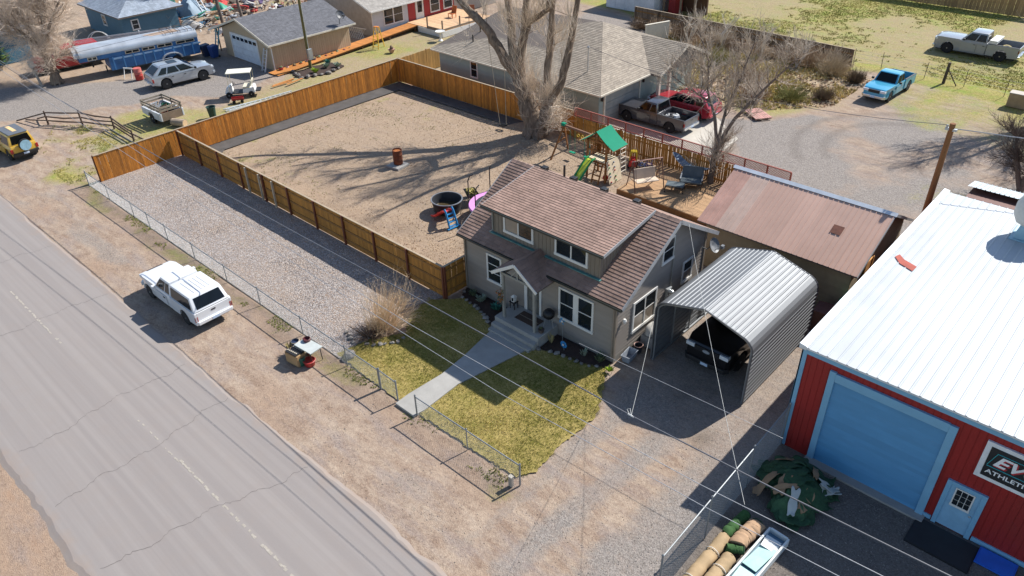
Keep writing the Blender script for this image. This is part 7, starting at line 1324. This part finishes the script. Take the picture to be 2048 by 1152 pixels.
# ------------------------------------------------------------------ workshop yard
t_ = thing('turf_heap', 'heap of dark green artificial turf offcuts with tan backing by the wire fence', 'turf heap', (-4.75, 17.75, 0)); rr = random.Random(21); TG = M('turf_green', '29492f', .9, var=.3, scale=9, bump=.6, bscale=60); TBK = M('turf_back', '8f7458', .85, var=.15)
for k in range(34):
    tan_ = k % 3 == 2; a = rr.uniform(0, 6.28); d_ = math.sqrt(rr.random()) * .95; cx, cy = d_ * 1.0 * math.cos(a) + .15 * math.sin(3 * a), d_ * 1.1 * math.sin(a) + .2 * math.cos(2 * a); w_ = rr.uniform(.14, .3) if tan_ else rr.uniform(.5, .95); l_ = rr.uniform(.5, .9) if tan_ else rr.uniform(.7, 1.3); rot_ = rr.uniform(0, 6.28); f1, f2, p1, p2 = rr.uniform(4, 8), rr.uniform(4, 8), rr.uniform(0, 6), rr.uniform(0, 6); am = rr.uniform(.04, .1); mb = MB(); nx, ny = 14, 10; hb = .02 + .006 * k + (.08 if tan_ else 0)
    for i in range(nx + 1):
        for j in range(ny + 1):
            u_, v_ = (i / nx - .5) * l_ * (1 + .12 * math.sin(j * .9 + k)), (j / ny - .5) * w_ * (1 + .15 * math.sin(i * .8 + k)); x_, y_ = cx + u_ * math.cos(rot_) - v_ * math.sin(rot_), cy + u_ * math.sin(rot_) + v_ * math.cos(rot_)
            dm_ = .62 * max(0, 1 - (x_ / 1.15) ** 2 - (y_ / 1.25) ** 2); z_ = dm_ + hb + am * math.sin(u_ * f1 + p1) * math.cos(v_ * f2 + p2) + (2.2 * v_ * v_ if tan_ else .25 * max(0, abs(v_) - w_ * .3)); mb.v.append((x_, y_, max(.03, z_)))
    mb.f = [(i * (ny + 1) + j, (i + 1) * (ny + 1) + j, (i + 1) * (ny + 1) + j + 1, i * (ny + 1) + j + 1) for i in range(nx) for j in range(ny)]; mb.m = [0] * len(mb.f); o = mb.build('offcut', (TG if k % 5 else M('turf_mid', '3a5a3c', .9, var=.25, scale=9)) if not tan_ else (TBK if k % 4 else M('turf_white', 'b0b3ae', .85)), t_, smooth=True); o.modifiers.new('t', 'SOLIDIFY').thickness = .02
MB().blob((0, 0, .05), (.65, .75, .35), 12, 6, jit=.2, rng=rr).build('heap_core', TG, t_, smooth=True)
def roll(label, p, q, r_, mat, rr=random.Random(6)):
    t_ = thing('turf_roll', label, 'roll', tuple((Vector(p) + Vector(q)) / 2), world=True); n_ = 26; P = [Vector(p).lerp(Vector(q), i / n_) for i in range(n_ + 1)]; mb = MB().tube([v + rvec(rr) * .012 for v in P], [r_ * (1 + .03 * math.sin(i * .9 + p[0] * 7) + rr.uniform(-.02, .02)) for i, _ in enumerate(P)], 18)
    mb.v = [(a + rr.uniform(-.012, .012), b, max(.01, c + rr.uniform(-.014, .014) - .12 * max(0, c - r_ * 1.3) )) for a, b, c in mb.v]; mb.build('roll', mat, t_, smooth=True)
    for f_ in (.25, .72):
        if math.dist(p, q) > 1.5: c_ = Vector(p).lerp(Vector(q), f_); MB().tube([c_ + Vector((math.cos(a) * r_ * 1.07, 0, math.sin(a) * r_ * 1.07)) for a in np.linspace(0, 6.28, 15)], .012, 4).build('tie', M('tie_white', 'c9c6bd', .7), t_)
    d = (Vector(q) - Vector(p)).normalized(); x = Vector((-d.y, d.x, 0)); pts = [Vector(q) + d * .012 + (x * math.cos(a) + Vector((0, 0, 1)) * math.sin(a)) * r_ * (.25 + .7 * a / 18) for a in np.linspace(0, 18, 40)]; MB().tube(pts, .018, 4).build('spiral_end', TG, t_)
TANR = M('roll_tan', 'a88f6c', .85, var=.15, scale=3, dirt=.2)
roll('long tan-backed turf roll lying against the tall wire fence', (-5.42, 12.0, .24), (-5.38, 14.55, .24), .2, TANR); roll('second tan-backed turf roll beside the white tray', (-4.98, 12.0, .25), (-4.94, 14.0, .25), .2, TANR); roll('fat short tan-backed turf roll nearest the turf heap', (-4.98, 14.5, .3), (-4.9, 15.6, .27), .25, M('roll_pink', 'a98a6c', .85, var=.12)); roll('thin green turf roll against the tall wire fence', (-5.45, 14.75, .18), (-5.35, 15.8, .18), .16, M('turf_bright', '33572a', .9, var=.2))
roll('slack green and white turf strip draped between the rolls', (-5.15, 14.2, .35), (-4.75, 14.45, .32), .13, M('turf_bright', '33572a'))
t_ = thing('tray', 'long white open tray with pale teal panels inside', 'tray', (-4.32, 14.2, 0), R(-3)); TW = M('tray_white', 'cfd4d2', .5)
MB().bx(-.3, .3, -1.5, 1.5, .1, .14).build('floor', M('tray_blue', '5d7f96', .5), t_)
for s_ in (-.3, .3): MB().bx(s_ - .03, s_ + .03, -1.5, 1.5, .02, .32).build('side', TW, t_, bevel=.01)
for y_ in (-1.5, 1.5): MB().bx(-.27, .27, y_ - .03, y_ + .03, .02, .32).build('end', TW, t_, bevel=.01)
for k, (y_, a) in enumerate(((-.7, .05), (.45, -.08), (1.05, .1))):
    pn_ = MB().bx(-.23, .23, -.55 if k < 2 else -.25, .5 if k < 2 else .2, 0, .02).build('panel', M('tray_teal', 'a9cdc4', .4) if k < 2 else TW, t_); pn_.location = (0, y_, .2 + .02 * k); pn_.rotation_euler = (0, a, a)
t_ = thing('rubber_mat', 'black rubber mat on the ground before the blue side door', 'mat', (-.6, 18.75, .0)); MB().bx(-.85, .85, -.55, .55, -.02, .02).build('sheet', M('rubber', '2a2b2e', .8, var=.15), t_); MB().bx(-.88, .88, -.58, .58, -.03, .008).build('border', TRIMB, t_)
t_ = thing('blue_panel', 'bright blue plastic panel lying by the red wall at the lower right', 'panel', (.78, 19.05, .0)); MB().bx(-.5, .5, -.33, .33, 0, .06).build('panel', M('vivid_blue', '1f5fc4', .5), t_, bevel=.01); MB().bx(-.46, .46, -.29, .29, .0605, .066).build('face', M('vivid_blue2', '2a6cd0', .5), t_)
t_ = thing('wheeled_bin', 'brown wheeled bin with bright green lid between the shed and the white roof', 'bin', (-7.15, 27.25, 0), R(20)); MB().hexa([(-.25, -.28, .05), (.25, -.28, .05), (.25, .28, .05), (-.25, .28, .05), (-.32, -.36, 1.0), (.32, -.36, 1.0), (.32, .36, 1.0), (-.32, .36, 1.0)]).build('body', M('bin_brown', '5a3a30', .6), t_, bevel=.02); MB().hexa([(-.34, -.4, 1.002), (.34, -.4, 1.002), (.34, .4, 1.002), (-.34, .4, 1.002), (-.3, -.34, 1.1), (.3, -.34, 1.1), (.3, .34, 1.14), (-.3, .34, 1.14)]).build('lid', M('lid_green', '2f9c5e', .5), t_, bevel=.02)
t_ = thing('crate', 'dark brown wooden crate behind the carport', 'crate', (-7.75, 26.55, 0), R(8)); MB().bx(-.35, .35, -.4, .4, 0, .95).build('case', M('bin_brown', '5a3a30'), t_, bevel=.015); MB().bx(-.37, .37, -.42, .42, .952, 1.0).build('lid', M('brown_metal', '6b463d'), t_)
# ------------------------------------------------------------------ left neighbour's clutter
def drum(label, loc, r_, h_, m1, m2=None, name='barrel'):
    t_ = thing(name, label, 'barrel', loc); MB().lathe([(r_ * .97, 0), (r_, .02), (r_, h_ * .33), (r_ * 1.04, h_ * .35), (r_, h_ * .37), (r_, h_ * .5)], (0, 0, 0), 16, cap=False).build('lower', m1, t_, smooth=True); MB().lathe([(r_, h_ * .5), (r_, h_ * .66), (r_ * 1.04, h_ * .68), (r_, h_ * .7), (r_, h_), (0, h_ - .01)], (0, 0, 0), 16, cap=False).build('upper', m2 or m1, t_, smooth=True)
drum('red barrel with faded upper half beside the horse trailer', (-61.65, 22.85, 0), .3, .9, M('drum_red', 'a8322c', .6, var=.15), M('drum_pink', 'b86058', .6, var=.15))
t_ = thing('sawhorse', 'white leaning frame beside the red barrel', 'frame', (-62.5, 22.3, 0), R(30))
for x_ in (-.35, .35): MB().bar((x_, 0, 0), (x_ * .9, .3, .8), .05).build('leg', WHITE, t_)
MB().bar((-.4, .28, .75), (.4, .28, .75), .05, .1).build('rail', WHITE, t_)
def wbin(label, loc, rz, c):
    t_ = thing('wheeled_bin', label, 'bin', loc, rz); m_ = M('bin_' + c, c, .5); MB().hexa([(-.22, -.25, .06), (.22, -.25, .06), (.22, .25, .06), (-.22, .25, .06), (-.3, -.33, .95), (.3, -.33, .95), (.3, .33, .95), (-.3, .33, .95)]).build('body', m_, t_, bevel=.02); MB().hexa([(-.31, -.36, .952), (.31, -.36, .952), (.31, .36, .952), (-.31, .36, .952), (-.28, -.3, 1.03), (.28, -.3, 1.03), (.28, .3, 1.07), (-.28, .3, 1.07)]).build('lid', m_, t_, bevel=.02)
    for s_ in (-.24, .24): MB().lathe([(.02, -.03), (.1, -.03), (.1, .03), (.02, .03)], (s_, .3, .1), 10, axis='x').build('wheel', TYRE, t_)
wbin('dark blue wheeled bin between the horse trailer and the tan garage', (-62.1, 29.6, 0), R(10), '1f3f7a'); wbin('navy wheeled bin close behind the horse trailer door', (-62.9, 29.3, 0), R(0), '1c2c4a')
t_ = thing('trash_can', 'dark green ribbed trash can beyond the orange board fence', 'can', (-49.45, 22.4, 0)); MB().lathe([(.22, 0), (.3, .75), (.33, .77), (.28, .77), (.2, .04), (0, .04)], (0, 0, 0), 16, cap=False).build('can', M('can_green', '26413a', .6), t_, smooth=True); MB().lathe([(.3, .74), (.34, .76), (.33, .79), (.29, .78)], (0, 0, 0), 16, cap=False).build('rim', M('can_green', '26413a'), t_)
t_ = thing('wagon', 'small red wagon beside the golf cart', 'wagon', (-50.7, 25.1, 0), R(60)); MB().bx(-.42, .42, -.2, .2, .25, .29).build('bed', M('drum_red', 'a8322c'), t_)
for s_ in (-.2, .2): MB().bx(-.42, .42, s_ - .012, s_ + .012, .29, .4).build('side', M('drum_red', 'a8322c'), t_)
for x_ in (-.28, .28):
    for s_ in (-.23, .23): MB().lathe([(.02, -.03), (.12, -.03), (.12, .03), (.02, .03)], (x_, s_, .12), 12, axis='y').build('wheel', TYRE, t_)
MB().tube([(.42, 0, .26), (.85, 0, .5)], .012, 5).build('handle', TRIMB, t_)
def ladder(label, p, q, w_, n, mat, name='ladder'):
    t_ = thing(name, label, 'ladder', tuple(p), world=True); p = Vector(p); q = Vector(q); d = (q - p).normalized(); s_ = d.cross(Vector((0, 0, 1))); s_ = (s_.normalized() if s_.length > .3 else Vector((1, 0, 0))) * w_ / 2
    for k in (-1, 1): MB().bar(p + s_ * k, q + s_ * k, .06, .09).build('rail', mat, t_)
    for i in range(n): c = p.lerp(q, (i + .5) / n); MB().bar(c - s_, c + s_, .035).build('rung', mat, t_)
    return t_
ALU = M('aluminium', 'cfd3d6', .4, metal=.15)
ladder('long aluminium ladder lying along the outside of the orange fence', (-48.7, 23.2, .45), (-48.2, 28.2, .5), .5, 13, ALU); ladder('second aluminium ladder lying on the grass beside the first', (-49.8, 23.5, .1), (-49.2, 28.3, .1), .45, 12, ALU)
ladder('teal painted ladder leaning on the left corner of the tan garage', (-62.9, 30.2, 0), (-62.7, 30.75, 2.3), .45, 8, M('ladder_teal', '4f9aa8', .6))
t_ = ladder('grey stepladder propped by the right corner of the tan garage', (-55.5, 30.2, 0), (-55.5, 30.75, 1.7), .45, 6, ALU)
t_ = thing('stepladder', 'yellow stepladder standing open on the grass by the cedar ramp', 'ladder', (-53.3, 40.2, 0), R(20)); YL = M('ladder_yellow', 'd8ac3a', .5)
for s_ in (-1, 1):
    for x_ in (-.28, .28): MB().bar((x_, s_ * .5, 0), (x_ * .7, s_ * .08, 1.75), .06).build('rail', YL, t_)
for k in range(5): f = (k + .7) / 6; MB().bar((-.28 * (1 - .3 * f), -.5 + .42 * f, 1.75 * f), (.28 * (1 - .3 * f), -.5 + .42 * f, 1.75 * f), .07, .03).build('step', YL, t_)
MB().bx(-.22, .22, -.13, .13, 1.75, 1.8).build('top', M('ladder_orange', 'c97a2c', .5), t_)
t_ = thing('bird_bath', 'white bird bath on the grass below the pale deck', 'bird bath', (-50.6, 45.0, 0)); MB().lathe([(.22, 0), (.18, .06), (.08, .12), (.07, .6), (.12, .68)], (0, 0, 0), 14).build('pedestal', WHITE, t_, smooth=True); MB().lathe([(.1, .68), (.35, .74), (.44, .84), (.42, .84), (.3, .78), (0, .77)], (0, 0, 0), 18, cap=False).build('bowl', WHITE, t_, smooth=True)
t_ = thing('planter', 'small round planter alone on the lawn behind the orange fence', 'planter', (-51.3, 40.0, 0)); MB().lathe([(.15, 0), (.3, .3), (.32, .32), (.26, .3), (0, .29)], (0, 0, 0), 14, cap=False).build('bowl', M('terracotta', 'b08a78', .8), t_); MB().blob((0, 0, .4), (.16, .16, .2), 8, 5, jit=.25).build('plant', M('dark_stem', '6f5a49'), t_)
rr = random.Random(33)
pc = ['9d3a38', 'd0c8c0', '6a4a44', 'b86a4a', '8a8f94', '5d4a5a', 'c9a07a', '3f5a4a']
ordn = ['first', 'second', 'third', 'fourth', 'fifth', 'sixth', 'seventh', 'eighth', 'ninth', 'tenth', 'eleventh', 'twelfth']
for k in range(12):
    t_ = thing('flower_pot', '%s garden pot from the street in the row along the tan garage wall' % ordn[k], 'pot', (-54.45 + rr.uniform(-.15, .05), 31.2 + k * .62, 0)); r_ = rr.uniform(.12, .24); m_ = M('gpot%d' % (k % 8), pc[k % 8], .6); MB().lathe([(r_ * .7, 0), (r_, r_ * 1.5), (r_ * .85, r_ * 1.5), (0, r_ * 1.3)], (0, 0, 0), 12, cap=False).build('pot', m_, t_); MB().blob((0, 0, r_ * 1.6), (r_ * .8, r_ * .8, r_ * .5), 7, 4, jit=.3, rng=rr).build('plant', M('gplant%d' % (k % 3), ['6d7a5a', '8a4a50', '7a6a4a'][k % 3], .85), t_)
gsl = tag(MB().prism(wobble([(-53.4, 31.4), (-51.6, 31.0), (-50.9, 33.2), (-51.6, 35.2), (-53.3, 35)], .15, .5, 6), lambda a, b, t: (a, b, t), -.05, .06).build('flower_bed', SOIL), 'dark rock garden bed round the foot of the left utility pole', 'flower bed', kind='structure')
for k, (x_, y_, m_) in enumerate(((-52.2, 33.9, 'leaf_sage'), (-51.6, 34.6, 'leaf_sage'), (-52.9, 34.6, 'leaf_teal'), (-51.8, 32.6, 'leaf_bright'))): tuft(['silvery clump at the centre of the rock garden', 'silvery clump at the far end of the rock garden', 'blue-green clump behind the utility pole', 'bright green clump at the near end of the rock garden'][k], (x_, y_, .06), .4, .4, 60, MATS[m_], seed=40 + k)
RK = M('edging_rock', '7f7972')
for p in path_pts([(-53.5, 31.6), (-51.6, 31.1), (-50.9, 33.2), (-51.5, 35.1)], .5): rock('rock edging the garden bed round the left utility pole', 'rocks round the rock garden', p, rr.uniform(.14, .26))
for k, (x_, y_, l_, a) in enumerate(((-51.9, 29.7, 2.0, 95), (-51.5, 29.3, 1.7, 88), (-51.1, 30.2, 1.6, 100))):
    t_ = thing('board', ['longest orange board lying on the grass below the rock garden', 'shorter orange board on the grass nearest the fence', 'thin orange board crossing the grass beside the rock garden'][k], 'board', (x_, y_, .03 + .05 * k), R(a)); MB().bx(-l_ / 2, l_ / 2, -.08, .08, 0, .04).build('plank', CED, t_); MB().bx(-l_ / 2 - .01, -l_ / 2, -.08, .08, 0, .04).build('end_grain', PALE, t_)
t_ = thing('lattice_panel', 'white lattice panel leaning behind the tan garage', 'panel', (-57.5, 40.6, 0), R(10)); mb = MB()
for k in range(9):
    mb.bar((-.9 + k * .22, 0, 0), (-.9 + k * .22 + .55, .25, .9), .03, .012); mb.bar((-.9 + k * .22 + .55, 0.02, 0), (-.9 + k * .22, .27, .9), .03, .012)
mb.build('slats', WHITE, t_, kind='stuff'); MB().bar((-1, .25, .92), (1.5, .25, .92), .04).build('rail', WHITE, t_)
# split rail fence
t_ = thing('rail_fence', 'crooked weathered split rail fence at the left verge', 'fence', (-54, 16, 0), world=True); OLDR = M('split_rail', '5b4a3f', .9, var=.3, scale=3, bump=.4, bscale=14); RP = [(-57.3, 14.35, .95), (-55.05, 15.8, 1.1), (-52.9, 17.0, .9), (-49.7, 16.9, .75)]
for x_, y_, h_ in RP: MB().tube([(x_, y_, -.1), (x_ + U(-.06, .06), y_, h_)], [.07, .05], 7).build('post', OLDR, t_)
for (a, b, c), (d, e, f) in zip(RP, RP[1:]):
    for z_ in (.25, .55, .85): MB().tube([(a - .1, b, z_ * c), ((a + d) / 2, (b + e) / 2, z_ * .95 * (c + f) / 2 + U(-.06, .04)), (d + .1, e, z_ * f)], [.05, .06, .045], 6).build('rail', OLDR, t_)
for p, q in (((-59.6, 13.1, .05), (-57.3, 14.4, .8)), ((-59.3, 13.6, .05), (-57.2, 14.3, .3)), ((-58.9, 14.2, .04), (-57.3, 14.4, .55)), ((-49.7, 16.9, .5), (-47.0, 17.4, .1))): MB().tube([p, q], [.05, .04], 6).build('rail', OLDR, t_)
t_ = thing('meter_post', 'short grey service post with guard box at the foot of the left tree', 'post', (-66.0, 17.1, 0)); MB().tube([(0, 0, 0), (-.5, -.1, 1.5)], [.1, .09], 8).build('post', M('marker_grey', '9b948a'), t_); MB().bx(-.7, -.3, -.25, .1, 1.45, 1.9).build('box', GALV, t_, bevel=.03)
# junk yard behind the teal cottage
rr = random.Random(55); JC = ['b9b4ac', '7c4a38', '3f6f8c', '8f8a80', '2f7d6a', 'c7a27a', '9a9ea4', '6a5a4c', 'b03a34', '4a4a52', 'd0ccc4', '7f6f9a']; JL = ['pale', 'rust red', 'blue', 'grey', 'teal', 'tan', 'silver', 'brown', 'bright red', 'charcoal', 'white', 'mauve']; JS = ['crate', 'drum', 'sack', 'stacked boards', 'tyre']
spots = []
for k in range(60):
    zn = k // 12; j = k % 12; x_ = -83.5 + 2.6 * zn + rr.uniform(-.9, .9) + (j % 3) * .3; y_ = 31.5 + j * .95 + rr.uniform(-.4, .4) + zn * .2
    sh_ = JS[zn]; t_ = thing('junk', '%s %s in the scrap yard behind the teal cottage' % (JL[j], sh_), 'junk', (x_, y_, 0), rr.uniform(0, 3)); m_ = M('jk%d' % j, JC[j], .75, var=.25, scale=5); s_ = rr.uniform(.35, .7)
    if zn == 0: MB().bx(-s_, s_, -s_ * .7, s_ * .7, 0, s_).build('case', m_, t_, bevel=.02); MB().bx(-s_ * 1.03, s_ * 1.03, -s_ * .73, s_ * .73, s_ + .002, s_ + .06).build('lid', m_, t_)
    elif zn == 1: MB().lathe([(.28, 0), (.3, .3), (.31, .32), (.3, .34), (.3, .85), (0, .86)], (0, 0, 0), 12, cap=False).build('drum', m_, t_); MB().lathe([(.3, .85), (.32, .87), (.28, .89)], (0, 0, 0), 12, cap=False).build('rim', TRIMB, t_)
    elif zn == 2: MB().blob((0, 0, .25), (s_ * 1.2, s_ * .9, .3), 9, 5, jit=.3, rng=rr).build('sack', m_, t_); MB().blob((.2, .1, .5), (.2, .15, .14), 7, 4, jit=.3, rng=rr).build('flap', m_, t_)
    elif zn == 3:
        for q in range(4): MB().bar((-s_ * 1.6, rr.uniform(-.2, .2), .05 + q * .09), (s_ * 1.6, rr.uniform(-.2, .2), .07 + q * .1), .2, .05).build('board', m_, t_)
    else: MB().tube([(.3 * math.cos(a), .3 * math.sin(a), .12) for a in np.linspace(0, 6.28, 13)], .11, 7).build('tyre', TYRE if j % 2 else m_, t_); MB().lathe([(.2, .05), (.2, .18), (0, .16)], (0, 0, 0), 10, cap=False).build('hub', m_, t_)
sc_ = MB()
for k in range(900):
    x_ = rr.uniform(-92, -66); y_ = rr.uniform(30.5, 48); 
    if x_ > -70 and y_ < 33: continue
    p = Vector((x_, y_, rr.uniform(.02, .3))); a, b = rvec(rr) * rr.uniform(.1, .35), rvec(rr) * rr.uniform(.05, .25); sc_.add([p - a - b, p + a - b, p + a + b, p - a + b, p + Vector((0, 0, .12))], [(0, 1, 4), (1, 2, 4), (2, 3, 4), (3, 0, 4)], k % 6)
tag(sc_.build('scrap_litter', [M('jk%d' % j, JC[j]) for j in (0, 1, 3, 5, 7, 10)]), 'scattered scrap and rubbish behind the teal cottage', 'scrap', kind='stuff')
def tarp(label, loc, rz, w_, l_, h_, mat, seed):
    t_ = thing('tarp', label, 'tarp', loc, rz); rg = random.Random(seed); mb = MB(); nx = ny = 10
    for i in range(nx + 1):
        for j in range(ny + 1):
            u_, v_ = i / nx * 2 - 1, j / ny * 2 - 1; z_ = h_ * max(0, 1 - max(abs(u_), abs(v_)) ** 3) * (.75 + .25 * math.cos(u_ * 3 + v_ * 2)) + rg.uniform(0, .05); mb.v.append((u_ * w_, v_ * l_, z_ + .02))
    mb.f = [(i * (ny + 1) + j, (i + 1) * (ny + 1) + j, (i + 1) * (ny + 1) + j + 1, i * (ny + 1) + j + 1) for i in range(nx) for j in range(ny)]; mb.m = [0] * len(mb.f); mb.build('sheet', mat, t_, smooth=True); MB().tube([(-w_, -l_, .03), (w_, -l_, .03)], .03, 5).build('hem', mat, t_)
tarp('slate blue tarp draped over a tall scrap pile', (-77.5, 35.6, 0), .2, 1.7, 1.3, 1.7, M('tarp_blue', '6f8494', .6, var=.2, scale=3), 1); tarp('green tarp slumped beside the slate blue tarp', (-76.3, 38.2, 0), .5, 1.0, .8, .8, M('tarp_green', '2f8a70', .6, var=.2), 2); tarp('dirty white tarp over a pile near the tan garage', (-73.0, 33.2, 0), .9, 1.1, .8, .6, M('tarp_white', 'c3bcb2', .7, var=.2), 3); tarp('pale crumpled sheet at the top of the scrap yard', (-79.0, 42.5, 0), .3, 1.4, 1.0, .9, M('tarp_white', 'c3bcb2'), 4)
ladder('pale ladder leaning on the slate blue tarp pile', (-76.0, 36.4, 0), (-76.9, 36.2, 1.9), .5, 7, ALU)
t_ = thing('hoop_frame', 'white wire hoop frame leaning by the slat fence', 'frame', (-72.3, 24.4, 0), R(60)); MB().tube([(1.0 * math.cos(a), 0, 1.1 * math.sin(a) + .5) for a in np.linspace(0, math.pi, 12)], .03, 5).build('hoop', WHITE, t_); MB().tube([(.8 * math.cos(a), .3, 1.0 * math.sin(a) + .5) for a in np.linspace(0, math.pi, 12)], .03, 5).build('hoop', WHITE, t_)
for x_ in (-1, 1): MB().tube([(x_, 0, .5), (x_, 0, 0)], .03, 5).build('leg', WHITE, t_)
t_ = thing('pallet', 'weathered pink board platform lying at the edge of the turning lot', 'pallet', (-20.9, 46.25, .05), R(-35))
for k in range(7): MB().bx(-.9, .9, -.55 + k * .17, -.41 + k * .17, .08, .11).build('board', M('pallet_pink', 'b78a80', .85, var=.1, rnd=.1), t_)
for x_ in (-.8, 0, .8): MB().bx(x_ - .05, x_ + .05, -.55, .6, 0, .078).build('bearer', M('old_wood', '7d6c5a'), t_)
for k in range(5): rock('pale stone by the cream panel behind the grey-green house', 'stones by the cream panel', (-36.9 + (k % 3) * .5, 55.3 + (k // 3) * .5), .22)
# ------------------------------------------------------------------ utility poles and wires
POLE = M('pole_wood', '7d5330', .9, var=.25, scale=2, stretch=(4, 4, .5), bump=.3, bscale=10)
t_ = thing('utility_pole', 'bare brown utility pole between the long shed and the white roof', 'utility pole', (-6.7, 33.4, 0), world=True); MB().tube([(-6.7, 33.4, 0), (-6.72, 33.4, 7.0)], [.15, .11], 10).build('pole', POLE, t_, smooth=True); MB().bx(-6.95, -6.5, 33.32, 33.48, 6.7, 6.8).build('bracket', GALV, t_)
MB().lathe([(.04, 0), (.06, .05), (.03, .12)], (-6.9, 33.4, 6.8), 8).build('insulator', M('porcelain', 'b9b4ac', .3), t_)
t_ = thing('utility_pole', 'mossy utility pole with grey meter box at the tan garage corner', 'utility pole', (-53.2, 33.1, 0), world=True); MB().tube([(-53.2, 33.1, 0), (-53.2, 33.1, 6.2)], [.14, .11], 10).build('pole', M('pole_moss', '6b6138', .9, var=.3, scale=2, stretch=(4, 4, .5)), t_, smooth=True); MB().bx(-53.08, -52.86, 32.9, 33.3, .75, 1.6).build('meter_box', GALV, t_, bevel=.02); MB().tube([(-53.02, 33.1, 1.6), (-53.05, 33.1, 5.0)], .03, 6).build('conduit', GALV, t_)
def wire(label, pts, r_=.013, mat=None, sag=0., f=1.):
    P = [Vector((p[0] * f, p[1] * f, 19 - (19 - p[2]) * f)) for p in pts]
    if len(P) == 2 and sag: P = [P[0].lerp(P[1], i / 16) - Vector((0, 0, 4 * sag * (i / 16) * (1 - i / 16))) for i in range(17)]
    o = MB().tube(P, r_, 5).build('wire', mat or WIRE); return tag(o, label, 'wire')
WIRE = M('cable_grey', '9a9a9e', .5, metal=.3); WIRED = M('cable_dark', '55555c', .5); WIRED2 = M('cable_pale', 'a8a8a4', .6)
wire('thick upper cable strung along the street in front of the house', [(-110, 13.3, 6.4), (-80, 13.1, 5.2), (-50, 12.9, 4.42), (-34.5, 12.9, 4.35), (-23.5, 12.9, 4.48), (-16.5, 12.9, 4.64), (-7.95, 12.9, 4.73), (-3.7, 12.9, 4.95), (0, 12.9, 5.22), (12, 12.9, 6.4)], .02, WIRED)
wire('middle thin wire strung along the street', [(-110, 12.6, 7.5), (-70, 12.6, 5.9), (-45, 12.58, 4.7), (-30, 12.58, 3.95), (-16.8, 12.58, 3.64), (-11.7, 12.58, 3.79), (-5.56, 12.58, 4.09), (-.76, 12.58, 4.57), (12, 12.6, 6.4)], .01, f=.965)
wire('lowest thin wire strung along the street', [(-110, 12.2, 7.3), (-70, 12.2, 5.7), (-45, 12.18, 4.5), (-30, 12.18, 3.85), (-16.8, 12.18, 3.55), (-12.2, 12.18, 3.5), (-5.3, 12.18, 3.9), (-.5, 12.18, 4.4), (12, 12.2, 6.2)], .009, f=.947)
wire('service drop from the street cable junction to the side wall of the house', [(-7.95, 12.9, 4.73), (-12.8, 21.95, 1.55)], .006, WIRED2, sag=.25); wire('second drop wire from the gable towards the lower right street wire', [(-4.2, 12.14, 4.8), (-12.38, 23.0, 4.7)], .006, WIRED2, sag=.2)
wire('thin line crossing the front of the carport', [(-12.6, 16.6, 2.6), (-5.2, 17.0, 2.6)], .007); wire('service wire running from the brown pole to the white roof edge', [(-6.72, 33.4, 6.8), (0.5, 36.0, 6.6)], .02, WIRE); wire('thin wire from the brown pole to the grey-green house mast', [(-6.9, 33.4, 6.9), (-29.6, 38.9, 4.7)], .012, WIRED, sag=.8)
wire('wire from the mossy pole to the cable over the left drive', [(-53.2, 33.1, 5.9), (-66.3, 17.0, 1.9)], .012, WIRED, sag=.3)
t_ = thing('cable_junction', 'white taped splice hanging on the thick street cable', 'cable splice', (-7.95, 12.9, 4.73)); MB().tube([(-.1, 0, 0), (.1, 0, 0)], .022, 7).build('sleeve', WHITE, t_); MB().tube([(0, 0, 0), (-.08, .05, .18), (-.15, .0, .14), (-.06, 0, .02)], .008, 4).build('loop', WHITE, t_)
strip_private()
